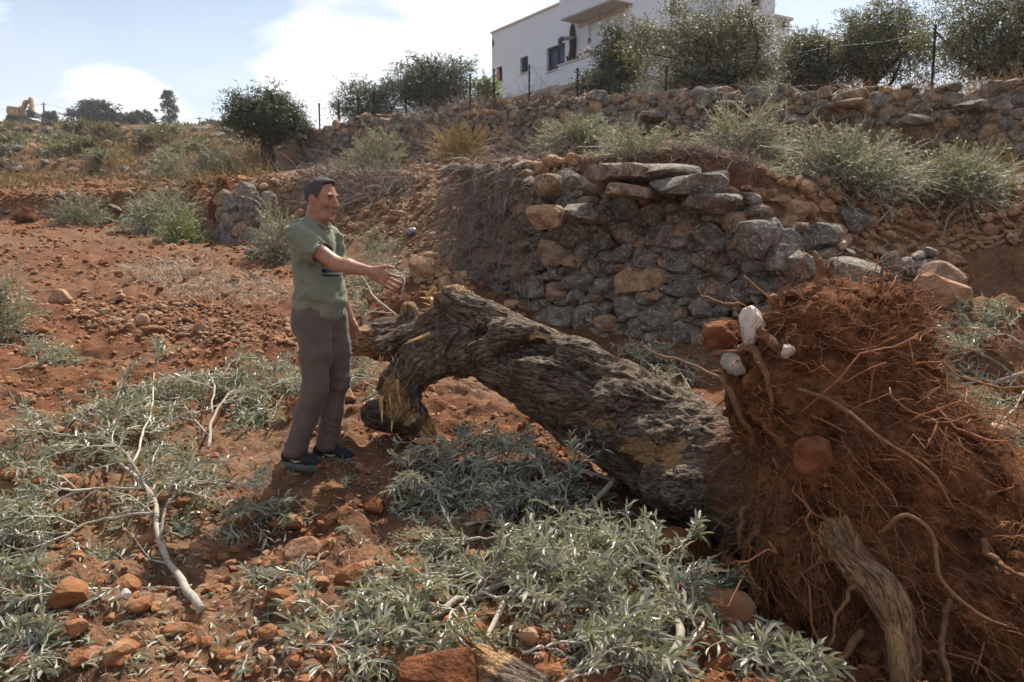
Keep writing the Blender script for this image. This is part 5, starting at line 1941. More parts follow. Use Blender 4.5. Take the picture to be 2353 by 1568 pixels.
def stump(label, vx, vy, w, h, seed, Y=None, lean=0.0):
    """small uprooted stump: earth-caked root mass with a torn bole"""
    p = gat(vx, vy) if Y is None else gnd(vx, Y)
    rg = np.random.default_rng(seed)
    root = empty('uprooted_stump', p)
    tag(root, label, 'stump')
    S = Sdf(p - np.array([w, w, .2]), p + np.array([w, w, h * 1.5]), max(.02, w / 22))
    S.ell(p + np.array([0, 0, h * .3]), (w * .5, w * .42, h * .42), k=.08)
    S.cap(p + np.array([0, 0, h * .3]), p + np.array([lean * h, 0, h * .95]), w * .3, w * .14, .08)
    for i in range(5):
        a = rg.uniform(0, 6.28)
        S.cap(p + np.array([0, 0, h * .3]), p + np.array([math.cos(a) * w * .6, math.sin(a) * w * .5, h * rg.uniform(0.02, .5)]), w * .13, w * .04, .06)
    S.warp(lambda P: -.10 * w * fbm(P * 4 / w, 3, seed))
    V, F = S.mesh(1)
    Nn = vnormals(V, F)
    V = V + Nn * (.05 * w * fbm(V * 14 / w, 3, seed + 1))[:, None]
    obj('root_mass', V, F, MATS['root_soil'], root, True)
    k = rg.choice(len(V), 260)
    d = nrm(Nn[k] + rg.normal(0, .6, (260, 3)) - np.array([0, 0, .3]))
    s = np.linspace(0, 1, 5)
    P = V[k][:, None] + (w * rg.uniform(.1, .4, 260))[:, None, None] * (d[:, None] * s[None, :, None] + np.cumsum(rg.normal(0, .08, (260, 5, 3)), 1))
    Vt, Ft = tubes(P, np.linspace(.006, .003, 5)[None].repeat(260, 0) * max(.6, w), 3, False)
    MB().add(Vt, Ft, .4).build('rootlets', MATS['root'], root, True, 'stuff')
    return root


stump('large uprooted stump heap of red earth and roots beside the stone wall stub', 530, 528, .95, 1.05, 31, lean=-.12)
stump('small dark uprooted stump in the field left of the silvery branch heap', 215, 500, .55, .60, 32)
stump('dark low root lump at the far left of the field', 60, 512, .7, .35, 33)
stump('little dark clod of roots beside the small stump', 245, 488, .35, .35, 34)
stump('small splintered stump beside the squared brown block behind the man', 632, 600, .28, .34, 35, lean=.05)


# ------------------------------------------------------------------ cut branches on the ground in front
def sp(vx, vy, dz=.03, y1=14):
    return gat(vx, vy, 1.5, dz)


def st(pts, r0, r1):
    return (np.array([sp(*p) for p in pts]), r0, r1)


cut_branch('large cut olive branch with sawn butt in the left foreground', [
    st([(462, 1400, 0.024), (425, 1340, 0.040), (385, 1290, 0.062), (362, 1220, 0.118), (350, 1150, 0.156), (315, 1095, 0.172), (270, 1050, 0.156)], .021, .009),
    st([(372, 1240, 0.094), (385, 1165, 0.156), (440, 1105, 0.187), (520, 1115, 0.125), (555, 1180, 0.047)], .010, .004),
    st([(350, 1150, 0.156), (290, 1040, 0.218), (190, 1010, 0.187), (60, 1020, 0.125)], .009, .004),
    st([(335, 1120, 0.156), (200, 1120, 0.156), (60, 1170, 0.109), (-40, 1200, 0.078)], .009, .004),
    st([(300, 1070, 0.187), (335, 960, 0.234), (365, 840, 0.234)], .008, .003),
    st([(280, 1050, 0.172), (230, 960, 0.156), (180, 930, 0.125)], .007, .003),
    st([(350, 1180, 0.118), (220, 1190, 0.102), (90, 1240, 0.078), (0, 1260, 0.062)], .008, .003)], 401, n1=9, l1=(.25, .55), n2=6, l2=(.14, .28), nleaf=13)
cut_branch('thin bare twig of olive trailing left from the sawn butt', [st([(440, 1345, 0.040), (300, 1340, 0.040), (150, 1365, 0.031), (-30, 1400, 0.024)], .006, .003)], 402, n1=9, l1=(.15, .35), n2=2, l2=(.1, .18), nleaf=8)
cut_branch('leafy olive branch with two pale prongs between the left branch and the man', [
    st([(478, 1030, 0.078), (488, 950, 0.125), (520, 895, 0.156), (600, 868, 0.109)], .013, .005), st([(488, 950, 0.125), (490, 890, 0.172), (470, 850, 0.156)], .008, .004), st([(500, 930, 0.078), (600, 900, 0.094), (690, 880, 0.078)], .008, .003), st([(480, 1000, 0.062), (420, 930, 0.078), (380, 880, 0.094)], .007, .003)], 403, n1=9, l1=(.25, .5), n2=6, l2=(.14, .28), nleaf=12)
cut_branch('low leafy branch lying across behind the man\'s calves', [st([(640, 850, 0.078), (720, 845, 0.078), (800, 860, 0.078), (880, 900, 0.062)], .010, .004), st([(780, 840, 0.078), (830, 800, 0.156), (880, 790, 0.156)], .008, .004), st([(700, 880, 0.047), (640, 920, 0.040), (610, 960, 0.040)], .006, .003)], 404, n1=10, l1=(.25, .5), n2=6, l2=(.14, .28), nleaf=12)
cut_branch('silvery olive branch standing beyond the man\'s hip', [st([(930, 740, 0.118), (870, 690, 0.234), (830, 640, 0.312), (815, 600, 0.390)], .012, .004), st([(900, 720, 0.156), (850, 720, 0.196), (800, 730, 0.196)], .008, .003), st([(920, 690, 0.156), (930, 640, 0.196), (880, 620, 0.234)], .007, .003)], 405, n1=9, l1=(.3, .55), n2=6, l2=(.16, .3), nleaf=12)
cut_branch('dark shaded olive branch under the lower limb of the trunk', [st([(1130, 985, 0.156), (1040, 1030, 0.125), (960, 1080, 0.078), (910, 1120, 0.040)], .011, .004), st([(1090, 1010, 0.118), (1030, 1100, 0.062), (1000, 1160, 0.031)], .008, .003), st([(1120, 1010, 0.118), (1080, 1080, 0.078), (1060, 1150, 0.040)], .007, .003)], 406, n1=7, l1=(.2, .36), n2=6, l2=(.13, .25), nleaf=12)
cut_branch('olive branch crushed below the middle of the trunk', [st([(1420, 1110, 0.094), (1300, 1070, 0.109), (1180, 1030, 0.125), (1090, 1000, 0.118)], .014, .005), st([(1310, 1080, 0.094), (1230, 1110, 0.078), (1140, 1120, 0.062)], .008, .003), st([(1400, 1130, 0.078), (1330, 1140, 0.078), (1250, 1130, 0.078)], .008, .003)], 407, n1=6, l1=(.18, .34), n2=6, l2=(.13, .25), nleaf=12)
cut_branch('stout pale branch running from the trunk into the central leaf pile', [st([(1420, 1090, 0.125), (1310, 1195, 0.109), (1230, 1260, 0.094), (1140, 1320, 0.078)], .019, .012), st([(1300, 1200, 0.094), (1290, 1120, 0.156), (1245, 1090, 0.156)], .008, .004), st([(1240, 1255, 0.094), (1120, 1240, 0.094), (1010, 1250, 0.078)], .008, .003), st([(1170, 1300, 0.078), (1060, 1320, 0.078), (960, 1340, 0.047)], .008, .003), st([(1320, 1200, 0.109), (1400, 1230, 0.109), (1480, 1220, 0.109)], .008, .003)], 408, n1=8, l1=(.22, .45), n2=6, l2=(.14, .26), nleaf=13)
cut_branch('torn pale branch with splintered butt left of the central leaf pile', [st([(950, 1428, 0.024), (1010, 1405, 0.040), (1085, 1368, 0.062), (1180, 1330, 0.078), (1300, 1320, 0.078)], .020, .010), st([(1100, 1360, 0.062), (1180, 1380, 0.062), (1290, 1400, 0.062)], .008, .003), st([(1080, 1370, 0.062), (1040, 1440, 0.040), (1000, 1500, 0.031)], .006, .003)], 409, n1=8, l1=(.2, .42), n2=6, l2=(.13, .25), nleaf=13)
cut_branch('forked grey branch at the right of the central leaf pile', [st([(1475, 1600, 0.040), (1560, 1495, 0.062), (1552, 1400, 0.109), (1530, 1300, 0.140), (1490, 1225, 0.156)], .021, .007), st([(1550, 1470, 0.062), (1440, 1435, 0.078), (1385, 1370, 0.094), (1290, 1310, 0.094), (1190, 1260, 0.078)], .012, .004), st([(1530, 1320, 0.125), (1440, 1290, 0.125), (1340, 1280, 0.109)], .008, .003), st([(1545, 1420, 0.078), (1500, 1360, 0.109), (1470, 1290, 0.125)], .010, .004), st([(1560, 1500, 0.055), (1640, 1400, 0.062), (1620, 1320, 0.078)], .008, .003)], 410, n1=8, l1=(.2, .42), n2=6, l2=(.13, .25), nleaf=12)
cut_branch('straight pale stick with leaves at the bottom of the central pile', [st([(1105, 1500, 0.031), (1150, 1420, 0.055), (1200, 1340, 0.078), (1260, 1260, 0.078)], .013, .007), st([(1200, 1500, 0.040), (1300, 1460, 0.047), (1400, 1460, 0.047)], .007, .003), st([(1250, 1600, 0.031), (1340, 1530, 0.040), (1450, 1500, 0.047)], .007, .003)], 411, n1=8, l1=(.2, .4), n2=6, l2=(.12, .22), nleaf=12)
cut_branch('thin twiggy branch left of the torn pale branch', [st([(845, 1560, 0.024), (800, 1440, 0.040), (720, 1350, 0.047), (640, 1290, 0.047)], .007, .003), st([(830, 1520, 0.024), (900, 1500, 0.040), (960, 1540, 0.031)], .006, .003), st([(640, 1500, 0.024), (760, 1490, 0.031), (850, 1510, 0.031)], .005, .003)], 412, n1=8, l1=(.12, .3), n2=4, l2=(.09, .18), nleaf=12)
cut_branch('olive branch with thick stem lying right of the root plate', [st([(2420, 850, 0.118), (2330, 862, 0.109), (2260, 890, 0.078), (2200, 905, 0.047)], .022, .012), st([(2330, 860, 0.109), (2240, 810, 0.156), (2150, 790, 0.140)], .009, .004), st([(2300, 880, 0.078), (2200, 860, 0.078), (2120, 850, 0.047)], .008, .003), st([(2353, 900, 0.078), (2300, 960, 0.047), (2250, 1000, 0.031)], .008, .003), st([(2353, 790, 0.156), (2290, 760, 0.156), (2220, 750, 0.125)], .008, .003)], 413, n1=9, l1=(.25, .5), n2=6, l2=(.14, .28), nleaf=12)
cut_branch('olive sprig with broad leaves at the bottom left corner', [st([(-40, 1600, 0.024), (60, 1530, 0.040), (110, 1500, 0.031)], .006, .003), st([(-60, 1360, 0.078), (0, 1320, 0.109), (40, 1340, 0.078)], .007, .003)], 414, n1=6, l1=(.12, .25), n2=4, l2=(.08, .16), nleaf=12, leaf=(.05, .07))
cut_branch('flat olive sprigs on the soil at the far left', [st([(20, 850, 0.024), (80, 830, 0.040), (150, 825, 0.031)], .006, .003), st([(-20, 790, 0.024), (60, 800, 0.031), (120, 815, 0.024)], .006, .003)], 415, n1=8, l1=(.15, .35), n2=4, l2=(.1, .2), nleaf=12)
cut_branch('small olive sprig on the soil in front of the root plate', [st([(1830, 1600, 0.024), (1760, 1520, 0.047), (1700, 1480, 0.040)], .006, .003), st([(1900, 1600, 0.024), (1820, 1560, 0.040), (1740, 1560, 0.031)], .006, .003)], 416, n1=7, l1=(.12, .25), n2=4, l2=(.08, .16), nleaf=12)
cut_branch('olive sprigs behind the trunk at the foot of the lower wall', [st([(1400, 790, 0.047), (1480, 830, 0.078), (1540, 870, 0.078)], .006, .003), st([(1500, 800, 0.047), (1560, 850, 0.078), (1590, 900, 0.078)], .006, .003)], 417, n1=8, l1=(.15, .3), n2=4, l2=(.1, .2), nleaf=12)


def sprigs():
    rg = np.random.default_rng(71)
    places = ['beside the man\'s left shoe', 'in front of the man\'s right shoe', 'below the dark shaded branch', 'left of the red clod', 'on bare soil below the shoes', 'right of the sawn butt', 'above the torn pale branch',
              'in the bottom left gravel', 'in the bottom middle gravel', 'by the long red stone']
    spots = [(800, 1110), (690, 1100), (930, 1200), (800, 1220), (650, 1190), (600, 1330), (880, 1300), (250, 1520), (560, 1540), (420, 800)]
    for pl, (vx, vy) in zip(places, spots):
        p = sp(vx, vy, .015)
        a = rg.uniform(0, 6.28)
        d = np.array([math.cos(a), math.sin(a), .05]) * rg.uniform(.14, .24)
        line = resample(np.stack([p - d / 2, p + np.array([0, 0, .02]), p + d / 2]), 7)
        root = empty('olive_sprig', p)
        tag(root, 'small broken olive sprig lying ' + pl, 'sprig')
        P = lift(line[None], .01)
        V, F = tubes(P, np.linspace(.003, .0015, 7), 5)
        obj('stem', V, F, MATS['twig'], root, True, {'rnd': np.full(len(V), .6)})
        lv = MB().add(*leaf_on(rg, P, 18, .05, (.045, .062), hi=True))
        lv.build('leaves', MATS['olive_leaf'], root, False, 'stuff')
    # fallen leaves and green olives
    n = 2600
    vp = np.stack([rg.uniform(0, 1900, n), 820 + 740 * rg.uniform(0, 1, n) ** .8], -1)
    P = gat_many(vp); P[:, 2] += .008
    d = nrm(rg.normal(size=(n, 3)) * np.array([1, 1, .25])); nn = rg.normal(0, .35, (n, 3)); nn[:, 2] += 1
    V, F, k = leaves(P, d, nn, rg.uniform(.035, .06, n), rg.uniform(.009, .013, n), True)
    o = MB().add(V, F, np.repeat(rg.uniform(.2, 1, n), k)).build('fallen_leaves', MATS['olive_leaf'], None, False, 'stuff')
    tag(o, 'loose olive leaves scattered on the red soil', 'leaves')
    Vs, Fs = ICO[2]
    for i, (vx, vy, w) in enumerate(((485, 1366, 'below the sawn butt'), (220, 1410, 'beside the trailing twig'), (640, 1385, 'right of the flat orange stone'), (550, 1610, 'at the bottom edge'), (920, 1515, 'by the rotten wood chunk'), (300, 1545, 'among gravel at the bottom left'), (1300, 1390, 'on the central leaf pile'))):
        p = sp(vx, min(vy, 1550), .012)
        o = obj('olive', Vs * np.array([.011, .008, .008]) + p, Fs, MATS['olive_fruit'], None, True, origin=p)
        tag(o, 'single green olive ' + w, 'olive')


simple('olive_fruit', (.10, .16, .03), .35, .2, 30, .5)
sprigs()


# ------------------------------------------------------------------ the man
def skin_mat():
    m, t, b, o = newmat('skin')
    oc = objc(t)
    n = noise(t, oc, 30, 4); n2 = noise(t, oc, 160, 3)
    c = ramp(t, n, [(.3, (.30, .135, .082)), (.7, (.44, .225, .145))])
    c = mixc(t, attr(t, 'red'), c, (.30, .10, .07))
    c = mixc(t, attr(t, 'stubble'), c, (.16, .105, .085))
    t.links.new(c, b.inputs['Base Color'])
    b.inputs['Roughness'].default_value = .5
    b.inputs['Specular IOR Level'].default_value = .35
    b.inputs['Subsurface Weight'].default_value = .08
    b.inputs['Subsurface Radius'].default_value = (.01, .004, .002)
    bump(t, b, n2, .25, .002)


def cloth(name, c0, c1, wv=420, prn=False):
    m, t, b, o = newmat(name)
    oc = objc(t)
    n = noise(t, oc, 7, 4); n2 = noise(t, oc, wv, 2)
    c = ramp(t, n, [(.3, c0), (.7, c1)])
    c = mixc(t, 1.0, c, ramp(t, n2, [(.3, .88), (.7, 1.1)]), 'MULTIPLY')
    if prn:
        f = attr(t, 'print')            # x: height on the chest, see the builder
        pv = attr(t, 'printv', True)
        s = t.nodes.new('ShaderNodeSeparateXYZ'); t.links.new(pv, s.inputs[0])
        lat = mth(t, 'LESS_THAN', mth(t, 'ABSOLUTE', s.outputs[1]), .10)
        front = mth(t, 'GREATER_THAN', s.outputs[0], 0.0)
        bars = None
        for z0, z1 in ((1.187, 1.207), (1.165, 1.177)):
            q = mth(t, 'MULTIPLY', mth(t, 'GREATER_THAN', s.outputs[2], z0), mth(t, 'LESS_THAN', s.outputs[2], z1))
            bars = q if bars is None else mth(t, 'MAXIMUM', bars, q)
        # block lettering across the chest: upright strokes
        w = t.nodes.new('ShaderNodeTexNoise'); w.inputs['Scale'].default_value = 1
        cb = t.nodes.new('ShaderNodeCombineXYZ')
        t.links.new(mth(t, 'MULTIPLY', s.outputs[1], 70.0), cb.inputs[0]); t.links.new(mth(t, 'MULTIPLY', s.outputs[2], 16.0), cb.inputs[1])
        t.links.new(cb.outputs[0], w.inputs['Vector'])
        tz = mth(t, 'MULTIPLY', mth(t, 'GREATER_THAN', s.outputs[2], 1.235), mth(t, 'LESS_THAN', s.outputs[2], 1.278))
        tx = mth(t, 'MULTIPLY', tz, mth(t, 'GREATER_THAN', w.outputs[0], .45))
        k = mth(t, 'MULTIPLY', mth(t, 'MULTIPLY', mth(t, 'MAXIMUM', bars, tx), lat), front)
        c = mixc(t, k, c, (.012, .017, .04))
    t.links.new(c, b.inputs['Base Color'])
    b.inputs['Roughness'].default_value = .9
    b.inputs['Specular IOR Level'].default_value = .15
    b.inputs['Sheen Weight'].default_value = .15
    bump(t, b, n2, .3, .001)


skin_mat()
cloth('sage_cotton', (.165, .175, .118), (.205, .215, .150), prn=True)
cloth('brown_twill', (.102, .072, .062), (.142, .102, .086))
simple('belt_leather', (.022, .018, .016), .55, .2, 30)
simple('hair', (.075, .068, .063), .8, .75, 240, .2, bmp=.004)
simple('shoe_mesh', (.018, .020, .024), .75, .35, 60)
simple('shoe_sole', (.10, .10, .105), .8, .2, 40)
simple('shoe_accent', (.42, .26, .16), .6, .1, 20)
simple('shoe_red', (.50, .06, .04), .6, .1, 20)
simple('eye_dark', (.03, .022, .018), .25, .1, 20, .5)
simple('eye_white', (.26, .21, .18), .35, .05, 20, .5)
simple('metal_stud', (.12, .11, .10), .4, .1, 20, .5, .8)

YAW = R(-18)
FWD = np.array([math.cos(YAW), math.sin(YAW), 0]); LFT = np.array([-math.sin(YAW), math.cos(YAW), 0])


def build_man():
    O = gat(728, 1066)
    O[2] += .0
    root = empty('person', O)
    tag(root, 'man in sage green t-shirt and brown trousers pointing at the fallen olive', 'person')
    W = lambda f, l, z: O + FWD * f + LFT * l + np.array([0, 0, z])
    A = lambda x, y, z: O + np.array([x, y, z])
    Mb = np.stack([FWD, LFT, np.array([0, 0, 1.])])
    # ---- head frame
    hy = YAW + R(-9)
    hf = np.array([math.cos(hy), math.sin(hy), 0]); hl = np.array([-math.sin(hy), math.cos(hy), 0]); hu = np.array([0, 0, 1.])
    tl = R(-3)
    hf, hu = hf * math.cos(tl) + hu * math.sin(tl), hu * math.cos(tl) - hf * math.sin(tl)
    HC = A(.030, 0, 1.618)
    Hd = lambda f, l, u: HC + hf * f + hl * l + hu * u
    Mh = np.stack([hf, hl, hu])
    # ---- arms
    shR = W(-.025, -.185, 1.405); elR = A(.168, -.245, 1.245); wrR = A(.385, -.340, 1.212)
    shL = W(-.015, .185, 1.40); elL = A(.055, .25, 1.12); wrL = A(.160, .215, .885)
    S = Sdf(O + np.array([-.30, -.55, .68]), O + np.array([.68, .48, 1.80]), .0068)
    # trunk under the shirt
    S.ell(W(-.01, 0, 1.25), (.085, .13, .2), Mb, .05)
    S.cap(W(-.035, 0, 1.40), W(.0, 0, 1.54), .060, .055, .03)
    S.cap(W(-.03, -.08, 1.43), W(-.03, .08, 1.43), .05, .05, .05)
    # arms
    S.chain([shR, shR + (elR - shR) * .5, elR], [.052, .048, .042], .02)
    S.chain([elR, elR + (wrR - elR) * .35, wrR], [.041, .042, .027], .02)
    S.chain([shL, elL], [.052, .042], .02)
    S.chain([elL, elL + (wrL - elL) * .35, wrL], [.041, .041, .026], .02)

    def hand(wr, d, up, curl, spread, side=1):
        d = nrm(d); up = nrm(up - (up @ d) * d); n = np.cross(d, up) * side
        M = np.stack([d, up, n])
        S.rbox(wr + d * .052, (.050, .040, .015), .013, M, .012)
        S.cap(wr - d * .01, wr + d * .03, .024, .026, .012)
        for i, (o, L, r) in enumerate(((.031, .074, .0088), (.0105, .082, .0090), (-.0105, .076, .0086), (-.0305, .060, .0076))):
            b = wr + d * .096 + up * o
            a = (o / .031) * spread
            dd = d * math.cos(a) + up * math.sin(a)
            c1 = curl * (.5 + .12 * i)
            p1 = b + (dd * math.cos(c1 * .4) + n * math.sin(c1 * .4)) * L * .45
            p2_ = p1 + (dd * math.cos(c1) + n * math.sin(c1)) * L * .32
            p3 = p2_ + (dd * math.cos(c1 * 1.6) + n * math.sin(c1 * 1.6)) * L * .27
            S.chain([b - d * .02, p1, p2_, p3], [r * 1.08, r, r * .95, r * .82], .004)
        t0 = wr + d * .022 + up * .026 + n * .004
        t1 = t0 + (d * .70 + up * .62 + n * .15) * .042
        t2 = t1 + (d * .86 + up * .48 + n * .1) * .034
        t3 = t2 + (d * .97 + up * .22) * .026
        S.chain([t0, t1, t2, t3], [.0165, .0125, .0105, .0085], .008)

    hand(wrR, A(.56, -.365, 1.130) - A(.385, -.340, 1.212), np.array([.15, -.1, 1.]), .35, .22, -1)
    hand(wrL, np.array([.16, -.03, -1.0]), np.array([.8, -.5, .1]), .9, .08, 1)
    # head
    S.ell(Hd(-.014, 0, .030), (.097, .072, .090), Mh, .02)            # cranium
    S.ell(Hd(.028, 0, -.030), (.062, .056, .100), Mh, .03)            # face
    S.cap(Hd(.035, -.026, -.092), Hd(.035, .026, -.092), .027, .027, .025)   # jaw
    S.cap(Hd(-.01, -.050, -.05), Hd(.05, -.022, -.100), .020, .018, .025)
    S.cap(Hd(-.01, .050, -.05), Hd(.05, .022, -.100), .020, .018, .025)
    S.ell(Hd(.078, 0, -.112), (.018, .021, .017), Mh, .015)           # chin
    S.cap(Hd(.078, -.038, .024), Hd(.078, .038, .024), .014, .014, .014)   # brow
    for sg in (-1, 1):
        S.ell(Hd(.092, sg * .031, .004), (.018, .017, .011), Mh, .010, 'sub')
        S.ell(Hd(.072, sg * .044, -.028), (.022, .020, .018), Mh, .016)    # cheek bones
        S.ell(Hd(.060, sg * .056, -.070), (.030, .010, .026), Mh, .022, 'sub')
    S.chain([Hd(.090, 0, .016), Hd(.104, 0, -.012), Hd(.115, 0, -.034)], [.009, .011, .013], .010)   # nose
    for sg in (-1, 1):
        S.ell(Hd(.100, sg * .014, -.037), (.012, .009, .009), Mh, .006)
    S.ell(Hd(.091, 0, -.066), (.012, .022, .006), Mh, .006)            # lips
    S.ell(Hd(.089, 0, -.079), (.012, .019, .006), Mh, .006)
    S.ell(Hd(.102, 0, -.0725), (.010, .019, .0028), Mh, .003, 'sub')
    for sg in (-1, 1):
        ec = Hd(-.012, sg * .077, -.012)
        ax = np.stack([nrm(hf * .9 - hl * sg * .35), nrm(hl * sg * .9 + hf * .35), hu])
        S.ell(ec, (.023, .012, .037), ax, .006)
        S.ell(ec + hl * sg * .012 + hf * .005, (.012, .008, .022), ax, .004, 'sub')
    # neck with sinews
    S.cap(W(-.035, 0, 1.42), Hd(-.02, 0, -.06), .058, .056, .03)
    S.cap(W(.03, -.02, 1.42), Hd(-.005, -.055, -.05), .014, .016, .025)
    V, F = S.mesh(1)
    lp = np.exp(-(((V - Hd(.10, 0, -.0725)) @ Mh.T / np.array([.018, .022, .012])) ** 2).sum(1))
    ea = sum(np.exp(-(((V - Hd(-.012, sg * .08, -.012)) / .03) ** 2).sum(1)) for sg in (-1, 1))
    sb = 1.2 * np.exp(-(((V - Hd(.05, 0, -.085)) @ Mh.T / np.array([.07, .09, .045])) ** 2).sum(1)) * .22
    obj('body', V, F, MATS['skin'], root, True, {'red': np.clip(lp * .6 + ea * .35, 0, .8), 'stubble': np.clip(sb + 0 * lp, 0, 1)})
    for sg in (-1, 1):
        Vs, Fs = ICO[2]
        obj('eye', Vs * .0100 + Hd(.0745, sg * .031, .002), Fs, MATS['eye_white'], root, True)
        obj('iris', Vs * .0062 + Hd(.0800, sg * .031, .002), Fs, MATS['eye_dark'], root, True)
        c = resample(np.stack([Hd(.092, sg * .014, .019), Hd(.094, sg * .032, .027), Hd(.082, sg * .050, .020)]), 8)
        Ve, Fe = tubes(c, np.array([.003, .0045, .005, .005, .005, .0045, .004, .002]), 6)
        obj('eyebrow', Ve, Fe, MATS['hair'], root, True)
    # hair: close cropped, greying
    S = Sdf(HC - .16, HC + .16, .0048)
    S.ell(Hd(-.016, 0, .034), (.103, .0815, .0945), Mh, .01)
    S.ell(Hd(.022, 0, .100), (.060, .058, .024), Mh, .02)
    S.warp(lambda P: .004 * fbm(P * 150, 2, 8))
    hp = lambda P: ((P - HC) @ Mh.T)
    sl, P = S._sub(S.lo, S.lo + S.h * S.n, 0)
    q = hp(P)
    # hairline: forehead, temples, round the ears, nape
    line = np.where(q[..., 2] > .055, .040 + .9 * np.maximum(0, q[..., 2] - .078), np.where(q[..., 2] > .0, .022 + .3 * q[..., 2], .004 + .3 * q[..., 2]))
    line = np.where((np.abs(q[..., 1]) > .05) & (q[..., 2] < .055), line, np.where(q[..., 2] > .055, line, line))
    dd = np.maximum(q[..., 0] - line, -.075 - q[..., 2] - .2 * q[..., 0])
    S.D = np.maximum(S.D, dd.astype(np.float32))
    S.ell(Hd(-.010, -.080, -.012), (.024, .02, .034), Mh, .004, 'sub'); S.ell(Hd(-.010, .080, -.012), (.024, .02, .034), Mh, .004, 'sub')
    V, F = S.mesh(1)
    obj('hair', V, F, MATS['hair'], root, True)

    # ---- t-shirt
    S = Sdf(O + np.array([-.32, -.42, .84]), O + np.array([.42, .42, 1.60]), .0088)
    S.ell(W(-.02, 0, 1.30), (.116, .152, .20), Mb, .05)
    S.ell(W(-.055, 0, 1.38), (.085, .15, .10), Mb, .05)
    S.ell(W(.02, 0, 1.10), (.135, .158, .17), Mb, .07)
    S.ell(W(.015, 0, .985), (.147, .170, .14), Mb, .06)
    S.cap(W(-.035, -.12, 1.422), W(-.035, .12, 1.422), .044, .044, .05)
    S.cap(W(-.03, -.04, 1.46), W(-.03, .04, 1.46), .055, .055, .04)
    slv = shR + (elR - shR) * .62; slvL = shL + (elL - shL) * .6
    S.cap(shR + np.array([-.005, 0, -.005]), slv, .066, .074, .045)
    S.cap(shL, slvL, .072, .072, .045)
    # drape and creases
    def folds(P):
        q = (P - O) @ Mb.T
        a = fbm(np.stack([q[:, 0] * 7 + q[:, 2] * 4, q[:, 1] * 7, q[:, 2] * 3.2], -1), 3, 61)
        b = 1 - np.abs(fbm(np.stack([q[:, 0] * 9 - q[:, 2] * 9, q[:, 1] * 5, q[:, 2] * 9 + q[:, 0] * 5], -1), 2, 62)) * 3
        low = sstep(1.12, .98, q[:, 2])
        c = np.sin(q[:, 2] * 62 + 6 * q[:, 0] + 4 * fbm(q * 5, 2, 63)) * low
        return -.020 * a - .012 * np.clip(b, -.5, 1) - .007 * c
    S.warp(folds)
    S.half(W(.0, 0, .922), np.array([-.26, .0, -1.0]))
    # sleeve openings and neck hole
    ax = nrm(elR - shR)
    near_arm = slv
    sl, P = S._sub(slv - .14, slv + .14, 0)
    d = (P - slv.astype(np.float32)) @ ax.astype(np.float32)
    far_side = ((P - O.astype(np.float32)) @ LFT.astype(np.float32)) < -.17
    S.D[sl] = np.where(far_side, np.maximum(S.D[sl], d), S.D[sl])
    S.cap(slv - ax * .03, slv + ax * .05, .057, .062, .004, 'sub')
    axL = nrm(elL - shL)
    sl, P = S._sub(slvL - .14, slvL + .14, 0)
    d = (P - slvL.astype(np.float32)) @ axL.astype(np.float32)
    far_side = ((P - O.astype(np.float32)) @ LFT.astype(np.float32)) > .17
    S.D[sl] = np.where(far_side, np.maximum(S.D[sl], d), S.D[sl])
    S.cap(W(.0, 0, 1.475), W(.02, 0, 1.62), .068, .085, .008, 'sub')
    S.ell(W(.075, 0, 1.475), (.06, .072, .045), Mb, .012, 'sub')
    V, F = S.mesh(1)
    q = (V - O) @ Mb.T
    shirt = obj('t_shirt', V, F, MATS['sage_cotton'], root, True, {'printv': np.stack([q[:, 0] - .02, q[:, 1] + .02, q[:, 2]], 1), 'print': np.zeros(len(V))})
    # collar rib
    a = np.linspace(0, 2 * math.pi, 33)
    ring = np.array([W(.012 + .073 * math.cos(t), .073 * math.sin(t), 1.489 - .030 * math.cos(t) - .012 * math.cos(t) ** 2) for t in a])
    Vc, Fc = tubes(ring, np.full(33, .0075), 6)
    obj('collar', Vc, Fc, MATS['sage_cotton'], shirt, True, {'printv': np.full((len(Vc), 3), -9.), 'print': np.zeros(len(Vc))})

    # ---- trousers
    S = Sdf(O + np.array([-.30, -.30, .03]), O + np.array([.36, .34, 1.06]), .0082)
    hipR, knR, anR = W(.025, -.085, .90), W(.055, -.10, .50), W(-.085, -.105, .10)
    hipL, knL, anL = W(.045, .085, .90), W(.085, .095, .50), W(.02, .095, .10)
    S.ell(W(.015, 0, .93), (.134, .157, .12), Mb, .05)
    S.ell(W(-.03, -.07, .88), (.10, .09, .11), Mb, .05)
    S.ell(W(-.03, .07, .88), (.10, .09, .11), Mb, .05)
    for h_, k_, a_ in ((hipR, knR, anR), (hipL, knL, anL)):
        S.chain([h_, h_ + (k_ - h_) * .5, k_, k_ + (a_ - k_) * .45, a_ + (k_ - a_) * .06, a_], [.102, .090, .074, .070, .066, .070], .03)
    def tfold(P):
        q = (P - O) @ Mb.T
        z = q[:, 2]
        lowc = sstep(.36, .12, z); kn = np.exp(-((z - .5) / .09) ** 2); cr = np.exp(-((z - .80) / .08) ** 2)
        side = np.sin(np.arctan2(q[:, 1] + .1 * np.sign(-q[:, 1]), q[:, 0]) * 2 + z * 8)
        zig = np.sin(z * 105 + 3.2 * side + 5 * fbm(q * 6, 2, 71)) * lowc + .7 * np.sin(z * 80 + 14 * q[:, 0]) * kn + .6 * np.sin(z * 70 + 22 * q[:, 0] + 10 * q[:, 1]) * cr
        msk = .35 + .65 * sstep(-.2, .3, fbm(q * 4.5, 2, 73))
        return -.0085 * zig * msk - .018 * fbm(np.stack([q[:, 0] * 8 + z * 5, q[:, 1] * 8, z * 5 - q[:, 0] * 6], -1), 3, 72)
    S.warp(tfold)
    S.half(W(.0, 0, .990), np.array([.10, 0, 1.0]))
    S.half(W(0, 0, .060), np.array([0, 0, -1.]))
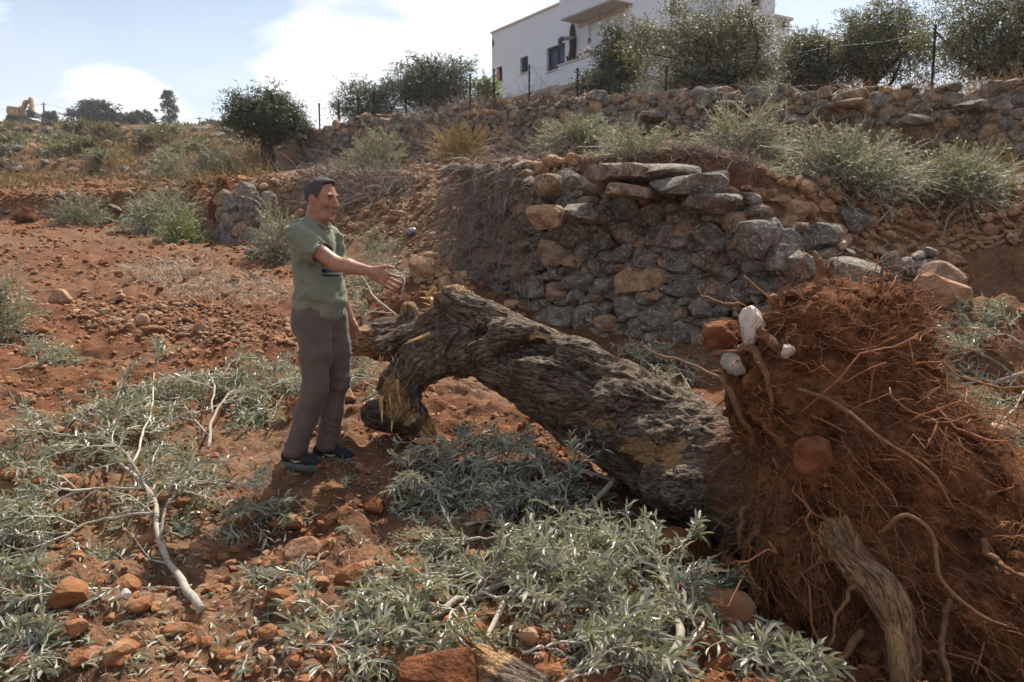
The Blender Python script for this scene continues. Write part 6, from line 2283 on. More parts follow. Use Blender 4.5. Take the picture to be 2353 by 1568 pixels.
    V, F = S.mesh(1)
    tro = obj('trousers', V, F, MATS['brown_twill'], root, True)
    # pocket seam and back-pocket stud
    pk = resample(np.stack([W(.055, -.158, .985), W(.025, -.171, .93), W(-.005, -.172, .88), W(-.03, -.166, .862)]), 10)
    Vp, Fp = tubes(pk, np.full(10, .0035), 5)
    obj('pocket_seam', Vp, Fp, MATS['brown_twill'], tro, True)
    a = np.linspace(0, 2 * math.pi, 41)
    ring = np.array([W(.012 + .138 * math.cos(t), .158 * math.sin(t), .968 - .015 * math.cos(t)) for t in a])
    mb = MB()
    up = np.array([0, 0, .019])
    inn = np.array([W(.012, 0, .975)]) - ring
    inn[:, 2] = 0
    inn = nrm(inn) * .006
    Q = np.stack([ring - up, ring + up, ring + up + inn, ring - up + inn], 1).reshape(-1, 3)
    Fq = []
    for i in range(40):
        for j in range(4):
            Fq.append((i * 4 + j, (i + 1) * 4 + j, (i + 1) * 4 + (j + 1) % 4, i * 4 + (j + 1) % 4))
    obj('belt', Q, np.array(Fq), MATS['belt_leather'], root, False)

    # ---- shoes
    def shoe(ank, d, hL=.105, hT=.165):
        d = nrm(d); s = np.array([-d[1], d[0], 0])
        gz = O[2] - .004
        b = np.array([ank[0], ank[1], gz])
        M = np.stack([d, s, np.array([0, 0, 1.])])
        S = Sdf(b + np.array([-.26, -.26, -.03]), b + np.array([.26, .26, .17]), .0055)
        S.cap(b - d * .055 + [0, 0, .055], b + d * .02 + [0, 0, .068], .042, .046, .03)
        S.cap(b + d * .02 + [0, 0, .062], b + d * .10 + [0, 0, .048], .045, .036, .03)
        S.cap(b + d * .10 + [0, 0, .045], b + d * .150 + [0, 0, .038], .038, .028, .03)
        S.cap(b - d * .04 + [0, 0, .07], b + [0, 0, .112], .043, .042, .02)
        S.half(b + np.array([0, 0, .022]), np.array([0, 0, -1.]))
        V, F = S.mesh(1)
        e = empty('shoe', b)
        WLOC[e.name] = b
        e.parent = root
        e.location = tuple(b - O)
        obj('upper', V, F, MATS['shoe_mesh'], e, True)
        S = Sdf(b + np.array([-.26, -.26, -.03]), b + np.array([.26, .26, .09]), .0055)
        S.cap(b - d * .060 + [0, 0, .015], b + d * .05 + [0, 0, .012], .047, .046, .02)
        S.cap(b + d * .05 + [0, 0, .012], b + d * .145 + [0, 0, .020], .048, .034, .02)
        S.half(b + np.array([0, 0, .031]), np.array([-.06, 0, 1.]) if False else np.array([0, 0, 1.]))
        S.half(b + np.array([0, 0, -.012]), np.array([0, 0, -1.]))
        V, F = S.mesh(1)
        obj('sole', V, F, MATS['shoe_sole'], e, True)
        # the tick-shaped emblem and the red toe tip
        out = -s
        c = resample(np.stack([b + d * .075 + out * .040 + [0, 0, .050], b + d * .035 + out * .0475 + [0, 0, .042], b + d * .005 + out * .0470 + [0, 0, .050], b - d * .012 + out * .0450 + [0, 0, .062]]), 10)
        Vk, Fk = tubes(c, np.array([.0015, .003, .0045, .006, .007, .007, .0065, .005, .0035, .0015]), 6)
        obj('emblem', Vk, Fk, MATS['shoe_accent'], e, True)
        Vs, Fs = ICO[2]
        obj('toe_tip', (Vs * np.array([.010, .022, .010])) @ M + b + d * .174 + [0, 0, .030], Fs, MATS['shoe_red'], e, True)
        for i in range(4):
            p = b + d * (.045 + .018 * i) + np.array([0, 0, .105 - .010 * i])
            lc = resample(np.stack([p - s * .024 - [0, 0, .012], p, p + s * .024 - [0, 0, .012]]), 6)
            Vl, Fl = tubes(lc, np.full(6, .0026), 5)
            obj('lace', Vl, Fl, MATS['shoe_mesh'], e, True)

    shoe(anR, FWD + LFT * -.05)
    shoe(anL, FWD * 1 + LFT * .12)
    return root


man = build_man()
man.scale = (.966, .966, .966)
man.rotation_euler = (0, R(1.8), 0)


# ------------------------------------------------------------------ the white house above the terraces
def plaster(name, col, stain):
    m, t, b, o = newmat(name)
    p = geo_pos(t)
    n = noise(t, p, .7, 5, .6); n2 = noise(t, p, 60, 3)
    c = ramp(t, n, [(.3, tuple(x * stain for x in col)), (.65, col)])
    t.links.new(c, b.inputs['Base Color'])
    b.inputs['Roughness'].default_value = .9
    bump(t, b, n2, .3, .01)


plaster('white_plaster', (.66, .70, .76), .93)
plaster('grey_concrete', (.36, .32, .27), .75)
plaster('soffit_plaster', (.60, .58, .54), .9)
simple('stone_sill', (.55, .50, .42), .8, .1, 10)
simple('window_glass', (.030, .045, .075), .12, .2, 4, .6)
simple('blue_frame', (.035, .055, .085), .5, .1, 10)
simple('iron_bar', (.030, .036, .045), .6, .2, 20)
simple('scorched', (.045, .036, .030), .9, .6, 9)
simple('grey_pipe', (.30, .29, .28), .6, .1, 10)
simple('dark_pipe', (.05, .065, .075), .6, .1, 10)
simple('orange_pipe', (.42, .17, .10), .6, .1, 10)
simple('red_cloth', (.55, .20, .17), .9, .1, 20)
simple('white_cloth', (.66, .64, .68), .9, .06, 20)
simple('black_cloth', (.016, .017, .02), .9, .1, 20)
simple('denim', (.05, .08, .12), .9, .1, 20)
simple('face_skin', (.36, .19, .125), .6, .1, 20)
simple('bottle_plastic', (.62, .62, .62), .2, .05, 20, .6)
simple('bottle_red', (.55, .03, .03), .5, .05, 20)
simple('glass_bulb', (.85, .85, .80), .2, .02, 20, .6)
simple('post_metal', (.018, .020, .022), .6, .2, 20, .3, .3)
simple('wire', (.06, .06, .06), .5, .1, 20)
simple('lamp_glass', (.55, .52, .42), .3, .05, 20, .5)

ES = np.array([-.534, .845, 0.0])      # along the left front, away from the camera
EN = np.array([-.845, -.534, 0.0])     # outward from the left front
EZ = np.array([0, 0, 1.0])
FP0 = at(1355, 95, 41.0)


def facade(vx, vy, off=0.0):
    """point of the picture -> (s, z) on the left front pushed outward by off"""
    o = np.array([0, 0, CAMZ]); d = at(vx, vy, 10) - o
    p0 = FP0 + EN * off
    t = ((p0 - o) @ EN) / (d @ EN)
    p = o + d * t
    return float((p - FP0) @ ES), float(p[2])


CS, _ = facade(1452, 60)                # s of the near corner
FO = np.array([FP0[0], FP0[1], 0.0])
CORNER = FO + ES * CS
E2 = -EN                                # along the right front, away to the right
N2 = -ES                                # outward from the right front


def facade2(vx, vy, off=0.0):
    o = np.array([0, 0, CAMZ]); d = at(vx, vy, 10) - o
    p0 = CORNER + N2 * off
    t = ((p0 - o) @ N2) / (d @ N2)
    p = o + d * t
    return float((p - CORNER) @ E2), float(p[2])


def wall_panel(name, parent, mat, org, eu, en, u0, u1, z0, z1, holes, thick=.25):
    """wall slab with rectangular openings; holes (u0,u1,z0,z1)"""
    us = sorted({u0, u1, *[h[0] for h in holes], *[h[1] for h in holes]})
    zs = sorted({z0, z1, *[h[2] for h in holes], *[h[3] for h in holes]})
    us = [u for u in us if u0 <= u <= u1]; zs = [z for z in zs if z0 <= z <= z1]
    inh = lambda u, z: any(h[0] < u < h[1] and h[2] < z < h[3] for h in holes)
    solid = {}
    for i in range(len(us) - 1):
        for j in range(len(zs) - 1):
            solid[i, j] = not inh((us[i] + us[i + 1]) / 2, (zs[j] + zs[j + 1]) / 2)
    V = []; F = []
    P = lambda u, n, z: org + eu * u + en * n + EZ * z

    def quad(a, b, c, d):
        k = len(V); V.extend([a, b, c, d]); F.append((k, k + 1, k + 2, k + 3))
    for (i, j), s in solid.items():
        if not s:
            continue
        a, b, c, d = us[i], us[i + 1], zs[j], zs[j + 1]
        quad(P(a, 0, c), P(b, 0, c), P(b, 0, d), P(a, 0, d))
        quad(P(b, -thick, c), P(a, -thick, c), P(a, -thick, d), P(b, -thick, d))
        for (di, dj), e in (((-1, 0), (a, a, c, d)), ((1, 0), (b, b, d, c))):
            if not solid.get((i + di, j + dj), False):
                quad(P(e[0], 0, e[2]), P(e[0], 0, e[3]), P(e[0], -thick, e[3]), P(e[0], -thick, e[2]))
        for (di, dj), e in (((0, -1), (a, b, c)), ((0, 1), (b, a, d))):
            if not solid.get((i + di, j + dj), False):
                quad(P(e[0], 0, e[2]), P(e[0], -thick, e[2]), P(e[1], -thick, e[2]), P(e[1], 0, e[2]))
    return obj(name, np.array(V), np.array(F), MATS[mat], parent, False)


def build_house():
    base = FO + EZ * 6.5
    root = empty('house', base)
    tag(root, 'white plastered house with flat roof and balcony on the hill above the walls', 'house')
    B = lambda lo, hi: box(lo, hi, FO, ES, EN, EZ)
    s_far, z_roof = facade(1130, 78)
    s_bay, _ = facade(1330, 54)
    _, z_ledge = facade(1130, 238)
    holes = []
    for a, b, c, d in ((1141, 154, 1154, 188), (1195, 131, 1213, 168), (1256, 105, 1298, 160)):
        u0, zt = facade(a, b); u1, zb = facade(c, d)
        # read the sill on the same upright as the head
        _, zt = facade((a + c) / 2, b + (0)); _, zb = facade((a + c) / 2, d)
        holes.append((min(u0, u1), max(u0, u1), zb, zt))
    sd0, zd1 = facade(1405, 122 - 4); sd1, _ = facade(1441, 115)
    _, z_sill = facade(1340, 118, 1.25)
    dh = (min(sd0, sd1), max(sd0, sd1), z_sill - 1.05, zd1 + .45)
    z_floor = z_sill - 1.0
    hole_small = facade(1133, 100)
    # left front, and the far end wall that closes it
    wall_panel('wall', root, 'white_plaster', FO, ES, EN, CS, s_far, z_ledge, z_roof, holes + [dh])
    V, F = B((s_far - .25, -9, z_ledge - 3), (s_far, -.26, z_roof)); obj('wall', V, F, MATS['white_plaster'], root, False)
    V, F = B((CS + .3, -9, z_roof - .35), (s_far - .26, -.26, z_roof - .12)); obj('roof_slab', V, F, MATS['grey_concrete'], root, False)
    V, F = B((CS + 4.2, -.30, z_roof + .003), (s_far + .06, .07, z_roof + .10)); obj('coping', V, F, MATS['stone_sill'], root, False)
    # upper storey behind, over the balcony and the right part
    V, F = B((CS, -9, z_roof - .1), (facade(1352, 30)[0], -.002, z_roof + 7)); obj('upper_storey', V, F, MATS['white_plaster'], root, False)
    # projecting bay with its soffit
    so, zo = facade(1285, 46, 1.25)
    V, F = B((CS - .1, .001, zo), (so, 1.25, zo + 6)); bay = obj('upper_bay', V, F, MATS['white_plaster'], root, False)
    V, F = B((CS - .12, .02, zo - .05), (so - .03, 1.22, zo - .003)); obj('soffit', V, F, MATS['soffit_plaster'], bay, False)
    V, F = B((CS + .05, .003, zo - .22), (so - .02, .14, zo - .053)); obj('soffit_beam', V, F, MATS['stone_sill'], bay, False)
    # balcony
    sp0, zt = facade(1283, 153, 1.25)
    _, zb = facade(1283, 200, 1.25)
    V, F = B((CS - .3, 1.10, zb), (sp0, 1.25, zt)); bal = obj('balcony_parapet', V, F, MATS['white_plaster'], root, False)
    V, F = B((sp0 - .15, .002, zb + .003), (sp0 - .004, 1.098, zt - .003)); obj('end_parapet', V, F, MATS['white_plaster'], bal, False)
    V, F = B((CS - .3, 1.03, zt + .003), (sp0 + .06, 1.31, zt + .07)); obj('coping', V, F, MATS['stone_sill'], bal, False)
    V, F = B((CS - .3, .003, zb - .16), (sp0 - .01, 1.24, zb - .003)); obj('balcony_slab', V, F, MATS['grey_concrete'], bal, False)
    zfl = max(zb + .02, z_floor)
    # pilasters on the balcony wall
    for vx in (1351,):
        s0, _ = facade(vx - 5, 80); s1, _ = facade(vx + 5, 80)
        V, F = B((s1, .002, zb), (s0, .12, zo - .224)); obj('pilaster', V, F, MATS['white_plaster'], root, False)
    V, F = B((CS + .0, .002, zb), (CS + .35, .16, zo - .226)); obj('pilaster', V, F, MATS['white_plaster'], root, False)
    # scorched upright and outlet pipe
    s0, z1 = facade(1320, 55); _, z0 = facade(1320, 132)
    rg = np.random.default_rng(2)
    c = np.array([FO + ES * (s0 + .04 * math.sin(i)) + EN * .10 + EZ * (z0 - .6 + (z1 - z0 + .6) * i / 9) for i in range(10)])
    V, F = tubes(c, np.array([.2, .2, .19, .21, .18, .2, .19, .16, .13, .05]), 8)
    obj('scorched_post', V, F, MATS['scorched'], root, False)
    sa, za = facade(1318, 87, .2)
    pth = np.array([FO + ES * sa + EN * .15 + EZ * za, FO + ES * (sa + .2) + EN * .42 + EZ * (za - .02), FO + ES * (sa + .3) + EN * .62 + EZ * (za - .04)])
    V, F = tubes(pth, np.full(3, .10), 12); pipe = obj('outlet_pipe', V, F, MATS['grey_pipe'], root, True)
    e = pth[-1]
    pth = resample(np.array([e, e + ES * .06 + EN * .12 - EZ * .03, e + ES * .08 + EN * .15 - EZ * .24]), 8)
    V, F = tubes(pth, np.full(8, .115), 12); obj('pipe_elbow', V, F, MATS['dark_pipe'], pipe, True)
    # windows of the left front
    for i, (u0, u1, zb_, zt_) in enumerate(holes):
        P = lambda u, n, z: FO + ES * u + EN * n + EZ * z
        w = u1 - u0; h = zt_ - zb_
        V, F = box((u0, -.24, zb_), (u1, -.20, zt_), FO, ES, EN, EZ)
        win = obj('window', V, F, MATS['window_glass'], root, False)
        mb = MB()
        for a, b, c_, d in ((u0, u0 + .06, zb_, zt_), (u1 - .06, u1, zb_, zt_), (u0 + .06, u1 - .06, zt_ - .06, zt_), (u0 + .06, u1 - .06, zb_, zb_ + .06), ((u0 + u1) / 2 - .03, (u0 + u1) / 2 + .03, zb_ + .06, zt_ - .06)):
            mb.add(*box((a, -.198, c_), (b, -.15, d), FO, ES, EN, EZ))
        mb.build('frame', MATS['blue_frame'], win)
        nb = max(4, int(w / .16))
        for k in range(1, nb):
            u = u0 + w * k / nb
            V, F = tubes(np.array([P(u, -.06, zb_ + .02), P(u, -.06, zt_ - .02)]), np.full(2, .011), 5); obj('bar', V, F, MATS['iron_bar'], win, True)
        for f in (.22, .78):
            V, F = tubes(np.array([P(u0 - .02, -.045, zb_ + h * f), P(u1 + .02, -.045, zb_ + h * f)]), np.full(2, .016), 5); obj('bar', V, F, MATS['iron_bar'], win, True)
        V, F = box((u0 - .06, -.20, zb_ - .06), (u1 + .06, .07, zb_ - .003), FO, ES, EN, EZ); obj('sill', V, F, MATS['stone_sill'], win, False)
        if i == 0:
            o = obj('hanging_cloth', *tubes(np.array([P(u0 + w * .55, .06, zt_ - .15), P(u0 + w * .5, .08, zt_ - .5), P(u0 + w * .48, .07, zt_ - .78)]), np.array([.05, .13, .04]), 6), MATS['red_cloth'], None, True, origin=P(u0, 0, zb_))
            tag(o, 'pink cloth hanging in the far left house window', 'cloth')
    # balcony doorway, dark inside
    V, F = box((dh[0], -.24, dh[2]), (dh[1], -.20, dh[3]), FO, ES, EN, EZ); obj('doorway', V, F, MATS['window_glass'], root, False)
    # a patch knocked out of the plaster
    u, z = hole_small
    Vr, Fr = rock(700, 2, 6); obj('plaster_hole', FO + ES * u + EZ * z + (Vr * np.array([.12, .012, .22])) @ np.stack([ES, EN, EZ]), Fr, MATS['scorched'], root, False)
    # basement: concrete band and recessed wall
    V, F = B((CS - .2, -.30, z_ledge - .45), (s_far - .3, .03, z_ledge - .003)); obj('concrete_band', V, F, MATS['grey_concrete'], root, False)
    V, F = B((CS - .15, -9, z_ledge - 5.5), (s_far - .4, -.2, z_ledge - .453)); bs = obj('basement_wall', V, F, MATS['grey_concrete'], root, False)
    u0, zz = facade(1225, 243); u1, _ = facade(1248, 240)
    V, F = B((u1, -.21, zz - .35), (u0, -.185, zz + .12)); obj('basement_vent', V, F, MATS['window_glass'], bs, False)
    # orange drain and prop
    p = lambda vx, vy, off: (lambda q: FO + ES * q[0] + EN * off + EZ * q[1])(facade(vx, vy, off))
    V, F = tubes(np.array([p(1142, 240, .5), p(1230, 219, .5)]), np.full(2, .085), 10); dr = obj('drain_pipe', V, F, MATS['orange_pipe'], root, True)
    V, F = tubes(np.array([p(1229, 219.5, .5), p(1236, 217.5, .5)]), np.full(2, .12), 10); obj('collar', V, F, MATS['grey_pipe'], dr, True)
    V, F = tubes(resample(np.array([p(1237, 246, .5), p(1242, 220, .5), p(1245, 213, .3)]), 8), np.full(8, .05), 6); obj('prop', V, F, MATS['dark_pipe'], root, True)
    # right front: main block, projecting stair tower, low end block
    C0 = CORNER
    B2 = lambda lo, hi: box(lo, hi, C0, E2, N2, EZ)
    ut, _ = facade2(1640, 60)
    zlo = 5.0
    wx0, wzt = facade2(1505, 66); wx1, _ = facade2(1548, 74); _, wzb = facade2(1525, 105)
    wall_panel('wall', root, 'white_plaster', C0 + N2 * .001, E2, N2, .02, ut + .5, zlo, z_roof + 7, [(wx0, wx1, wzb, wzt)], .25)
    V, F = B2((.3, -(facade(1352, 30)[0] - CS), zlo), (ut + .5, -1.2, z_roof + 6.9)); obj('inner_block', V, F, MATS['white_plaster'], root, False)
    V, F = B2((wx0, -.24, wzb), (wx1, -.20, wzt)); win = obj('window', V, F, MATS['window_glass'], root, False)
    for k in range(1, 10):
        u = wx0 + (wx1 - wx0) * k / 10
        V, F = tubes(np.array([C0 + E2 * u - N2 * .06 + EZ * wzb, C0 + E2 * u - N2 * .06 + EZ * wzt]), np.full(2, .014), 5); obj('bar', V, F, MATS['iron_bar'], win, True)
    V, F = B2((wx0 - .05, -.02, wzt + .003), (wx1 + .05, .05, wzt + .09)); obj('lintel', V, F, MATS['stone_sill'], win, False)
    q = 1.7
    u0, _ = facade2(1684, 60, q); u1, zt1 = facade2(1780, 40, q)
    a0, zw1 = facade2(1727, -6, q); a1, _ = facade2(1749, -2, q); _, zw0 = facade2(1738, 16, q)
    V, F = B2((u0 + .26, -6, zlo), (u1, q - .26, z_roof + 6.5)); obj('stair_tower', V, F, MATS['white_plaster'], root, False)
    wall_panel('wall', root, 'white_plaster', C0 + N2 * q, E2, N2, u0, u1, zlo, z_roof + 6.5, [(a0, a1, zw0, zw1)], .25)
    V, F = B2((u0 + .001, -5.9, zlo), (u0 + .255, q - .252, z_roof + 6.4)); obj('wall', V, F, MATS['white_plaster'], root, False)
    V, F = B2((a0, q - .24, zw0), (a1, q - .2, zw1)); win = obj('window', V, F, MATS['window_glass'], root, False)
    for k in range(1, 5):
        u = a0 + (a1 - a0) * k / 5
        V, F = tubes(np.array([C0 + E2 * u + N2 * (q - .06) + EZ * zw0, C0 + E2 * u + N2 * (q - .06) + EZ * zw1]), np.full(2, .014), 5); obj('bar', V, F, MATS['iron_bar'], win, True)
    V, F = B2((a0 - .08, q - .1, zw0 - .09), (a1 + .08, q + .06, zw0 - .003)); obj('sill', V, F, MATS['stone_sill'], win, False)
    l0, zl = facade2(1779, 40, q - .4); l1, _ = facade2(1816, 46, q - .4)
    V, F = B2((u1 + .003, -6, zlo), (l1, q - .4, zl)); low = obj('low_block', V, F, MATS['white_plaster'], root, False)
    V, F = B2((u1 + .004, -6, zl + .003), (l1 + .1, q - .28, zl + .13)); obj('coping', V, F, MATS['stone_sill'], low, False)
    # floodlight on the end block
    fx, fz = facade2(1806, 56, q - .2)
    pos = C0 + E2 * fx + N2 * (q - .2) + EZ * fz
    fl = empty('floodlight', pos); tag(fl, 'small black floodlight on the right end wall of the house', 'floodlight')
    V, F = box((-.16, -.09, -.12), (.16, .02, .12), pos, E2, N2, EZ); obj('housing', V, F, MATS['post_metal'], fl, False)
    V, F = box((-.12, .023, -.09), (.12, .035, .09), pos, E2, N2, EZ); obj('lens', V, F, MATS['lamp_glass'], fl, False)
    V, F = box((-.02, -.22, -.03), (.02, -.092, .03), pos, E2, N2, EZ); obj('bracket', V, F, MATS['post_metal'], fl, False)
    # bare bulb hanging from the soffit
    sb_, _ = facade(1378, 40, .8)
    _, zbz = facade(1378, 48, .8)
    pb = FO + ES * sb_ + EN * .8
    bl = empty('hanging_bulb', pb + EZ * (zo - .05)); tag(bl, 'bare bulb hanging on a wire under the balcony ceiling', 'lamp')
    V, F = tubes(np.array([pb + EZ * (zo - .05), pb + EZ * (zo - .62)]), np.full(2, .012), 5); obj('wire', V, F, MATS['wire'], bl, True)
    Vs, Fs = ICO[2]; obj('bulb', Vs * np.array([.06, .06, .09]) + pb + EZ * (zo - .70), Fs, MATS['glass_bulb'], bl, True)
    return dict(zt=zt + .07, sp0=sp0, zfl=zb, zo=zo)


HI = build_house()


def onlooker(label, vx, off, shirt, pose, seed):
    s, _ = facade(vx, 110, off)
    foot = FO + ES * s + EN * off + EZ * (HI['zt'] - .80)
    root = empty('person', foot)
    tag(root, label, 'person')
    A = lambda e, n, z: foot + ES * e + EN * n + EZ * z        # e: away along the front, n: outward
    S = Sdf(foot + np.array([-.55, -.55, .55]), foot + np.array([.55, .55, 1.85]), .016)
    S.cap(A(0, 0, 1.42), A(0, .02, 1.56), .06, .055, .03)
    S.ell(A(0, .03, 1.64), (.082, .082, .115), None, .02)
    S.ell(A(0, .115, 1.62), (.02, .02, .03), None, .02)
    M3 = np.stack([ES, EN, EZ])
    if pose == 'crossed':
        for sg in (-1, 1):
            S.chain([A(sg * .19, 0, 1.38), A(sg * .24, .10, 1.12), A(-sg * .10, .20, 1.15 + .03 * sg)], [.05, .042, .03], .03)
            S.ell(A(-sg * .14, .20, 1.16 + .03 * sg), (.05, .04, .04), None, .02)
    else:
        for sg in (-1, 1):
            S.chain([A(sg * .19, .02, 1.36), A(sg * .25, .22, 1.20), A(sg * .2, .40, 1.10)], [.05, .042, .03], .03)
            S.ell(A(sg * .2, .44, 1.09), (.05, .05, .03), None, .02)
    V, F = S.mesh(1); obj('body', V, F, MATS['face_skin'], root, True)
    S = Sdf(foot + np.array([-.5, -.5, .7]), foot + np.array([.5, .5, 1.6]), .016)
    S.ell(A(0, 0, 1.25), (.20, .135, .24), M3, .05); S.ell(A(0, 0, 1.05), (.17, .13, .2), M3, .05)
    S.cap(A(-.15, 0, 1.42), A(.15, 0, 1.42), .055, .055, .05)
    for sg in (-1, 1):
        S.cap(A(sg * .18, 0, 1.40), A(sg * .235, .07, 1.20), .07, .066, .04)
    S.warp(lambda P: -.01 * fbm(P * 7, 2, seed))
    S.half(A(0, 0, .92), np.array([0, 0, -1.]))
    V, F = S.mesh(1); obj('t_shirt', V, F, MATS[shirt], root, True)
    S = Sdf(foot + np.array([-.4, -.4, -.02]), foot + np.array([.4, .4, 1.1]), .022)
    S.ell(A(0, 0, .9), (.165, .125, .12), M3, .05)
    for sg in (-1, 1):
        S.cap(A(sg * .085, 0, .88), A(sg * .1, 0, .06), .085, .06, .03)
    V, F = S.mesh(1); obj('trousers', V, F, MATS['black_cloth'], root, True)
    S = Sdf(foot + np.array([-.2, -.2, 1.5]), foot + np.array([.2, .2, 1.85]), .012)
    S.ell(A(0, .01, 1.685), (.095, .095, .095), None, .02)
    S.half(A(0, .02, 1.665), np.array([EN[0], EN[1], -1.1]))
    V, F = S.mesh(1); obj('hair', V, F, MATS['black_cloth'], root, True)


onlooker('onlooker in white t-shirt with folded arms behind the balcony parapet', 1354, .72, 'white_cloth', 'crossed', 1)
onlooker('onlooker in black t-shirt leaning on the balcony parapet beside the tree', 1390, .72, 'black_cloth', 'lean', 2)


def reclining():
    s, _ = facade(1318, 130, 1.17)
    z = HI['zt']
    p = FO + ES * s + EN * 1.17 + EZ * z
    root = empty('person', p)
    tag(root, 'leg and dark shoes of a person resting their feet along the parapet', 'person')
    A = lambda e, n, zz: p + ES * e + EN * n + EZ * zz
    S = Sdf(p + np.array([-1.2, -1.2, -.1]), p + np.array([1.2, 1.2, .6]), .02)
    S.chain([A(-.75, -.55, .06), A(-.25, -.12, .10), A(.42, .02, .07)], [.09, .075, .05], .03)
    V, F = S.mesh(1); obj('leg', V, F, MATS['denim'], root, True)
    for q, zz in ((.45, .0), (-.1, .0)):
        S = Sdf(A(q, 0, 0) - np.array([.35, .35, .1]), A(q, 0, 0) + np.array([.35, .35, .5]), .016)
        S.chain([A(q, 0, .05), A(q + .03, .0, .16), A(q + .10, .0, .30)], [.065, .06, .05], .03)
        V, F = S.mesh(1); obj('shoe', V, F, MATS['black_cloth'], root, True)


reclining()


def bottle():
    s, _ = facade(1333, 120, 1.17)
    p = FO + ES * s + EN * 1.17 + EZ * HI['zt']
    root = empty('bottle', p)
    tag(root, 'clear plastic bottle with red label on the balcony parapet', 'bottle')
    zz = np.array([0, .02, .1, .18, .22, .27, .31]); rr = np.array([.045, .052, .05, .052, .045, .018, .018])
    V, F = tubes(np.stack([p + EZ * a for a in zz * 1.25]), rr * 1.2, 10); obj('body', V, F, MATS['bottle_plastic'], root, True)
    V, F = tubes(np.array([p + EZ * .125, p + EZ * .225]), np.full(2, .065), 10); obj('label_band', V, F, MATS['bottle_red'], root, True)
    V, F = tubes(np.array([p + EZ * .39, p + EZ * .42]), np.full(2, .026), 8); obj('cap', V, F, MATS['bottle_red'], root, True)


bottle()


# ------------------------------------------------------------------ fence on the upper terrace
def fence(label, posts):
    root = None
    tops = []
    for vx, vt, vb in posts:
        s = EB.s_of_vx(vx)
        p = EB.pos(np.array([s]))[0] - EB.normal(np.array([s]))[0] * .55
        Y = p[1]
        top = at(vx, vt, Y); bot = at(vx, vb, Y)
        g = h1(top[0], Y)
        if root is None:
            root = empty('wire_fence', (top[0], Y, g)); tag(root, label, 'fence')
        mb = MB()
        w = .022 * max(.9, Y / 24)
        mb.add(*box((-w, -w * .35, min(g - .2, bot[2])), (w, w * .35, top[2]), (top[0], Y, 0)))
        mb.add(*box((-w * .3, w * .36, min(g - .2, bot[2])), (w * .3, w * 1.3, top[2] - .01), (top[0], Y, 0)))
        for k in range(10):
            zz = top[2] - .08 - k * .16
            mb.add(*box((w * 1.01, -w * .3, zz), (w * 1.5, w * .3, zz + .05), (top[0], Y, 0)))
        mb.build('post', MATS['post_metal'], root)
        tops.append((top, g))
    for f in (.05, .5):
        for (a, ga), (b, gb) in zip(tops[:-1], tops[1:]):
            pa = np.array([a[0], a[1], a[2] - (a[2] - ga) * f]); pb = np.array([b[0], b[1], b[2] - (b[2] - gb) * f])
            mid = (pa + pb) / 2 - np.array([0, 0, .06])
            V, F = tubes(resample(np.stack([pa, mid, pb]), 7), np.full(7, .0022), 4)
            obj('wire', V, F, MATS['wire'], root, True)
    return root


fence('wire fence with thin dark posts along the upper wall left of the house', [(1135, 158, 238), (1080, 173, 250), (1000, 185, 258), (932, 196, 265), (860, 211, 275), (823, 223, 282), (778, 229, 288), (733, 237, 293)])
fence('wire fence with dark posts along the upper wall right of the house corner', [(2150, 57, 195), (1905, 97, 228), (1665, 140, 240), (1531, 150, 242), (1425, 155, 242), (1327, 156, 242), (1216, 149, 240)])


# ------------------------------------------------------------------ far hill: excavator, poles
simple('excavator_yellow', (.40, .21, .05), .55, .2, 2, .4)
simple('excavator_dark', (.02, .02, .022), .7, .3, 3)
simple('excavator_plate', (.42, .40, .42), .6, .1, 6)
simple('excavator_steel', (.24, .18, .13), .7, .3, 3)


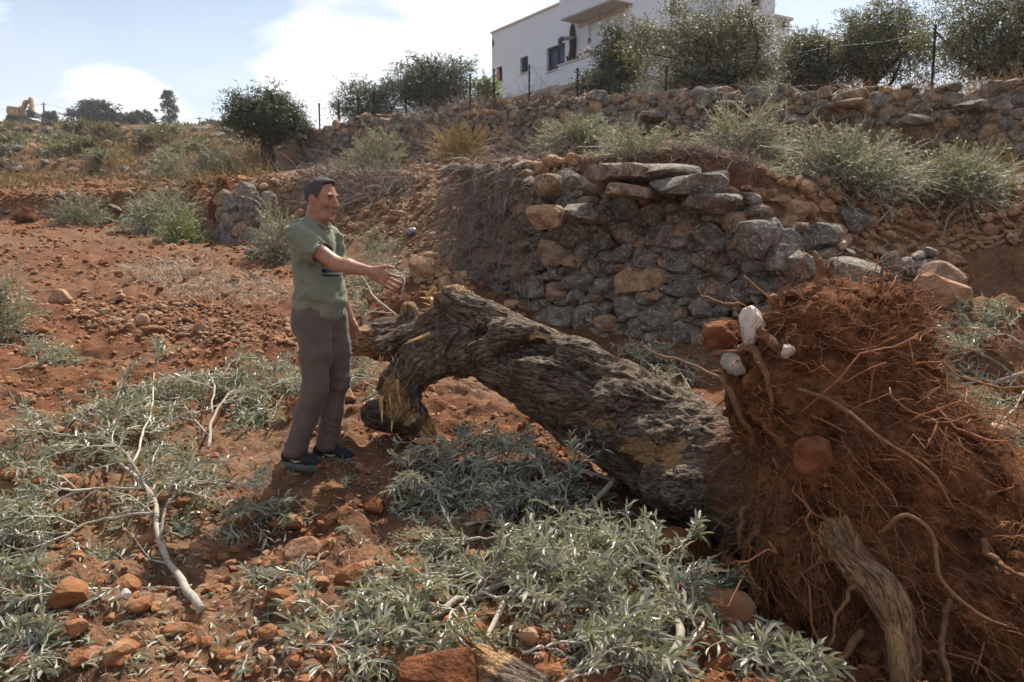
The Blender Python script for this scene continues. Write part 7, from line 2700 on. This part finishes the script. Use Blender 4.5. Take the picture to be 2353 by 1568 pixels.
def build_excavator():
    Y = 150.0
    k = Y / FV
    o = at(76, 283, Y)
    LIFT = np.array([0, 0, .5])
    root = empty('excavator', o)
    tag(root, 'yellow tracked excavator with raised boom on the far hill crest', 'excavator')
    a = R(-12)
    ax = np.array([math.cos(a), math.sin(a), 0]); ay = np.array([-math.sin(a), math.cos(a), 0])
    q = lambda vx, vy, d=0: at(vx, vy, Y) + ay * d + LIFT
    def slab(name, pts, d0, d1, mat, parent=root):
        """outline in the picture plane given real thickness"""
        P = [q(x, y) for x, y in pts]
        n = len(P)
        V = np.array([p + np.array([0, 1., 0]) * d0 for p in P] + [p + np.array([0, 1., 0]) * d1 for p in P])
        mb = MB()
        c0 = V[:n].mean(0); c1 = V[n:].mean(0)
        VV = np.concatenate([V, [c0, c1]])
        F = []
        for i in range(n):
            j = (i + 1) % n
            F += [(i, j, n + j), (i, n + j, n + i), (2 * n, j, i), (2 * n + 1, n + i, n + j)]
        return obj(name, VV, np.array(F), MATS[mat], parent, False)
    for d0 in (-1.4, 1.0):
        slab('track', [(34, 280), (38, 276), (78, 281), (84, 285), (80, 289), (40, 285)], d0, d0 + .7, 'excavator_dark')
    body = slab('body', [(27, 256), (30, 253), (54, 256.5), (55, 275), (30, 272), (26.5, 268)], -1.5, 1.5, 'excavator_yellow')
    slab('side_panel', [(54.1, 256.5), (62, 258.5), (68, 275.5), (55.1, 275)], -1.3, 1.5, 'excavator_steel')
    slab('maker_plate', [(33.5, 262), (42, 263.5), (42, 268.5), (33.5, 266.5)], -1.56, -1.503, 'excavator_plate', body)
    slab('exhaust', [(43, 250), (44.3, 250), (44.8, 256), (43.4, 256)], .2, .5, 'excavator_dark', body)
    slab('boom', [(52, 256), (53.5, 247), (57, 240), (62, 237), (70, 237.5), (74, 240), (73, 244), (68, 242.5), (63, 243), (60.5, 247), (58.5, 257)], -.45, .35, 'excavator_yellow')
    slab('boom_cylinder', [(57.5, 238.3), (70, 234.6), (70.5, 235.8), (58, 239.5)], -.12, .12, 'excavator_steel')
    slab('stick', [(69, 231.5), (73.5, 231.5), (75.5, 240), (77, 256), (80, 263), (76, 265), (73, 262), (70.5, 248), (69.5, 240)], -.4, .3, 'excavator_yellow')
    bk = slab('bucket', [(69.5, 261), (76, 263), (84, 266), (86, 272), (84, 277.5), (78, 278), (70, 275)], -.9, .9, 'excavator_dark')
    slab('bucket_edge', [(84.2, 266.5), (88, 267.5), (88, 277), (84.2, 277.5)], -.85, .85, 'excavator_steel', bk)
    slab('cab', [(62, 250), (67, 251), (69, 262), (69, 274), (63, 258.4)], .3, 1.4, 'excavator_dark')


build_excavator()


def pole(label, vx, vt, vb, Y, w=.13):
    t = at(vx - .8, vt, Y); b = at(vx, vb, Y)
    root = empty('utility_pole', b); tag(root, label, 'pole')
    V, F = tubes(np.array([b - [0, 0, 1], t]), np.array([w, w * .7]), 8); obj('mast', V, F, MATS['dark_pipe'], root, True)
    V, F = box((-.5, -.05, -.35), (.5, .05, -.25), t); obj('cross_arm', V, F, MATS['dark_pipe'], root, False)
    return t - np.array([0, 0, .2]), root


tops = [pole(l, *a) for l, *a in (('utility pole standing beside the excavator', 101, 236, 283, 150, .2), ('utility pole behind the low bushy pine', 303, 258, 300, 155, .14), ('thin utility pole on the crest right of the slender pine', 459, 269, 300, 150, .14))]
ends = [at(-60, 241, 155)] + [t for t, r in tops] + [at(640, 288, 150)]
for i, (a, b) in enumerate(zip(ends[:-1], ends[1:])):
    mid = (a + b) / 2 - np.array([0, 0, .9])
    V, F = tubes(resample(np.stack([a, mid, b]), 16), np.full(16, .022), 4)
    o = obj('overhead_wire', V, F, MATS['wire'], tops[min(i, 2)][1], True)


# ------------------------------------------------------------------ litter
def litter():
    p = gat(945, 548) + np.array([0, 0, .03])
    V, F = rock(800, 3, 5, 0, .3)
    V = V * np.array([.11, .09, .08]) * (1 + .25 * fbm(V * 5, 3, 9)[:, None])
    o = obj('plastic_bag', V + p, F, MATS['plastic_film'], None, True, origin=p)
    tag(o, 'crumpled bluish plastic bag on the bank above the pointing arm', 'bag')
    p = gat(2012, 330, 6)
    root = empty('plastic_wrapper', p + np.array([0, 0, .2])); tag(root, 'small dark green wrapper caught in dry brush on the right terrace', 'wrapper')
    V, F = rock(801, 2, 5, .6, .15); obj('film', V * np.array([.14, .02, .06]) + p + np.array([0, 0, .22]), F, MATS['green_film'], root, True)


simple('plastic_film', (.17, .185, .21), .25, .35, 12, .6)
simple('green_film', (.015, .06, .03), .35, .3, 12, .5)
litter()


# ------------------------------------------------------------------ dusty air
def build_haze():
    m = bpy.data.materials.new('haze'); m.use_nodes = True
    t = m.node_tree
    for n in list(t.nodes):
        t.nodes.remove(n)
    o = t.nodes.new('ShaderNodeOutputMaterial'); v = t.nodes.new('ShaderNodeVolumePrincipled')
    v.inputs['Color'].default_value = (.90, .92, .95, 1)
    v.inputs['Density'].default_value = HAZE
    v.inputs['Anisotropy'].default_value = .35
    t.links.new(v.outputs[0], o.inputs['Volume'])
    V, F = box((-705, -705, -12), (705, 705, 34))
    h = obj('haze', V, F, m, None, False, kind='stuff')
    tag(h, 'thin dusty haze in the air over the terraces and hill', 'haze')


HAZE = .0004
build_haze()
